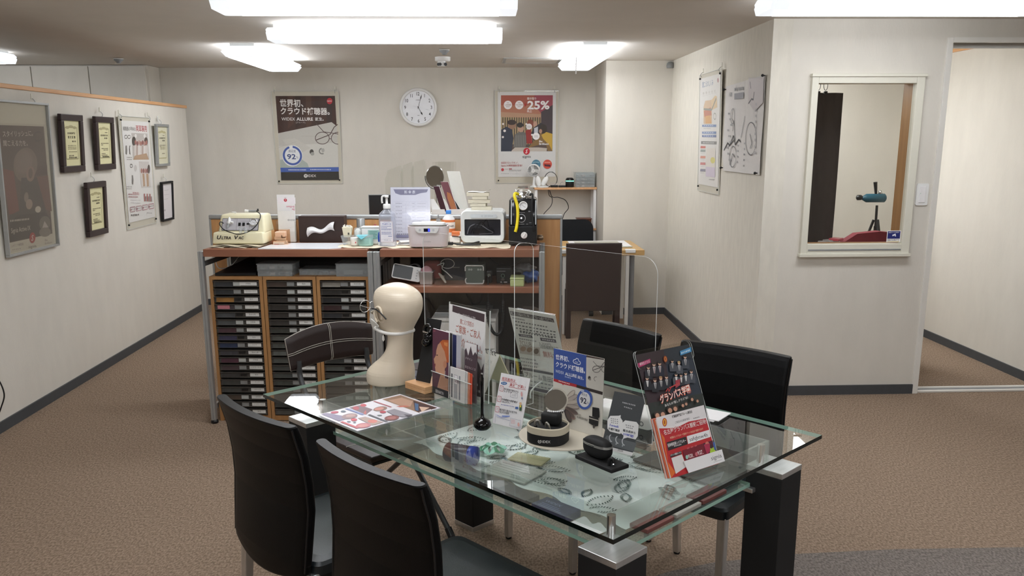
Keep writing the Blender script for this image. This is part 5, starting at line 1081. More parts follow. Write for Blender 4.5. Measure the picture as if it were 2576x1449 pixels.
b = MB(); b.tube(spline([(-.065, 0, .045), (-.05, -.02, .02), (-.02, -.03, .008), (-.05, -.035, .006), (-.075, -.02, .01)], 6), .003, M_black); b.build('cord', t)
t = thing('charging_dock', 'small black dock with a thin wire beside the dark speaker', 'dock', (.803, 8.49, ZW)); MB().bb((-.036, -.03, 0), (.032, .03, .019), M_black, .003).build('dock_body', t)
b = MB(); b.tube(spline([(-.02, 0, .02), (-.015, 0, .04), (.0, 0, .05), (.01, 0, .045)], 4), .0016, M_grey); b.build('wire', t)
t = thing('charger_case', 'black rounded charger with a glowing green stripe on the wall shelf', 'charger', (.876, 8.49, ZW))
b = MB(); b.lathe((0, 0, 0), [(.040, 0), (.042, .004), (.042, .07), (.036, .086), (.022, .092)], M_black, 32); b.build('case', t)
b = MB(); b.add([(.0424*sin(a), -.0424*cos(a), z) for z in (.056, .064) for a in [rad(-70+140*k/16) for k in range(17)]], [(k, k+1, k+18, k+17) for k in range(16)], mat('green_glow', '7df0c0', .3, emit=1.6)); b.build('light_strip', t)
for k, (z, h, w) in enumerate(((0, .034, .19), (.034, .032, .185), (.066, .032, .185), (.098, .046, .19))):
    organizer('organizer_box', ('lowest', 'second', 'third', 'topmost')[k]+' clear compartment box in the stack at the right end of the wall shelf', 0, 0, 0, w, .14, h, 4, .02*k, group='clear boxes on the wall shelf', M=(1.025, 8.53, ZW+z))
t = thing('brown_case', 'brown translucent lidded case on the lower board of the wall shelf', 'case', (1.02, 8.50, .775)); A2 = glass('brown_plastic', 'a06848', .06, haze=.35, hazecol='7a4a34')
MB().bb((-.07, -.06, 0), (.07, .06, .085), A2, .004).build('body', t); MB().bb((-.075, -.065, .085), (.075, .065, .098), P('6a4030', .3), .003).build('lid', t)
t = thing('paper_tray', 'white tray of papers with a blue clip on the lower board of the wall shelf', 'tray', (.80, 8.53, .775)); MB().bb((-.16, -.1, 0), (.14, .1, .05), M_wp, .004).build('tray', t); MB().bb((.03, -.104, .035), (.10, -.08, .06), P('3a4ab0'), .003).build('clip', t)
t = tag(MB().tube(spline([(.66, 8.425, 1.16), (.67, 8.43, 1.10), (.70, 8.44, 1.07), (.69, 8.44, 1.0), (.62, 8.44, .92), (.6, 8.44, .86)], 8), .0035, M_black).build('hanging_cable'), 'left strand of black cable hanging below the wall shelf', 'cable')
t = tag(MB().tube(spline([(.672, 8.42, 1.15), (.70, 8.425, 1.085), (.76, 8.425, 1.08), (.83, 8.425, 1.05), (.86, 8.425, .98), (.82, 8.43, .92), (.80, 8.43, .86)], 8), .0035, M_black).build('hanging_cable'), 'right strand of black cable bowing out below the wall shelf', 'cable')
t = thing('corner_desk', 'wood-topped desk with white and grey legs in the rear right corner', 'desk', (0, 0, 0))
M_cd = mat('corner_desk_wood', 'c09a62', .45, col2='cda972', scale=6, stretch=(.6, 6, 6))
MB().bb((.62, 7.125, .675), (1.375, 7.84, .72), M_cd, .003).build('desktop', t)
MB().tube([(1.285, 7.24, .675), (1.285, 7.24, 0)], .027, P('7a7c82', .35), 20).build('leg', t)
for x, y in ((1.235, 7.15), (.70, 7.15), (.70, 7.78), (1.3, 7.78)): MB().bb((x-.014, y-.014, 0), (x+.014, y+.014, .675), M_wp).build('leg', t)
for x in (1.255, .67): MB().box((x, 7.135, .712), (.085, .05, .03), M_wp, .005).build('clamp', t)
MB().tube([(.68, 7.16, .748), (1.30, 7.30, .728)], .006, P('c9d0cc', .3), 8).build('rail', t)
t = thing('desk_sheet', 'white-bordered sheet lying on the rear corner desk behind the brown chair', 'sheet', (1.04, 7.55, .72)); MB().bb((-.25, -.2, 0), (.27, .25, .004), M_paper).build('paper', t); MB().bb((-.2, -.15, .004), (.2, .2, .005), P('b9b6a8')).build('print', t)
t = thing('office_chair', 'black fabric office chair behind the rear corner desk', 'chair', (.88, 8.29, 0))
M_off = mat('office_fabric', '0f1216', .9, var=.15, bump=.3)
b = MB(); b.T = frame((0, 0, .45), (1, 0, 0), (0, .08, 1)); q = rrect(-.21, 0, .21, .425, .09, 8); b.prism(q, -.03, .03, M_off); b.build('backrest', t)
MB().box((0, -.2, .43), (.44, .42, .08), M_off, .03, None, 3).build('seat', t); MB().tube([(0, -.18, .39), (0, -.18, .08)], .028, M_black, 16).build('gas_lift', t)
b = MB(); b.tube([(0, -.0, .40), (0, .06, .42), (0, .05, .6)], .018, M_black); b.build('back_support', t)
for k in range(5):
    a = 2*pi*k/5+.3; o = MB().tube([(0, -.18, .09), (.26*cos(a), -.18+.26*sin(a), .07)], .02, M_black).build('base_arm', t); MB().cyl((.26*cos(a), -.18+.26*sin(a), .027), .027, .04, M_black, 16, 'X').build('castor', o)
# ================================================================ glass table
TA = rad(-47.932); TE = V((cos(TA), sin(TA), 0)); TG = V((-sin(TA), cos(TA), 0)); TC = V((.1232, 2.7040, 0)); TZ = .740
def tl(u, v, z=TZ): return TC+TE*u+TG*v+V((0, 0, z))
def tthing(name, label, cat, u, v, z=TZ, rz=0, group=None): return thing(name, label, cat, tl(u, v, z), TA+rz, group)
t = tthing('glass_table', 'large clear glass table on black square legs with metal caps in the foreground', 'table', 0, 0, 0)
b = MB(); x, y = .804, .5005
b.add([(-x, -y, .728), (x, -y, .728), (x, y, .728), (-x, y, .728)], [(3, 2, 1, 0)], M_glass); b.add([(-x, -y, .74), (x, -y, .74), (x, y, .74), (-x, y, .74)], [(0, 1, 2, 3)], M_glass)
for p, q, m in (((-x, -y), (x, -y), M_gedge), ((x, -y), (x, y), M_gedge), ((x, y), (-x, y), M_gedgeL), ((-x, y), (-x, -y), M_gedgeL)):  # near edges painted dark, far ones pale, as light passes through them
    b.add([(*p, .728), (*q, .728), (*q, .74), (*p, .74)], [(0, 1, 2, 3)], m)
b.build('tabletop', t)
for u, v in ((.73, -.41), (.73, .355), (-.66, -.393), (-.66, .37)):
    l = MB().bb((u-.059, v-.059, .02), (u+.059, v+.059, .648), M_blackm, .002).build('leg', t)
    c = MB(); c.box((u, v, .6565), (.119, .119, .017), M_brush, .0015); c.build('cap', l); MB().box((u, v, .0105), (.121, .121, .021), M_brush, .001).build('foot', l)
    MB().cyl((u-.03*(1 if u > 0 else -1), v+.03*(1 if v < 0 else -1), .6965), .011, .063, M_steel, 20).build('spacer', t)
M_ap = glass('apron_glass', 'f4f8f6', .02, 1.3, .14, 'd4deda')
for p, q in (((-.62, -.369), (.699, -.361)), ((-.62, .368), (.699, .376)), ((-.624, -.361), (-.616, .368)), ((.691, -.361), (.699, .368))):
    b = MB(); b.bb((*p, .666), (*q, .727), M_ap); b.build('apron', t)
b = MB(); b.bb((-.64, -.345, .600), (.69, .290, .612), M_shelf)
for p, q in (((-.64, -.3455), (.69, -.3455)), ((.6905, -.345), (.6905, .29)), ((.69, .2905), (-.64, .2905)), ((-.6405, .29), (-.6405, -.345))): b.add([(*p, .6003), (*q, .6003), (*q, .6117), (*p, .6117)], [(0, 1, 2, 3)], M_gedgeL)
b.build('lower_shelf', t)
for u, v in ((.681, -.341), (.681, .293), (-.63, -.333), (-.63, .300)): MB().box((u, v, .592), (.05, .03, .014), M_brush, .002).build('bracket', t)

# lower shelf: lace cloth and odds and ends
ZL = .612
M_lace = P('e9efec', .9); 
t = tthing('lace_cloth', 'white lace cloth with leaf pattern on the lower glass shelf', 'cloth', 0, 0, ZL)
b = MB(); b.grid(lambda u, v: (-.30+.93*u, -.22+.46*v+.012*sin(u*30)*(1 if v < .1 else 0), .003+.002*sin(u*17)*sin(v*11)), 60, 24, M_lace)
dk_ = P('4f6862', .9); lt = P('e4eae7', .9)
rnd = random.Random(5); zz = .0062
for k in range(64):
    cx_, cy_ = -.26+.86*rnd.random(), -.19+.40*rnd.random(); a = rnd.random()*6.28; L = .05+.05*rnd.random()
    for i in range(11):
        s_ = (i/10-.5)*L; o = .55*L*(.25-(i/10-.5)**2)*1.6
        for sg in (-1, 1):
            q0 = (cx_+s_*cos(a)-sg*o*sin(a), cy_+s_*sin(a)+sg*o*cos(a)); w = .0016
            if abs(q0[1]) < .21 and -.29 < q0[0] < .61: b.line([q0, (q0[0]+.010*cos(a+1.1), q0[1]+.010*sin(a+1.1))], w*2.2, dk_, zz)
    if k % 3 == 0:
        for j in range(9): q0 = (cx_-.03+.008*j, cy_-.02+.006*(j % 3)); b.line([q0, (q0[0]+.012*cos(a), q0[1]+.012*sin(a))], .0022, dk_, zz)
b.build('lace', t)
def sthing(name, label, cat, u, v, rz=0, dz=.0075): return tthing(name, label, cat, u, v, ZL+dz, rz)
t = sthing('candle_jar', 'dark jar with a blue top lying on the lower glass shelf', 'jar', -.035, -.235, .4)
MB().lathe((0, 0, .030), [(.026, -.05), (.03, -.045), (.03, .03), (.027, .035)], mat('dark_jar', '3a3034', .3), 20, 'X').build('body', t); MB().lathe((0, 0, .030), [(.0305, .034), (.0305, .056), (.012, .060)], mat('cobalt_lid', '2140a0', .35), 20, 'X').build('lid', t)
t = sthing('ribbon_flower', 'green and mint ribbon rosette on the lower glass shelf under the pen stand', 'ribbon', -.03, -.10)
for k in range(6): a = k*1.05; MB().grid(lambda u, v, a=a: (.028*cos(a)+.022*cos(a+2*pi*u)*(.3+.7*v), .028*sin(a)+.022*sin(a+2*pi*u)*(.3+.7*v), .01+.02*sin(pi*u)*(1-.4*v)), 10, 3, mat('ribbon_%d' % (k % 2), ('3e8f6a', '9fd8c4')[k % 2], .5)).build('loop', t)
t = sthing('cut_card', 'pale yellow printed card on the lower glass shelf', 'card', .10, -.06, .3); MB().bb((-.06, -.035, 0), (.06, .035, .004), P('cdc79a')).build('paper', t)
t = sthing('open_leaflet', 'grey printed leaflet lying under the white sign on the lower shelf', 'leaflet', .14, -.17, .15)
b = MB(); b.bb((-.085, -.06, 0), (.085, .06, .004), P('b7b9b2')); 
for k in range(6): b.rect(-.07, -.045+.016*k, .06-.012*(k % 3), -.041+.016*k, P('8b8f8a'), .0042)
b.build('paper', t)
t = sthing('dark_booklet', 'grey-black booklet near the front edge of the lower shelf', 'booklet', .235, -.282, -.02, .001); b = MB(); b.bb((-.10, -.028, 0), (.10, .028, .016), P('4b4749')); b.rect(-.06, -.02, -.02, .02, P('8b8280'), .0162); b.build('cover', t)
t = sthing('navy_booklet', 'navy booklet with pale print near the front edge of the lower shelf', 'booklet', .425, -.285, .02, .001); b = MB(); b.bb((-.06, -.032, 0), (.065, .032, .02), mat('navy_paper', '26315e', .4)); b.text('WIDEX', -.045, .004, .018, P('aab4d8'), .0202, rot=0)
for k in range(3): b.rect(-.045, -.024+.008*k, .04-.01*k, -.021+.008*k, P('8b97c4'), .0202)
b.build('cover', t)
t = sthing('curled_papers', 'torn white papers beside the navy booklet on the lower shelf', 'papers', .55, -.285, 0, .001); MB().grid(lambda u, v: (-.05+.1*u, -.03+.055*v, .004+.006*sin(u*12)*v), 12, 3, M_paper).build('paper', t)
t = sthing('maroon_leaflets', 'maroon and grey leaflets at the right edge of the lower shelf, below the football flyers', 'leaflets', .655, -.02, 0, .001)
for k, c in enumerate(('7a4a44', 'a9a49c', '6d3f3a')): MB().box((0, -.13+.13*k, .006), (.06, .12, .012), P(c), .002).build('leaflet', t)
t = sthing('mat_board', 'dark grey flat board at the far right of the lower shelf', 'board', .50, .215, 0, .008); MB().bb((-.16, -.045, 0), (.17, .07, .004), P('55595a')).build('board', t)

# ---------------------------------------------------------------- chairs round the table
def leather_chair(label, u, v, rz, first=[None]):
    p = tl(u, v, 0)
    if first[0]: return dup(first[0], label, p, TA+rz)
    t = thing('dining_chair', label, 'chair', p, TA+rz, 'black leather chairs round the glass table')
    b = MB(); rings = []
    for z, yy, k in ((.395, -.232, .86), (.40, -.232, .96), (.42, -.232, 1), (.46, -.231, 1), (.54, -.222, 1), (.62, -.214, 1), (.70, -.216, 1), (.78, -.226, 1), (.84, -.242, 1), (.862, -.25, 1), (.872, -.254, .97), (.876, -.256, .84)):
        w = .215-.010*max(0, (.62-z))/.2; rr = []
        for x, d in rrect(-w, -.017, w, .017, .015, 4): q = x/w; rr.append(V((x*(1 if k > .9 else .985), yy+d*k-.030*(1-q*q)*min(1, (z-.38)/.3)*(1 if z > .38 else 0), z-(.006*q*q if z > .85 else 0))))
        rings.append(rr)
    # subdivide long sides so that the curve shows
    def dense(r):
        o = []
        for a, c in zip(r, r[1:]+r[:1]):
            o.append(a)
            if (c-a).length > .2:
                for j in range(1, 16): o.append(a.lerp(c, j/16))
        return o
    for i, (z, yy, k) in enumerate(((.395, -.232, .86), (.40, -.232, .96), (.42, -.232, 1), (.46, -.231, 1), (.54, -.222, 1), (.62, -.214, 1), (.70, -.216, 1), (.78, -.226, 1), (.84, -.242, 1), (.862, -.25, 1), (.872, -.254, .97), (.876, -.256, .84))):
        w = .215-.010*max(0, (.62-z))/.2; base = dense([V((x, d, 0)) for x, d in rrect(-w, -.017, w, .017, .015, 4)]); rr = []
        for q in base:
            f = q.x/w; rr.append(V((q.x*(1 if k > .9 else .99), yy+q.y*k+.026*f*f-.026, z+(.035*f*f if z < .45 else 0))))
        rings[i] = rr
    n = len(rings[0])
    for i in range(len(rings)-1): b.add(rings[i]+rings[i+1], [(j, (j+1) % n, n+(j+1) % n, n+j) for j in range(n)], M_leather, True)
    b.add(rings[0], [tuple(range(n-1, -1, -1))], M_leather); b.add(rings[-1], [tuple(range(n))], M_leather); o = b.build('backrest', t)
    for s in (-1, 1): b = MB(); b.tube([(s*(.2145-.010*max(0, (.62-z))/.2), yy, z) for z, yy in ((.44, -.245), (.54, -.236), (.62, -.228), (.70, -.230), (.78, -.24), (.84, -.256), (.868, -.262))], .003, M_black, 6); b.build('piping', o)
    b = MB(); sec = []
    for z, g in ((.415, -.012), (.42, 0), (.448, 0), (.458, -.006), (.462, -.03)): sec.append([V((x, y, z)) for x, y in rrect(-.215-g, -.215-g, .215+g, .205+g, .03, 5)])
    n = len(sec[0])
    for i in range(len(sec)-1): b.add(sec[i]+sec[i+1], [(j, (j+1) % n, n+(j+1) % n, n+j) for j in range(n)], M_seat, True)
    b.add(sec[0], [tuple(range(n-1, -1, -1))], M_seat); b.add(sec[-1], [tuple(range(n))], M_seat, True); b.build('seat', t)
    for x in (-.195, .195):
        for y0, y1 in ((.180, .183), (-.212, -.245)):
            m = MB(); hexa(m, rectxy(x-.013, y1-.013, x+.013, y1+.013), rectxy(x-.015, y0-.015, x+.015, y0+.015), .008, .425, M_brush, .003); lg = m.build('leg', t)
            MB().cyl((x, y1, .005), .013, .010, M_black, 14, bev=.002).build('foot', lg)
    first[0] = t; return t
leather_chair('black leather chair with its back to the viewer, left one of the foreground pair', -.255, -.555, 0)
leather_chair('black leather chair in the centre foreground, its back cut by the bottom edge', .30, -.555, 0)
leather_chair('black leather chair facing the viewer behind the blue and beige display board', -.245, .545, pi-rad(5))
leather_chair('black leather chair facing the viewer at the right, behind the football flyer', .335, .545, pi+rad(6))

# folding chair at the left end
t = thing('folding_chair', 'brown leather folding chair with white cross stitching at the left end of the table', 'chair', tl(-1.205, .045, 0), TA-pi/2)
M_fold = mat('folding_leather', '281c1a', .42, bump=.2, bscale=300); M_stitch = P('b9b3a8'); M_ft = mat('grey_tube', '4b4c4e', .35, .6)
def fb(u, v, front=1):    # curved pad, x across, arched top edge
    x = -.218+.436*u; z0 = .682+.010*(1-(2*u-1)**2); z1 = .818+.034*(1-(2*u-1)**2)
    return V((x*(1-.05*(1-v)), -.018*(1-(2*u-1)**2)+.015*v*-1, z0+(z1-z0)*v))
b = MB(); N = 24; R_ = [(-.016, 0), (.016, 0)]
def pad(th):
    def f(u, v): p = fb(u, v); e = min(1, min(u, 1-u)*14+.35, ) * min(1, min(v, 1-v)*7+.35); return p+V((0, th*e, 0))
    return f
b.grid(pad(-.017), N, 10, M_fold); b.grid(lambda u, v: pad(.017)(1-u, v), N, 10, M_fold)
per = [(i/N, 0) for i in range(N)]+[(1, j/10) for j in range(10)]+[(1-i/N, 1) for i in range(N)]+[(0, 1-j/10) for j in range(10)]
va = [pad(-.017)(*p) for p in per]; vb = [pad(.017)(*p) for p in per]; n = len(per); b.add(va+vb, [(j, (j+1) % n, n+(j+1) % n, n+j)[::-1] for j in range(n)], M_fold)
o = b.build('backrest', t)
b = MB()
for d in (-.004, .004): b.tube([pad(.0185)(i/N, .5+d*7) for i in range(N+1)], .0013, M_stitch, 5); b.tube([pad(.0185)(.5+d*2.2, j/10) for j in range(11)], .0013, M_stitch, 5)
b.tube([pad(.012)(*p) for p in per], .0016, M_stitch, 5, True); b.build('stitching', o)
b = MB(); hexa(b, rectxy(-.19, .22, .19, .545), rectxy(-.2, .21, .2, .555), .415, .445, M_fold, .01, 3); o = b.build('seat', t)
b = MB()
for q in ([(-.2, .385, .4455), (.2, .385, .4455)], [(0, .215, .4455), (0, .55, .4455)]): b.tube(q, .0013, M_stitch, 5)
b.build('stitching', o); MB().bb((-.185, .23, .402), (.185, .54, .415), M_black, .004).build('seat_pan', t)
for s in (-1, 1):
    m = MB(); m.tube(spline([(s*.17, .006, .72), (s*.172, .03, .62), (s*.175, .20, .40), (s*.172, .40, .19), (s*.165, .575, .02)], 6), .0115, M_ft, 12); l = m.build('leg', t); MB().tube([(s*.165, .56, .038), (s*.163, .588, .004)], .0155, M_black, 12).build('foot', l)
    m = MB(); m.tube([(s*.145, .44, .405), (s*.15, -.02, .02)], .0115, M_ft, 12); l = m.build('leg', t); MB().tube([(s*.15, .0, .038), (s*.15, -.03, .004)], .0155, M_black, 12).build('foot', l)
MB().tube([(-.165, .575-.13, .155), (.165, .575-.13, .155)], .009, M_ft, 10).build('stretcher', t); MB().tube([(-.15, .15, .165), (.15, .15, .165)], .009, M_ft, 10).build('stretcher', t)

# brown high-backed chair at the rear corner desk
t = thing('brown_chair', 'tall dark brown leather chair, back to the viewer, at the rear corner desk', 'chair', (.925, 6.98, 0))
b = MB(); sec = []
for z, k in ((.235, .9), (.24, 1), (.5, 1), (.785, 1), (.797, .97), (.80, .85)): sec.append([V((x*(1+.02*(z-.24)), .0+d*k-.03*(z-.24), z)) for x, d in rrect(-.228, -.022, .228, .022, .018, 5)])
n = len(sec[0])
for i in range(5): b.add(sec[i]+sec[i+1], [(j, (j+1) % n, n+(j+1) % n, n+j) for j in range(n)], M_brown, True)
b.add(sec[0], [tuple(range(n-1, -1, -1))], M_brown); b.add(sec[-1], [tuple(range(n))], M_brown); b.build('backrest', t)
MB().box((0, .02, .425), (.44, .02, .08), M_brown, .004); MB().bb((-.22, .024, .39), (.22, .13, .455), M_brown, .012, 3).build('seat', t)
for x in (-.205, .205):
    for y in (-.0, .11): MB().bb((x-.02, y-.018, 0), (x+.02, y+.018, .40 if y else .24), M_brown, .004).build('leg', t)

# ---------------------------------------------------------------- acrylic divider
t = tthing('acrylic_divider', 'clear rounded acrylic divider along the middle of the glass table, with a short cross fin', 'divider', 0, 0, TZ)
def board(u0, u1, h, M, nm, r=.05):
    b = MB(); b.T = M; q = [(u0, 0), (u1, 0)]+[(u1-r+r*cos(rad(a)), h-r+r*sin(rad(a))) for a in range(0, 91, 10)]+[(u0+r-r*sin(rad(a)), h-r+r*cos(rad(a))) for a in range(0, 91, 10)]
    b.prism(q, -.0015, .0015, M_clear, mat('acrylic_rim', 'e8ecea', .15, var=.02)); b.build(nm, t)
board(-.575, .492, .556, frame((0, .062, 0), (1, 0, 0), (0, 0, 1)), 'long_panel')
board(-.044, .044, .556, frame((-.045, .062, 0), (0, 1, 0), (0, 0, 1)), 'cross_fin', .03)
# ================================================================ things on the glass table
# mannequin head, face turned away to the far left
t = thing('mannequin_head', 'cream bald mannequin head in glasses and face mask, seen from behind, on the table', 'mannequin', (-.345, 3.115, TZ), rad(141))
b = MB(); SEC = [(0, .084, -.072, .086), (.006, .092, -.080, .093), (.040, .092, -.084, .092), (.066, .070, -.085, .080), (.092, .036, -.086, .065), (.125, .006, -.089, .056), (.16, -.006, -.092, .052), (.195, -.004, -.098, .051), (.208, .030, -.100, .053), (.220, .054, -.106, .057), (.24, .060, -.118, .064), (.262, .060, -.131, .071), (.285, .048, -.138, .0755), (.308, .051, -.141, .0765), (.330, .049, -.137, .0755), (.350, .044, -.124, .068), (.366, .018, -.096, .049), (.375, -.010, -.068, .028), (.379, -.034, -.044, .008)]
n = 40; rings = []
for z, f, bk_, hw in SEC:
    r = []
    for k in range(n):
        a = 2*pi*k/n; c, s_ = cos(a), sin(a); e = .9 if .2 < z < .34 else 1
        m0 = (f+bk_)/2; x = m0+(f-bk_)/2*(abs(c)**e)*(1 if c > 0 else -1); y = hw*(abs(s_)**e)*(1 if s_ > 0 else -1)
        if c > .93 and .238 < z < .268: x += .018*(c-.93)/.07*(1 if z < .25 else .8)
        if c > .6 and .28 < z < .29 and .25 < abs(s_) < .7: x -= .006
        r.append(V((x-.005, y, z)))
    rings.append(r)
def cr(v):                       # smooth interpolation between the sections
    i = min(int(v), len(rings)-2); f = v-i; q = [rings[max(i-1, 0)], rings[i], rings[i+1], rings[min(i+2, len(rings)-1)]]
    return [.5*((2*q[1][k])+(q[2][k]-q[0][k])*f+(2*q[0][k]-5*q[1][k]+4*q[2][k]-q[3][k])*f*f+(3*q[1][k]-q[0][k]-3*q[2][k]+q[3][k])*f**3) for k in range(n)]
R2 = [cr(i/3) for i in range((len(rings)-1)*3)]+[rings[-1]]
for i in range(len(R2)-1): b.add(R2[i]+R2[i+1], [(j, (j+1) % n, n+(j+1) % n, n+j) for j in range(n)], M_mann, True)
b.add(R2[0], [tuple(range(n-1, -1, -1))], M_mann); b.add(R2[-1], [tuple(range(n))], M_mann)
HX = -.040
for s_ in (-1, 1):               # ears
    b.grid(lambda u, v: (HX+.012+.020*cos(2*pi*u)*(1-.35*v)-.004*v, s_*(.066+.016*v*(1 if v < .8 else .7)), .268+.032*sin(2*pi*u)*(1-.3*v)+.004*cos(2*pi*u)), 20, 4, M_mann, closeu=True)
    b.tube([(HX+.012+.018*cos(a), s_*.080, .270+.029*sin(a)) for a in [rad(-70+k*20) for k in range(15)]], .0045, M_mann, 8)
b.build('head', t)
def sh(p): return [(q[0]+HX, q[1], q[2]) for q in p]
b = MB()
def mk(u, v): a = rad(-72+144*u); z = .202+.064*v; f = .116+.016*cos(a*1.2)*(1-abs(2*v-1)); return (HX+f*cos(a)*.98-.004, .080*sin(a)*(.82+.18*v), z)
b.grid(mk, 20, 8, P('ecebe6', .7)); b.grid(lambda u, v: (V(mk(1-u, v))-V((HX, 0, 0)))*.985+V((HX, 0, .003)), 20, 8, P('ecebe6', .7)); b.build('face_mask', t)
b = MB(); b.tube(spline(sh([(.050, .062, .214), (.02, .067, .206), (-.02, .058, .200), (-.050, .034, .200), (-.062, .0, .203), (-.050, -.034, .200), (-.02, -.058, .200), (.02, -.067, .206), (.050, -.062, .214)]), 8), .0062, P('e9e7e2', .8), 10)
for s_ in (-1, 1): b.tube(spline(sh([(.05, s_*.064, .214), (.018, s_*.076, .228), (.064, s_*.066, .246)]), 6), .002, P('f0eee9', .8), 6)
b.build('neck_strap', t)
MB().lathe((HX+.012, .060, .180), [(.001, -.012), (.005, -.006), (.004, .006), (.001, .014)], P('f0eee9', .5), 10).build('strap_toggle', t)
b = MB()
for s_ in (-1, 1):
    b.tube(sh([(.126, s_*.036+.026*cos(a), .282+.022*sin(a)) for a in [2*pi*k/28 for k in range(28)]]), .0012, M_steel, 6, True); b.tube(spline(sh([(.124, s_*.063, .290), (.08, s_*.081, .292), (.04, s_*.083, .291)]), 4), .0012, M_steel, 6)
    b.tube(spline(sh([(.042, s_*.083, .291), (.018, s_*.085, .290), (-.008, s_*.086, .278), (-.032, s_*.085, .260)]), 6), .0026, M_black, 8)
b.tube(sh([(.126, -.011, .290), (.129, 0, .294), (.126, .011, .290)]), .0012, M_steel, 6); g = b.build('glasses', t)
for s_ in (-1, 1): b = MB(); b.T = frame((HX+.126, s_*.036, .282), (0, 1, 0), (0, 0, 1)); b.disc(0, 0, .0255, M_clear, 0, 28, .0215); b.build('lens', g)

# wooden block with the black plate
t = tthing('wood_block', 'stack of two pale plywood squares beside the mannequin head', 'block', -.447, -.035)
for k in range(2): MB().box((0, 0, .0065+.0125*k), (.116, .116, .012), M_woodT, .001).build('plywood', t)
t = thing('black_plate_stand', 'leaning black plate carrying a glossy black hearing aid, on the plywood squares', 'display', M=leanframe(tl(-.462, -.05, TZ+.0255), -41, 17))
t.matrix_world = leanframe(tl(-.452, -.05, TZ+.0258), -41, 17)
MB().bb((-.036, 0, 0), (.036, .232, .004), M_blackm, .001).build('plate', t)
b = MB(); M_gl = mat('gloss_black', '08080a', .06); q = lambda x, y, z, r, sx=1, sy=1: b.lathe((x, y, z), [(.001, -r*.9), (r*.6, -r*.75), (r, -.1*r), (r*.9, .5*r), (r*.4, .9*r), (.001, r)], M_gl, 20, 'Y', sx=sx)
q(0, .165, .016, .022, .9); q(-.004, .145, .018, .018, 1); b.tube(spline([(-.016, .17, .02), (-.018, .195, .024), (-.004, .205, .026), (.012, .198, .026), (.014, .18, .028)], 6), .007, M_gl, 12); b.tube([(-.012, .18, .036), (.012, .178, .036)], .003, M_steel, 8); b.build('hearing_aid', t)

# clear brochure holder with the referral sheet
HM = leanframe((-.0528, 2.886, TZ+.001), -51.6, 2)
t = thing('brochure_holder', 'tall clear tiered brochure holder beside the mannequin head', 'holder', M=HM)
b = MB(); b.bb((-.115, 0, -.002), (.115, .325, .001), M_clear, 0); b.bb((-.115, 0, .001), (.115, .003, .078), M_clear)
for x in (-.115, .112): b.prism(rectxy(0, 0, 0, 0), 0, 0, M_clear) if 0 else b.add([(x, .003, .001), (x+.003, .003, .001), (x, .003, .078), (x+.003, .003, .078), (x, .30, .001), (x+.003, .30, .001), (x, .075, .078), (x+.003, .075, .078)], [(0, 2, 6, 4), (1, 5, 7, 3), (4, 6, 7, 5), (0, 1, 3, 2)], M_clear)
for z, h in ((.030, .18), (.052, .12), (.0755, .085)): b.bb((-.112, .003, z), (.112, h, z+.002), M_clear)
b.bb((-.016, .003, .034), (-.014, .12, .075), M_clear)
for z, h in ((.0775, .085), (.032, .18)): b.bb((-.115, h-.002, z-.002), (.115, h, z+.001), M_aedge)
for x in (-.1155, .1125): b.bb((x, .003, -.002), (x+.003, .325, .001), M_aedge)
b.build('holder_body', t)
t = thing('referral_sheet', 'white sheet ご家族・ご友人ご紹介ください in red, at the back of the clear holder', 'sheet', M=HM @ MX.Translation((-.110, .006, .0025)))
b = MB(); b.bb((0, 0, 0), (.205, .312, .0015), P('e9e7e6'))
r = PR(b, ((383, 95), (830, 225), (800, 1000), (290, 900)), .205, .312, 0, 0, .0016)
r.poly([(428, 112), (820, 238), (815, 300), (420, 165)], '4a3a40'); r.text('ブルーム紹介プログラムのご案内', 500, 712, 200, 34, 'd9d4d4', .0, 262)
r.text('聞こえで笑顔の', 520, 690, 258, 44, 'c07a72', .005, 308); r.text('ご家族・ご友人', 456, 772, 310, 70, 'b5604f', .006, 402); r.text('ご紹介ください。', 424, 790, 412, 78, 'b5604f', .006, 520)
r.greek(612, 780, 548, 20, 'c99a98', 9, 598); r.greek(612, 700, 575, 18, 'c99a98', 5, 602)
r.poly([(548, 740), (590, 660), (620, 680), (660, 715), (690, 660), (722, 612), (750, 650), (770, 700), (805, 640), (780, 960), (560, 930)], '4d3e46')
for y, x0, x1 in ((738, 598, 655), (812, 588, 728), (875, 578, 758)): r.greek(x0, x1, y, 22, 'd5cdd0', 6, y+28)
b.build('paper', t)
t = thing('red_hair_brochure', 'plum brochure with the profile of a red-haired woman, front left in the clear holder', 'brochure', M=HM @ MX.Translation((-.112, .005, .0685)))
b = MB(); b.bb((0, 0, 0), (.095, .232, .005), M_paper)
r = PR(b, ((205, 455), (412, 520), (375, 1325), (185, 1240)), .095, .232, 0, 0, .0052)
r.bg('5c3044'); r.poly([(290, 640), (330, 610), (405, 615), (400, 900), (330, 900)], 'b5562a'); r.poly([(245, 740), (268, 668), (300, 640), (350, 690), (375, 860), (345, 980), (330, 1200), (388, 1235), (375, 1260), (240, 1210), (290, 1040), (232, 1010), (222, 930), (212, 845), (240, 800)], 'c89678'); r.poly([(300, 640), (330, 612), (405, 640), (402, 800), (370, 870), (350, 760), (320, 700)], 'c0622f'); r.poly([(345, 640), (395, 650), (390, 700), (350, 680)], 'd88a4e'); r.ell(350, 920, 22, 46, 'c08466'); r.poly([(215, 905), (232, 900), (230, 940), (218, 935)], '7a2e34'); r.ell(255, 800, 10, 8, '4a2c24'); r.poly([(300, 1060), (385, 1100), (372, 1250), (245, 1200)], 'b98a70'); r.line([(350, 1000), (340, 1090)], 4, 'd8d0cc')
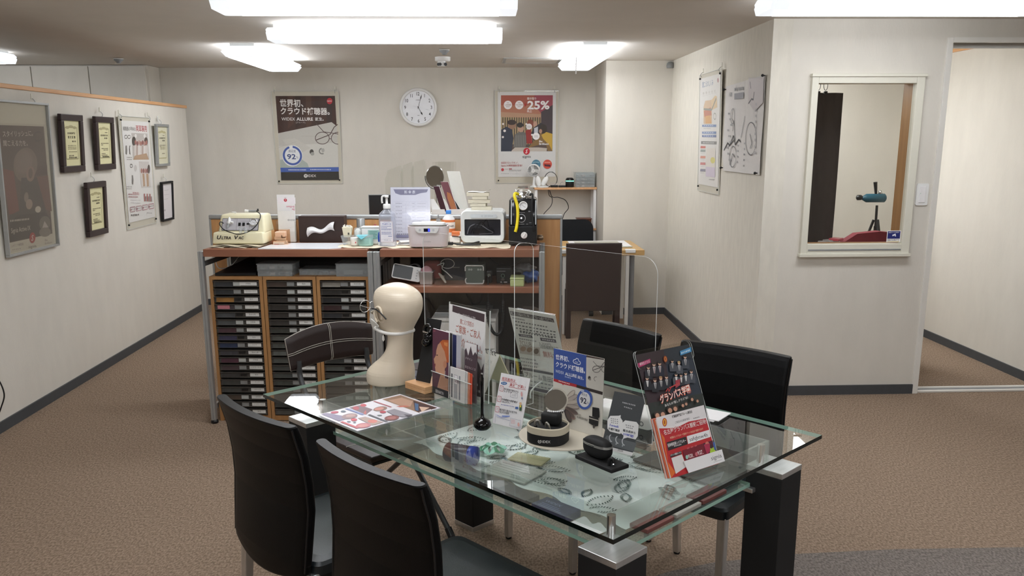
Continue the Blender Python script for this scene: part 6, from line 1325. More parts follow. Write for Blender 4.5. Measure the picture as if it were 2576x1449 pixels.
r.poly([(190, 1165), (378, 1245), (375, 1325), (185, 1240)], '24242c'); r.text('BERNAFON', 226, 322, 1224, 38, 'd9d6d8', .01, 1268); r.rect(215, 480, 242, 500, '8a4a5a'); b.build('paper', t)
for nm, lb, x, z, w, h, c in (('navy_leaflet', 'narrow navy leaflet beside the red-haired woman brochure', -.034, .042, .028, .225, '232c5e'), ('black_leaflet', 'black-edged leaflets just behind the red-haired woman brochure', -.080, .036, .060, .225, '2a2628'), ('pale_leaflet', 'pale grey leaflets standing between the navy leaflet and the dark drip flyer', -.004, .046, .024, .228, 'b9bac4')):
    t = thing(nm, lb, 'leaflet', M=HM @ MX.Translation((x, .005, z))); b = MB(); b.bb((0, 0, 0), (w, h, .004), P('d9d7d6')); b.rect(.002, 0, w, h-.004, P(c), .0042); b.build('paper', t)
t = thing('drip_flyer', 'dark plum flyer with a white dripping edge, right in the clear holder', 'flyer', M=HM @ MX.Translation((.030, .005, .036)))
b = MB(); b.bb((0, 0, 0), (.066, .205, .004), P('4d3e46')); b.flat([(0, .205), (0, .175), (.008, .185), (.02, .16), (.033, .195), (.046, .165), (.058, .18), (.066, .172), (.066, .205)], P('e6e3e3'), .0042)
for k, y in enumerate((.145, .115, .09)): b.text(('デザイン', '目立ちにくさ', 'つけごこち')[k], .004, y, .010, P('d5cdd0'), .0042)
b.build('paper', t)
t = thing('card_pack', 'stack of white and orange printed cards low in the right tier of the clear holder', 'cards', M=HM @ MX.Translation((-.008, .005, .0535)))
for k, c in enumerate(('e0563a', 'd98a6a', 'd8d6d4', 'dcdad8')):
    b = MB(); b.bb((.0, 0, .005*k), (.10-.006*k, .106+.003*k, .005*k+.004), P(c))
    if k == 3:
        for x, w, cc in ((.006, .008, '5a5a60'), (.022, .02, 'a9a9ae'), (.050, .008, '8a8a90')): b.rect(x, .008, x+w, .092, P(cc), .005*k+.0042)
        b.rect(.024, .06, .04, .09, P('e9e4e6'), .005*k+.0044); b.text('試聴', .027, .066, .012, P('7a4a5a'), .005*k+.0046)
    b.build('card', t)

# desk calendar behind the holder
t = thing('tent_calendar', 'cream desk calendar standing like a tent behind the clear holder', 'calendar', (.030, 3.02, TZ+.001), rad(-51.6))
b = MB(); A_ = [(-.15, 0), (.045, 0)]
b.add([(-.15, -.07, 0), (.05, -.07, 0), (.05, -.002, .13), (-.15, -.002, .13), (-.15, -.066, 0), (.05, -.066, 0), (.05, .002, .13), (-.15, .002, .13)], [(0, 1, 2, 3), (7, 6, 5, 4), (1, 5, 6, 2), (3, 2, 6, 7), (0, 3, 7, 4)], P('dcdad4'))
b.add([(-.15, .07, 0), (.05, .07, 0), (.05, .002, .13), (-.15, .002, .13), (-.15, .066, 0), (.05, .066, 0), (.05, -.002, .13), (-.15, -.002, .13)], [(3, 2, 1, 0), (4, 5, 6, 7), (2, 6, 5, 1), (7, 6, 2, 3)], P('cfc7a8'))
b.build('stand', t)
b = MB()
for k in range(12): b.tube([(-.14+.016*k, -.004+.007*cos(a), .13+.007*sin(a)) for a in [2*pi*j/10 for j in range(10)]], .0012, M_black, 5, True)
b.build('ring_binding', t)
b = MB(); b.T = frame((-.15, -.0708, 0), (1, 0, 0), (0, .068, .13)); b.rect(.01, .012, .19, .135, P('e2e0dc'), .0002); b.text('2025', .155, .108, .013, P('9a9a98'), .0005)
for k in range(5): b.rect(.02, .03+.018*k, .18, .031+.018*k, P('b9b8b4'), .0005)
b.build('page', t)

# forward-leaning programme sign
SM = leanframe(tl(-.069, .213, TZ+.004), -43.6, -17.5)
t = thing('programme_sign', 'white printed ブルーム紹介プログラム sheet leaning forward behind the acrylic divider', 'sign', M=SM)
b = MB(); b.bb((-.103, 0, 0), (.103, .33, .0015), P('dfdfdd'))
r = PR(b, ((1022, 208), (1628, 328), (1790, 1355), (1310, 1225)), .206, .33, -.103, 0, .0016)
r.poly([(1045, 256), (1605, 375), (1618, 432), (1062, 318)], '4a4448'); r.text('聞こえにお悩みの方に楽しい、ブルーム紹介プログラム', 1062, 1600, 288, 40, 'd9d5d5', .008, 402)
for y, x0, x1 in ((362, 1085, 1245), (412, 1120, 1535), (462, 1125, 1640), (505, 1135, 1640), (545, 1185, 1640), (560, 1190, 1600)): r.greek(x0, x1, y-6, 16, '6a686c', 12, y+(x1-x0)*.2)
r.poly([(1175, 578), (1340, 604), (1355, 640), (1190, 612)], '55505a'); r.greek(1205, 1330, 598, 14, 'c9c5c9', 6, 620); r.poly([(1438, 632), (1630, 664), (1640, 706), (1450, 676)], '55505a'); r.greek(1465, 1620, 656, 14, 'c9c5c9', 6, 684)
r.text('7CLUB', 1200, 1342, 692, 52, '8a7c78', 0, 722); r.poly([(1195, 722), (1440, 762), (1448, 868), (1210, 826)], 'b5aca6'); r.ell(1245, 772, 34, 30, 'a08878'); r.ell(1320, 785, 32, 30, '8d7464'); r.ell(1400, 805, 30, 34, '6a5a50')
r.text('無料', 1478, 1588, 838, 70, 'b08078', .01, 862); r.text('3,300円', 1430, 1570, 705, 36, '77757a', 0, 728); r.text('2週間補聴器体験', 1438, 1665, 746, 44, '6a686c', .0, 786)
for y, x0, x1 in ((640, 1190, 1400), (850, 1590, 1680), (880, 1590, 1680), (878, 1220, 1400), (918, 1230, 1430), (960, 1245, 1420)): r.greek(x0, x1, y, 14, '8a888c', 8, y+(x1-x0)*.2)
r.poly([(1252, 990), (1700, 1085), (1704, 1112), (1256, 1016)], '5a565a'); r.text('ブルーム豊田店', 1280, 1625, 1062, 54, '6a686c', .0, 1150)
for y in (1130, 1170, 1210): r.greek(1300, 1690, y, 14, '9a989c', 10, y+90)
r.poly([(1310, 1190), (1770, 1300), (1780, 1335), (1315, 1222)], '66626a'); b.build('paper', t)
b = MB(); b.bb((-.104, -.002, -.003), (.104, .332, -.001), M_clear); b.bb((-.104, -.002, .0022), (.104, .332, .0034), M_clear); b.build('sleeve', t)
b = MB(); b.T = SM.inverted() @ (MX.Translation(tl(-.069, .213, TZ+.001)) @ MX.Rotation(rad(-43.6), 4, 'Z')); b.bb((-.104, -.088, 0), (.104, .05, .003), M_clear)
for x in (-.02, .05): b.tube(spline([(x, -.08, .003), (x, -.075, .03), (x, -.02, .05), (x, .0, .02)], 5), .003, M_aedge, 6)
b.build('base', t)

# small white sign: both ears
t = thing('ear_sign', 'small white sign with red heading 両耳装用は満足度が高い beside the black pen stand', 'sign', M=leanframe((.074, 2.564, TZ+.001), -39.5, 17))
b = MB(); b.bb((-.057, 0, 0), (.057, .163, .002), P('eeecf0'))
r = PR(b, ((225, 425), (600, 480), (460, 1130), (112, 1055)), .112, .163, -.056, 0, .0021)
r.text('両耳装用は', 232, 405, 498, 40, 'c0323e', .012, 522); r.line([(225, 522), (422, 552)], 4, 'c0323e'); r.text('満足度が高い', 330, 540, 572, 42, 'c0323e', .012, 602); r.line([(318, 602), (540, 634)], 4, 'c0323e')
r.ell(258, 560, 40, 20, '2f6fb0'); r.text('なぜ?', 232, 285, 556, 22, 'e8eef6', .01, 562)
for k, (x, y, a1, a2, c1) in enumerate(((228, 630, '耳の負担が減るから', 'ラクラク', 445), (200, 762, '方向感覚や距離感が', 'つかみやすい', 430), (175, 890, '聞き取り能力の低下を', '予防する可能性', 420))):
    r.line([(x-20, y-38), (x+22, y-32), (x+14, y+34), (x-28, y+28), (x-20, y-38)], 4, 'c0505a'); r.greek(x-8, x+8, y-14, 6, 'c0505a', 2); r.greek(x-10, x+6, y+6, 6, 'c0505a', 2)
    r.text(a1, x+28, c1, y, 26, '3a3a44', .014, y+34); r.text(a2, x+22, x+22+(c1-x)*.5, y+30, 26, '3a3a44', .014, y+46)
r.line([(348, 672), (435, 685), (428, 745), (338, 730), (348, 672)], 3, '9a9aa4'); r.greek(360, 420, 700, 5, '9a9aa4', 4); r.greek(355, 415, 716, 5, '9a9aa4', 4)
r.ell(488, 690, 12, 32, 'd9a0a0'); r.ell(492, 742, 12, 14, '8890a8'); r.ell(470, 810, 16, 18, 'e0b890'); r.poly([(455, 828), (488, 832), (480, 900), (452, 896)], '3f5a44'); r.poly([(460, 830), (480, 832), (476, 856), (460, 854)], 'e6d24a'); r.poly([(405, 850), (440, 852), (442, 878), (400, 876)], '3f66a8'); r.greek(220, 390, 828, 8, '6a72b0', 9, 852)
r.line([(150, 944), (148, 1050)], 3, 'a0a0b0'); r.line([(160, 955), (230, 985), (330, 970)], 5, '7a90d0'); r.line([(160, 975), (240, 1000), (330, 1020)], 4, '9aa0b8'); r.rect(232, 962, 330, 974, '7a90d0')
r.line([(340, 992), (474, 1018), (460, 1110), (328, 1080), (340, 992)], 3, 'a0a0b0'); 
for y in (1010, 1028, 1046): r.greek(345, 400, y, 6, 'd07a80', 4, y+10)
r.ell(440, 1065, 14, 24, 'd9a8a0'); b.build('paper', t)
b = MB(); b.bb((-.057, 0, -.003), (.057, .166, -.001), M_clear); b.bb((-.057, 0, .003), (.057, .166, .0042), M_clear); b.T = leanframe((.074, 2.564, TZ+.001), -39.5, 17).inverted() @ (MX.Translation((.074, 2.564, TZ+.001)) @ MX.Rotation(rad(-39.5), 4, 'Z')); b.bb((-.057, -.004, 0), (.057, .075, .002), M_clear); b.build('stand', t)

# pen stand
t = thing('pen_stand', 'glossy black pen upright in a round black stand on the glass', 'pen stand', (-.003, 2.548, TZ))
MB().lathe((0, 0, 0), [(.018, 0), (.027, .008), (.0285, .016), (.024, .026), (.012, .034), (.006, .038), (.005, .05)], M_gl, 36).build('base', t)
MB().lathe((0, 0, .04), [(.003, 0), (.0045, .01), (.0055, .10), (.006, .125), (.0035, .13), (.0035, .137)], M_gl, 16).build('pen', t); MB().cyl((0, 0, .179), .003, .004, M_steel, 10).build('cap_ring', t)

# laminated sheet
t = tthing('laminated_sheet', 'laminated white sheet of red photo panels lying flat at the left corner of the glass', 'sheet', -.337, -.324)
b = MB(); b.bb((-.120, -.172, .0005), (.118, .172, .0014), glass('laminate', 'ffffff', .08, 1.5, .1, 'c8d0e8')); b.bb((-.115, -.167, .0015), (.113, .167, .0019), P('e9e6ec', .3))
r = PR(b, ((1720, 160), (2450, 425), (890, 855), (170, 545)), .228, .334, -.115, -.167, .002); r.mb = b
r.poly([(1385, 258), (1735, 180), (2390, 425), (2060, 520)], '9a7a64'); r.poly([(1960, 285), (2390, 425), (2060, 520), (1975, 470)], '4a2c28'); r.poly([(1980, 330), (2050, 350), (2040, 480), (1985, 465)], '4a6a90'); r.poly([(2060, 400), (2250, 420), (2100, 500)], 'd8b8a0'); r.poly([(1500, 280), (1750, 230), (1950, 300), (1900, 400), (1750, 400)], 'c09a84'); r.poly([(1640, 390), (1820, 380), (1900, 400), (1700, 410)], 'd07a68'); r.poly([(2050, 505), (2270, 450), (2280, 462), (2065, 520)], 'e6dcd8')
r.poly([(760, 415), (960, 368), (1200, 450), (1070, 548)], '8d7a80'); r.ell(1030, 372, 58, 28, 'c8606a'); r.ell(890, 425, 60, 34, 'b8606a'); r.ell(1340, 440, 130, 42, 'a08478', a0=-.15); r.ell(1320, 440, 90, 26, 'd89a90', a0=-.15); r.poly([(1050, 480), (1080, 470), (1070, 548), (1020, 530)], 'c87a78'); r.poly([(1215, 300), (1245, 292), (1560, 405), (1530, 415)], 'b06068')
r.poly([(230, 540), (330, 515), (780, 600), (560, 675)], '9a92a8'); r.ell(485, 505, 75, 22, 'c06878', a0=-.1); r.ell(650, 488, 48, 18, '77808a'); r.ell(760, 580, 150, 50, 'a89090', a0=-.12); r.ell(780, 570, 90, 26, 'c8a8a4', a0=-.12); r.poly([(680, 440), (730, 430), (1040, 545), (1000, 560)], '8a94c0')
r.poly([(910, 620), (1050, 590), (1390, 695), (1180, 755)], 'b8a49c'); r.ell(840, 648, 58, 26, 'd0606c'); r.ell(740, 685, 36, 10, '7a808a'); r.ell(845, 700, 28, 10, '7a808a'); r.ell(1005, 758, 140, 46, 'c8848a', a0=-.1); r.ell(1000, 760, 92, 26, 'd89a98', a0=-.1); r.ell(1180, 680, 90, 34, 'd88a80'); r.poly([(575, 692), (625, 680), (930, 800), (880, 815)], 'd0747a')
r.poly([(1100, 560), (1140, 548), (1470, 685), (1430, 695)], '6a6a70'); r.ell(1385, 505, 58, 22, 'c05864'); r.ell(1540, 618, 136, 46, '8d5a58', a0=-.1); r.ell(1540, 618, 86, 26, 'b07470', a0=-.1); r.poly([(1450, 490), (1600, 450), (1930, 560), (1760, 605), (1560, 560)], '9c98a0'); r.poly([(1760, 560), (1930, 560), (1850, 605)], '5a545c'); r.ell(1320, 570, 46, 10, '8a9094')
b.build('print', t)

# turntable disc, charger box and backboard
t = thing('display_disc', 'round beige disc under the oval hearing aid case', 'disc', (.245, 2.47, TZ)); MB().lathe((0, 0, 0), [(.134, .001), (.1375, .0025), (.1375, .005), (.1365, .006)], mat('beige_disc', 'cfc6b4', .45, var=.015), 72).build('plate', t)
t = thing('display_board', 'upright board with blue 世界初、クラウド補聴器 panel and 92 ring on the beige disc', 'board', M=leanframe((.287, 2.500, TZ+.0065), -45.9, 1))
b = MB(); b.bb((-.0985, 0, -.002), (.0985, .245, 0), P('d6d2c8'))
r = PR(b, ((855, 88), (1512, 225), (1505, 1265), (862, 1110)), .197, .245, -.0985, 0, .0002)
r.poly([(855, 88), (1285, 178), (1290, 580), (1300, 612), (1165, 580), (865, 500)], '3b559c'); r.poly([(1285, 178), (1512, 225), (1508, 660), (1300, 612), (1290, 580)], 'c5c1b8'); r.poly([(1285, 178), (1512, 225), (1512, 240), (1285, 205)], '4a3c38')
r.poly([(865, 500), (1170, 572), (1168, 610), (1000, 575), (990, 590), (980, 570), (865, 535)], 'b03038'); r.greek(930, 1080, 528, 12, 'e8d4d4', 7, 570); r.poly([(1170, 575), (1505, 660), (1503, 700), (1168, 612)], '38302e')
r.text('世界初、', 885, 1065, 205, 68, 'eef0f6', .018, 240); r.text('クラウド補聴器。', 888, 1275, 302, 70, 'eef0f6', .018, 388); r.text('WIDEX', 888, 1000, 395, 40, 'dfe4f0', 0, 422); r.text('ALLURE', 1016, 1168, 430, 42, 'eef0f6', .02, 462); r.text('誕生。', 1182, 1260, 470, 40, 'eef0f6', .01, 492); r.greek(1012, 1095, 470, 14, 'b8c4e4', 5, 490)
cl = [(1130, 285), (1116, 262), (1128, 240), (1146, 240), (1160, 222), (1184, 230), (1190, 256), (1212, 272), (1212, 298), (1190, 305), (1130, 285)]; r.line(cl, 7, 'e8ecf6'); r.text('new', 1142, 1182, 264, 20, 'e8ecf6', .01, 274)
glassesprint(r, 1420, 362, 50, '4a4442'); r.ell(1332, 478, 16, 24, '35302e'); r.ell(1340, 498, 14, 14, '8d8880'); r.circ(1418, 490, 24, 8, '8d8880', 28, 100, 300)
for k, c in enumerate(('a79c92', '9a8f88', 'b0a59c', '8d817c', '7a6c68', '8a6f68', '4a4244')):
    a = rad(58-22*k); x, y = 1050+75*cos(a)*1.0, 850-150*sin(a); r.ell(x, y, 95, 34, c, a0=-(a*.9)); r.ell(x+6, y-4, 78, 22, ('c8bfb4', 'b5aaa2')[k % 2] if k < 4 else '6a5c58', a0=-(a*.9))
r.ell(1282, 766, 100, 134, '4560a8'); r.ell(1282, 768, 72, 100, 'dfdee0'); r.poly([(1228, 640), (1272, 634), (1276, 668), (1240, 672)], 'aeb9d4'); r.text('満足度', 1240, 1315, 692, 34, '5a627a', 0, 712); r.text('92', 1228, 1308, 770, 74, '2a2e44', .02, 788); r.text('%', 1314, 1338, 808, 30, '6a708a')
r.poly([(1385, 862), (1470, 872), (1478, 990), (1460, 1010), (1385, 985)], '1a1a1c'); r.poly([(1345, 978), (1465, 1010), (1462, 1108), (1420, 1118), (1345, 1075)], '202022'); r.poly([(1345, 1000), (1465, 1030), (1465, 1042), (1345, 1014)], 'b8b2a6'); r.ell(1410, 1118, 14, 26, '4a4644'); r.text('専用', 1190, 1240, 965, 26, '8a8478', 0, 978); r.text('急速乾燥充電器', 1190, 1328, 1000, 30, '5a5650', .008, 1038)
b.build('print', t)
t = thing('charger_case', 'oval black WIDEX case with a beige rim on the beige disc', 'case', (.193, 2.418, TZ+.0065), rad(-30))
b = MB(); secs = [(.058, .0), (.0605, .003), (.0612, .032)]
def ov(r, z, n=48): return [V((r*(abs(cos(a))**.82)*(1 if cos(a) > 0 else -1), r*.93*(abs(sin(a))**.82)*(1 if sin(a) > 0 else -1), z)) for a in [2*pi*k/n for k in range(n)]]
def loft(b, secs, m, sm=True, cap0=True, cap1=True):
    q = [ov(*s) for s in secs]; n = len(q[0])
    for i in range(len(q)-1): b.add(q[i]+q[i+1], [(j, (j+1) % n, n+(j+1) % n, n+j) for j in range(n)], m, sm)
    if cap0: b.add(q[0], [tuple(range(n-1, -1, -1))], m)
    if cap1: b.add(q[-1], [tuple(range(n))], m)
loft(b, secs, M_blackm, True, True, False)
b.T = MX.Rotation(rad(22), 4, 'Z') @ frame((0, -.0592, 0), (1, 0, 0), (0, 0, 1)); b.ring(-.021, .0165, .0035, .0055, P('d9d7d2'), .0008, 120, 420); b.line([(-.0235, .020), (-.021, .016), (-.0185, .020)], .0016, P('d9d7d2'), .0008); b.text('IDEX', -.013, .0125, .0108, P('d9d7d2'), .0008, bold=.015); b.build('body', t)
b = MB(); loft(b, [(.0614, .0322), (.0618, .036), (.0616, .051), (.060, .0535), (.0575, .0535), (.0565, .047)], mat('beige_rim', 'c9bfa8', .4, var=.02), True, False, False); b.build('rim', t)
b = MB(); loft(b, [(.0563, .0465), (.03, .0468)], M_blackm, False, False, True); b.box((.004, .014, .066), (.058, .04, .038), M_blackm, .010, None, 3); b.build('insert', t)
b = MB(); b.T = frame((.012, .024, .094), (.85, .5, 0), (0, 0, 1)); b.ring(0, .026, .034, .0375, P('d8d2c4'), .002, -140, 100); b.ring(0, .026, .034, .0375, P('d8d2c4'), -.002, -140, 100); b.disc(0, .026, .033, P('7d756a'), 0); 
for k in range(9): b.lathe((-.022+.0055*k, -.008-.003*sin(k*.4), .004), [(.001, -.006), (.0045, -.003), (.0045, .004), (.002, .006)], M_steel, 10, 'Y')
b.build('ring_display', t)
for x, y, s_ in ((-.032, -.026, 1), (.022, -.034, -1)): b = MB(); b.tube(spline([(x, y, .048), (x+.004*s_, y-.002, .062), (x+.012*s_, y, .066), (x+.016*s_, y+.004, .052)], 5), .0035, mat('aid_silver', '9c9890', .25, .6), 8); b.tube([(x+.002, y-.004, .049), (x+.01*s_, y-.008, .05)], .003, M_gl, 8); b.build('hearing_aid', t)

# black earphone-like charger on its slab
t = thing('charger_slab', 'rectangular matte black slab near the table front holding a rounded black charger', 'slab', tl(.482, -.158, TZ), TA+rad(-6)); MB().bb((-.074, -.034, 0), (.074, .034, .012), M_blackm, .003, 3).build('slab', t)
b = MB(); b.tube(spline([(.048, -.018, .012), (.049, -.018, .028), (.056, -.014, .034), (.060, -.012, .024)], 5), .0045, M_black, 10); b.tube(spline([(.060, -.012, .02), (.064, -.016, .016), (.066, -.02, .022)], 4), .0016, M_steel, 6); b.build('hearing_aid', t)
t = thing('charger_case', 'rounded black pebble-shaped charger with a silver band, standing on the black slab', 'case', tl(.462, -.152, TZ+.0123), TA+rad(-6))
b = MB()
def pebb(u, v): a, c = 2*pi*u, pi*(v-.5); f = lambda q, e: (abs(q)**e)*(1 if q > 0 else -1); return (.051*f(cos(a), .75)*f(cos(c), .7), .024*f(sin(a), .8)*f(cos(c), .7), .029+.029*f(sin(c), .75))
b.grid(pebb, 40, 20, M_blackm, closeu=True); b.build('shell', t)
b = MB(); q = [V((.0517*(abs(cos(a))**.75)*(1 if cos(a) > 0 else -1)*.985, .0246*(abs(sin(a))**.8)*(1 if sin(a) > 0 else -1), .036)) for a in [2*pi*k/40 for k in range(40)]]
b.add(q+[p+V((0, 0, .007)) for p in q], [(j, (j+1) % 40, 40+(j+1) % 40, 40+j) for j in range(40)], M_brush, True); b.bb((-.012, -.0262, .0365), (.010, -.0238, .0425), M_steel, .001); b.build('band', t)

# dark card sign
t = thing('dark_card', 'dark grey card with white speech bubbles 1week and 37時間 behind the black charger', 'card', M=leanframe(tl(.457, -.062, TZ+.001), -40, 24))
b = MB(); b.bb((-.052, 0, 0), (.052, .172, .0015), P('3b3e40'))
r = PR(b, ((265, 552), (508, 600), (395, 1120), (90, 1075)), .104, .172, -.052, 0, .0016)
r.greek(325, 432, 638, 10, 'a8a8aa', 8, 662); r.greek(338, 408, 672, 9, 'a8a8aa', 5, 690)
r.poly([(92, 1035), (410, 1085), (395, 1120), (90, 1075)], 'd9d8d6'); r.poly([(165, 935), (440, 985), (412, 1075), (110, 1020)], '5a5e60')
r.poly([(215, 752), (290, 748), (308, 742), (305, 765), (322, 790), (318, 880), (295, 912), (200, 895), (178, 870), (185, 790)], 'dddcda'); r.poly([(345, 785), (440, 795), (458, 820), (450, 920), (430, 952), (360, 940), (318, 955), (325, 925), (303, 905), (312, 815)], 'dddcda')
for y in (775, 793, 810): r.greek(215, 285, y, 8, '8a8c8e', 4, y+8)
r.text('1week', 205, 288, 832, 22, '5560b8', .02, 845); r.text('充電補聴器', 188, 292, 866, 22, '3a3c3e', .015, 884)
r.greek(345, 420, 825, 8, '8a8c8e', 4, 838); r.greek(350, 410, 845, 8, '8a8c8e', 4, 855); r.text('電池長持ち', 322, 432, 874, 22, '3a3c3e', .015, 894); r.text('37時間', 322, 412, 908, 24, '5560b8', .015, 926)
for k in range(3): x = 195+60*k; r.circ(x+18, 960+k*12, 22, 8, 'c0c2c4', 34, 90, 260); r.line([(x+4, 985+k*12), (x-6, 1010+k*12)], 10, 'a0a4a6')
r.text('OTICON', 265, 315, 1072, 22, '5a5a5c', .01, 1080); b.build('print', t)
b = MB(); b.bb((-.053, 0, -.003), (.053, .178, -.0012), M_clear); b.T = leanframe(tl(.457, -.062, TZ+.001), -40, 24).inverted() @ (MX.Translation(tl(.457, -.062, TZ+.001)) @ MX.Rotation(rad(-40), 4, 'Z')); b.bb((-.053, -.006, 0), (.053, .08, .002), M_clear); b.build('stand', t)

# football flyers
FM = leanframe((.571, 2.170, TZ+.001), 34, 22.5)
t = thing('flyer_stand', 'clear leaning flyer stand with a white signia front lip at the right of the table', 'stand', M=FM)
b = MB(); b.prism(rrect(-.110, 0, .110, .350, .012), -.0035, -.0015, M_clear, M_aedge); b.prism(rrect(-.110, .3, .110, .350, .012), .003, .005, M_clear, M_aedge); b.bb((-.10, .0, .0), (.10, .003, .031), M_clear); b.build('back_sheet', t)
b = MB(); b.T = FM.inverted() @ (MX.Translation((.571, 2.170, TZ+.001)) @ MX.Rotation(rad(34), 4, 'Z')); b.bb((-.10, -.03, 0), (.10, .12, .002), M_clear); b.build('base', t)
b = MB(); b.prism([(-.048, .003), (.096, .003), (.096, .036), (-.056, .036)], .028, .030, M_paper); b.T = frame((0, 0, .0302), (1, 0, 0), (0, 1, 0)); b.text('signia', .046, .016, .016, P('5a5a5e'), 0, w=.042); b.rect(.052, .009, .086, .0102, P('b8b8ba'), 0); b.build('front_lip', t)
t = thing('group_poster', 'dark poster of many people in suits with グランパス学園 lettering in the clear leaning stand', 'poster', M=FM @ MX.Translation((0, .006, -.001)))
b = MB(); b.bb((-.104, 0, 0), (.104, .335, .0012), P('2a2a30'))
r = PR(b, ((55, 180), (592, 55), (740, 820), (180, 960)), .208, .212, -.104, .122, .0013)
r.poly([(55, 180), (330, 116), (390, 700), (150, 760)], '3a2a30'); r.poly([(330, 116), (592, 55), (720, 720), (390, 700)], '2b3440'); r.poly([(140, 660), (700, 560), (735, 800), (180, 940)], '2d3430'); b.rect(-.104, 0, .104, .123, P('2d3430'), .00131)
rr_ = random.Random(3)
for k in range(40): x, y = 80+rr_.random()*560, 130+rr_.random()*560; r.circ(x, y, 6+6*rr_.random(), 1.5, ('4a3a42', '465260')[x > 340])
r.poly([(62, 262), (185, 212), (188, 250), (68, 304)], 'c8407a'); r.text('優等生クラス', 80, 178, 270, 26, 'f0dce4', .01, 238, .2); r.poly([(488, 128), (606, 82), (610, 128), (492, 172)], '3f8fc4'); r.greek(500, 595, 148, 16, 'dcecf4', 6, 112)
r.ell(336, 212, 20, 34, '8a3a1c'); r.ell(336, 212, 12, 24, 'e08a34'); r.ell(336, 212, 5, 18, '7a2a1c')
SK = 'd8b098'
for x, y, k, hair, coat, tie in ((160, 300, 17, '2a2422', '22232e', '2a2a34'), (216, 268, 18, '3a2c26', '241e26', '6a2a34'), (272, 258, 18, '2a2422', '1f2230', '6a2a34'), (400, 232, 15, '2c2624', '4a4e56', '2a2a34'), (466, 250, 16, 'b89a6a', '4c5058', '2a3040'), (532, 186, 17, '2a2422', '3e444e', '2a2f3a'), (585, 335, 17, '3a302c', '454a54', '2a2f3a'), (524, 355, 16, '2c2826', '50545c', None), (475, 375, 15, '1f1c1c', '333', None), (424, 370, 16, '2a2624', '55585e', None), (132, 410, 17, '2a2422', '1c1e28', None), (206, 430, 17, '4a3026', '1f2028', '2a2a34'), (265, 410, 17, 'a8845a', '242630', '3a3a44'), (322, 396, 17, '3a2a22', '20222c', '2a2a34')):
    if len(coat) == 3: coat = '303238'
    person_print(r, x, y, k, SK, hair, 'd8d6d4', coat, tie)
r.poly([(410, 430), (460, 415), (450, 480), (405, 510)], 'a03a48'); r.line([(305, 545), (330, 510), (335, 545), (360, 500), (450, 450)], 7, 'c03a3a'); r.greek(340, 455, 505, 10, 'c84a48', 6, 462)
r.text('グランパス学園', 236, 556, 630, 86, 'e8603c', .05, 510); r.text('グランパス学園', 240, 552, 628, 78, 'f4ece4', .015, 508); r.text('あなたの"推しクラス"は?', 282, 525, 690, 28, 'e8e8e4', .01, 604)
for x, y, k in ((200, 780, 26), (255, 770, 26), (330, 730, 26), (385, 715, 24), (465, 685, 17), (500, 670, 15), (565, 622, 17), (620, 640, 15)): r.ell(x, y, k*1.25, k*1.3, ('4a3a30', '6a5444', '3a302a')[k % 3]); r.ell(x, y+k*.4, k*.8, k, 'c89a80')
b.build('paper', t)
t = thing('ticket_flyers', 'thick pad of red 名古屋グランパス観戦ご招待 ticket flyers at the front of the clear stand', 'flyers', M=FM @ MX.Translation((-.018, .004, .003)))
for k in range(5): MB().bb((-.092-.002*(k % 2), .0, .0042*k), (.094+.002*(k % 2), .161-.001*k, .0042*k+.004), P(('e0683a', 'd8c8c0', 'c83a34', 'dc7a52', 'e6dcd8')[k])).build('flyer_layer', t)
b = MB(); b.bb((-.092, 0, .0208), (.094, .162, .0214), P('ece8e8'))
r = PR(b, ((205, 815), (720, 640), (860, 1180), (375, 1390)), .186, .162, -.092, 0, .0216)
r.poly([(240, 920), (420, 900), (560, 820), (740, 770), (862, 1190), (375, 1392), (290, 1120)], 'c02a30'); r.poly([(205, 815), (720, 640), (742, 752), (560, 800), (400, 880), (235, 915)], 'e6e2e2'); r.poly([(260, 960), (300, 1010), (340, 1240), (420, 1330), (375, 1390)], 'e0702c')
r.ell(300, 852, 26, 44, 'c0402a'); r.ell(300, 852, 17, 34, 'e8b83a'); r.ell(300, 852, 7, 24, 'b0302a')
r.text('補聴器専門店ブルーム豊田店', 380, 596, 790, 27, '4a4648', .015, 716); r.text('ご来店のお客様 限定', 412, 568, 846, 22, '77757a', .0, 788); r.greek(608, 676, 785, 9, '8a888c', 4, 762)
r.text('名古屋グランパス観戦ご招待!', 288, 742, 962, 54, 'c02a30', .06, 798); r.text('名古屋グランパス観戦ご招待!', 290, 740, 960, 50, 'f2e6e2', .008, 797)
r.text('本用紙のシリアルキーで招待チケットを5名まで招待できます', 358, 708, 1004, 22, 'f0c8a8', .01, 876)
r.poly([(322, 1052), (528, 972), (545, 1044), (340, 1132)], '2c2628'); r.text('招待券取得シリアルキー', 334, 528, 1082, 34, 'eeeaea', .015, 1008); r.greek(400, 482, 1082, 10, 'c8c4c4', 5, 1052)
r.poly([(536, 968), (768, 880), (784, 946), (550, 1042)], 'eceaea'); r.text('safqbnw4h', 564, 752, 996, 38, '3a3638', .0, 928)
r.poly([(360, 1168), (478, 1118), (482, 1146), (364, 1196)], '2c2628'); r.text('チケット情報はこちら', 364, 476, 1176, 20, 'e8e4e4', .01, 1130)
r.poly([(372, 1200), (484, 1150), (530, 1262), (420, 1345)], 'e6e2e0'); r.poly([(490, 1110), (700, 1020), (745, 1150), (530, 1262)], '7a1c2c')
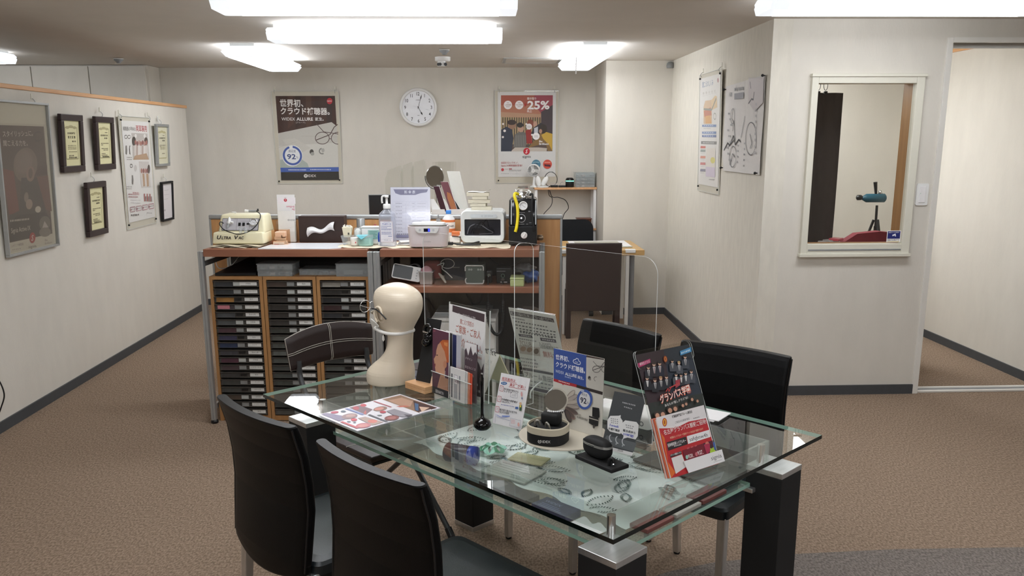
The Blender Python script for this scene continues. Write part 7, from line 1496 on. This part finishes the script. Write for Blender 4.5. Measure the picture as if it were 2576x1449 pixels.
r.text('9/20', 548, 596, 1160, 32, 'ecd8d8', .02, 1142); r.text('9/27', 645, 696, 1118, 32, 'ecd8d8', .02, 1096); r.text('10/4', 575, 615, 1230, 30, 'ecd8d8', .02, 1212); r.ell(536, 1170, 14, 20, '9ac8b8'); r.ell(634, 1130, 14, 20, 'c86a74'); r.greek(560, 612, 1175, 8, 'd8a8ac', 4, 1155); r.greek(655, 712, 1135, 8, 'd8a8ac', 4, 1112); r.greek(530, 650, 1090, 14, 'c05a60', 3, 1040)
r.poly([(700, 1020), (800, 978), (835, 1110), (745, 1150)], '5a2034'); r.poly([(770, 1060), (815, 1040), (835, 1110), (775, 1140)], 'a8c83a'); r.ell(745, 1020, 20, 24, 'c87a6a'); r.poly([(710, 1030), (770, 1010), (775, 1080), (740, 1120)], 'b03050'); r.ell(785, 1040, 14, 18, '3a2a28'); r.poly([(800, 1000), (820, 990), (832, 1060), (815, 1070)], '4a6aa8')
b.build('front_flyer', t)
t = tthing('note_papers', 'loose white papers lying behind the football flyers near the right chair', 'papers', .43, .40)
for k in range(3): MB().box((.01*k, .004*k, .002+.003*k), (.13, .10, .0025), M_paper, 0, .08*k).build('sheet', t)
t = tthing('white_device_box', 'low rounded white box standing behind the dark card', 'box', .315, .195, TZ, .1)
MB().box((0, 0, .024), (.20, .12, .048), M_wp, .016, None, 3).build('shell', t); b = MB(); b.T = frame((0, -.0605, .022), (1, 0, 0), (0, 0, 1)); b.ring(.07, 0, .005, .008, P('77797c'), .0006); b.build('emblem', t)
t = tthing('white_sheet', 'white sheet under the low white box near the middle of the table', 'sheet', .20, .265, TZ, .1); MB().bb((-.10, -.06, 0), (.06, .07, .0015), M_paper).build('paper', t)
t = tag(MB().tube(spline([(-2.757, 4.70, .42), (-2.75, 4.73, .35), (-2.727, 4.75, .305), (-2.712, 4.75, .225), (-2.742, 4.75, .145), (-2.752, 4.72, .09), (-2.742, 4.70, .006)], 8), .004, M_black).build('extension_cord'), 'loop of black cord at the left edge by the partition', 'cord')
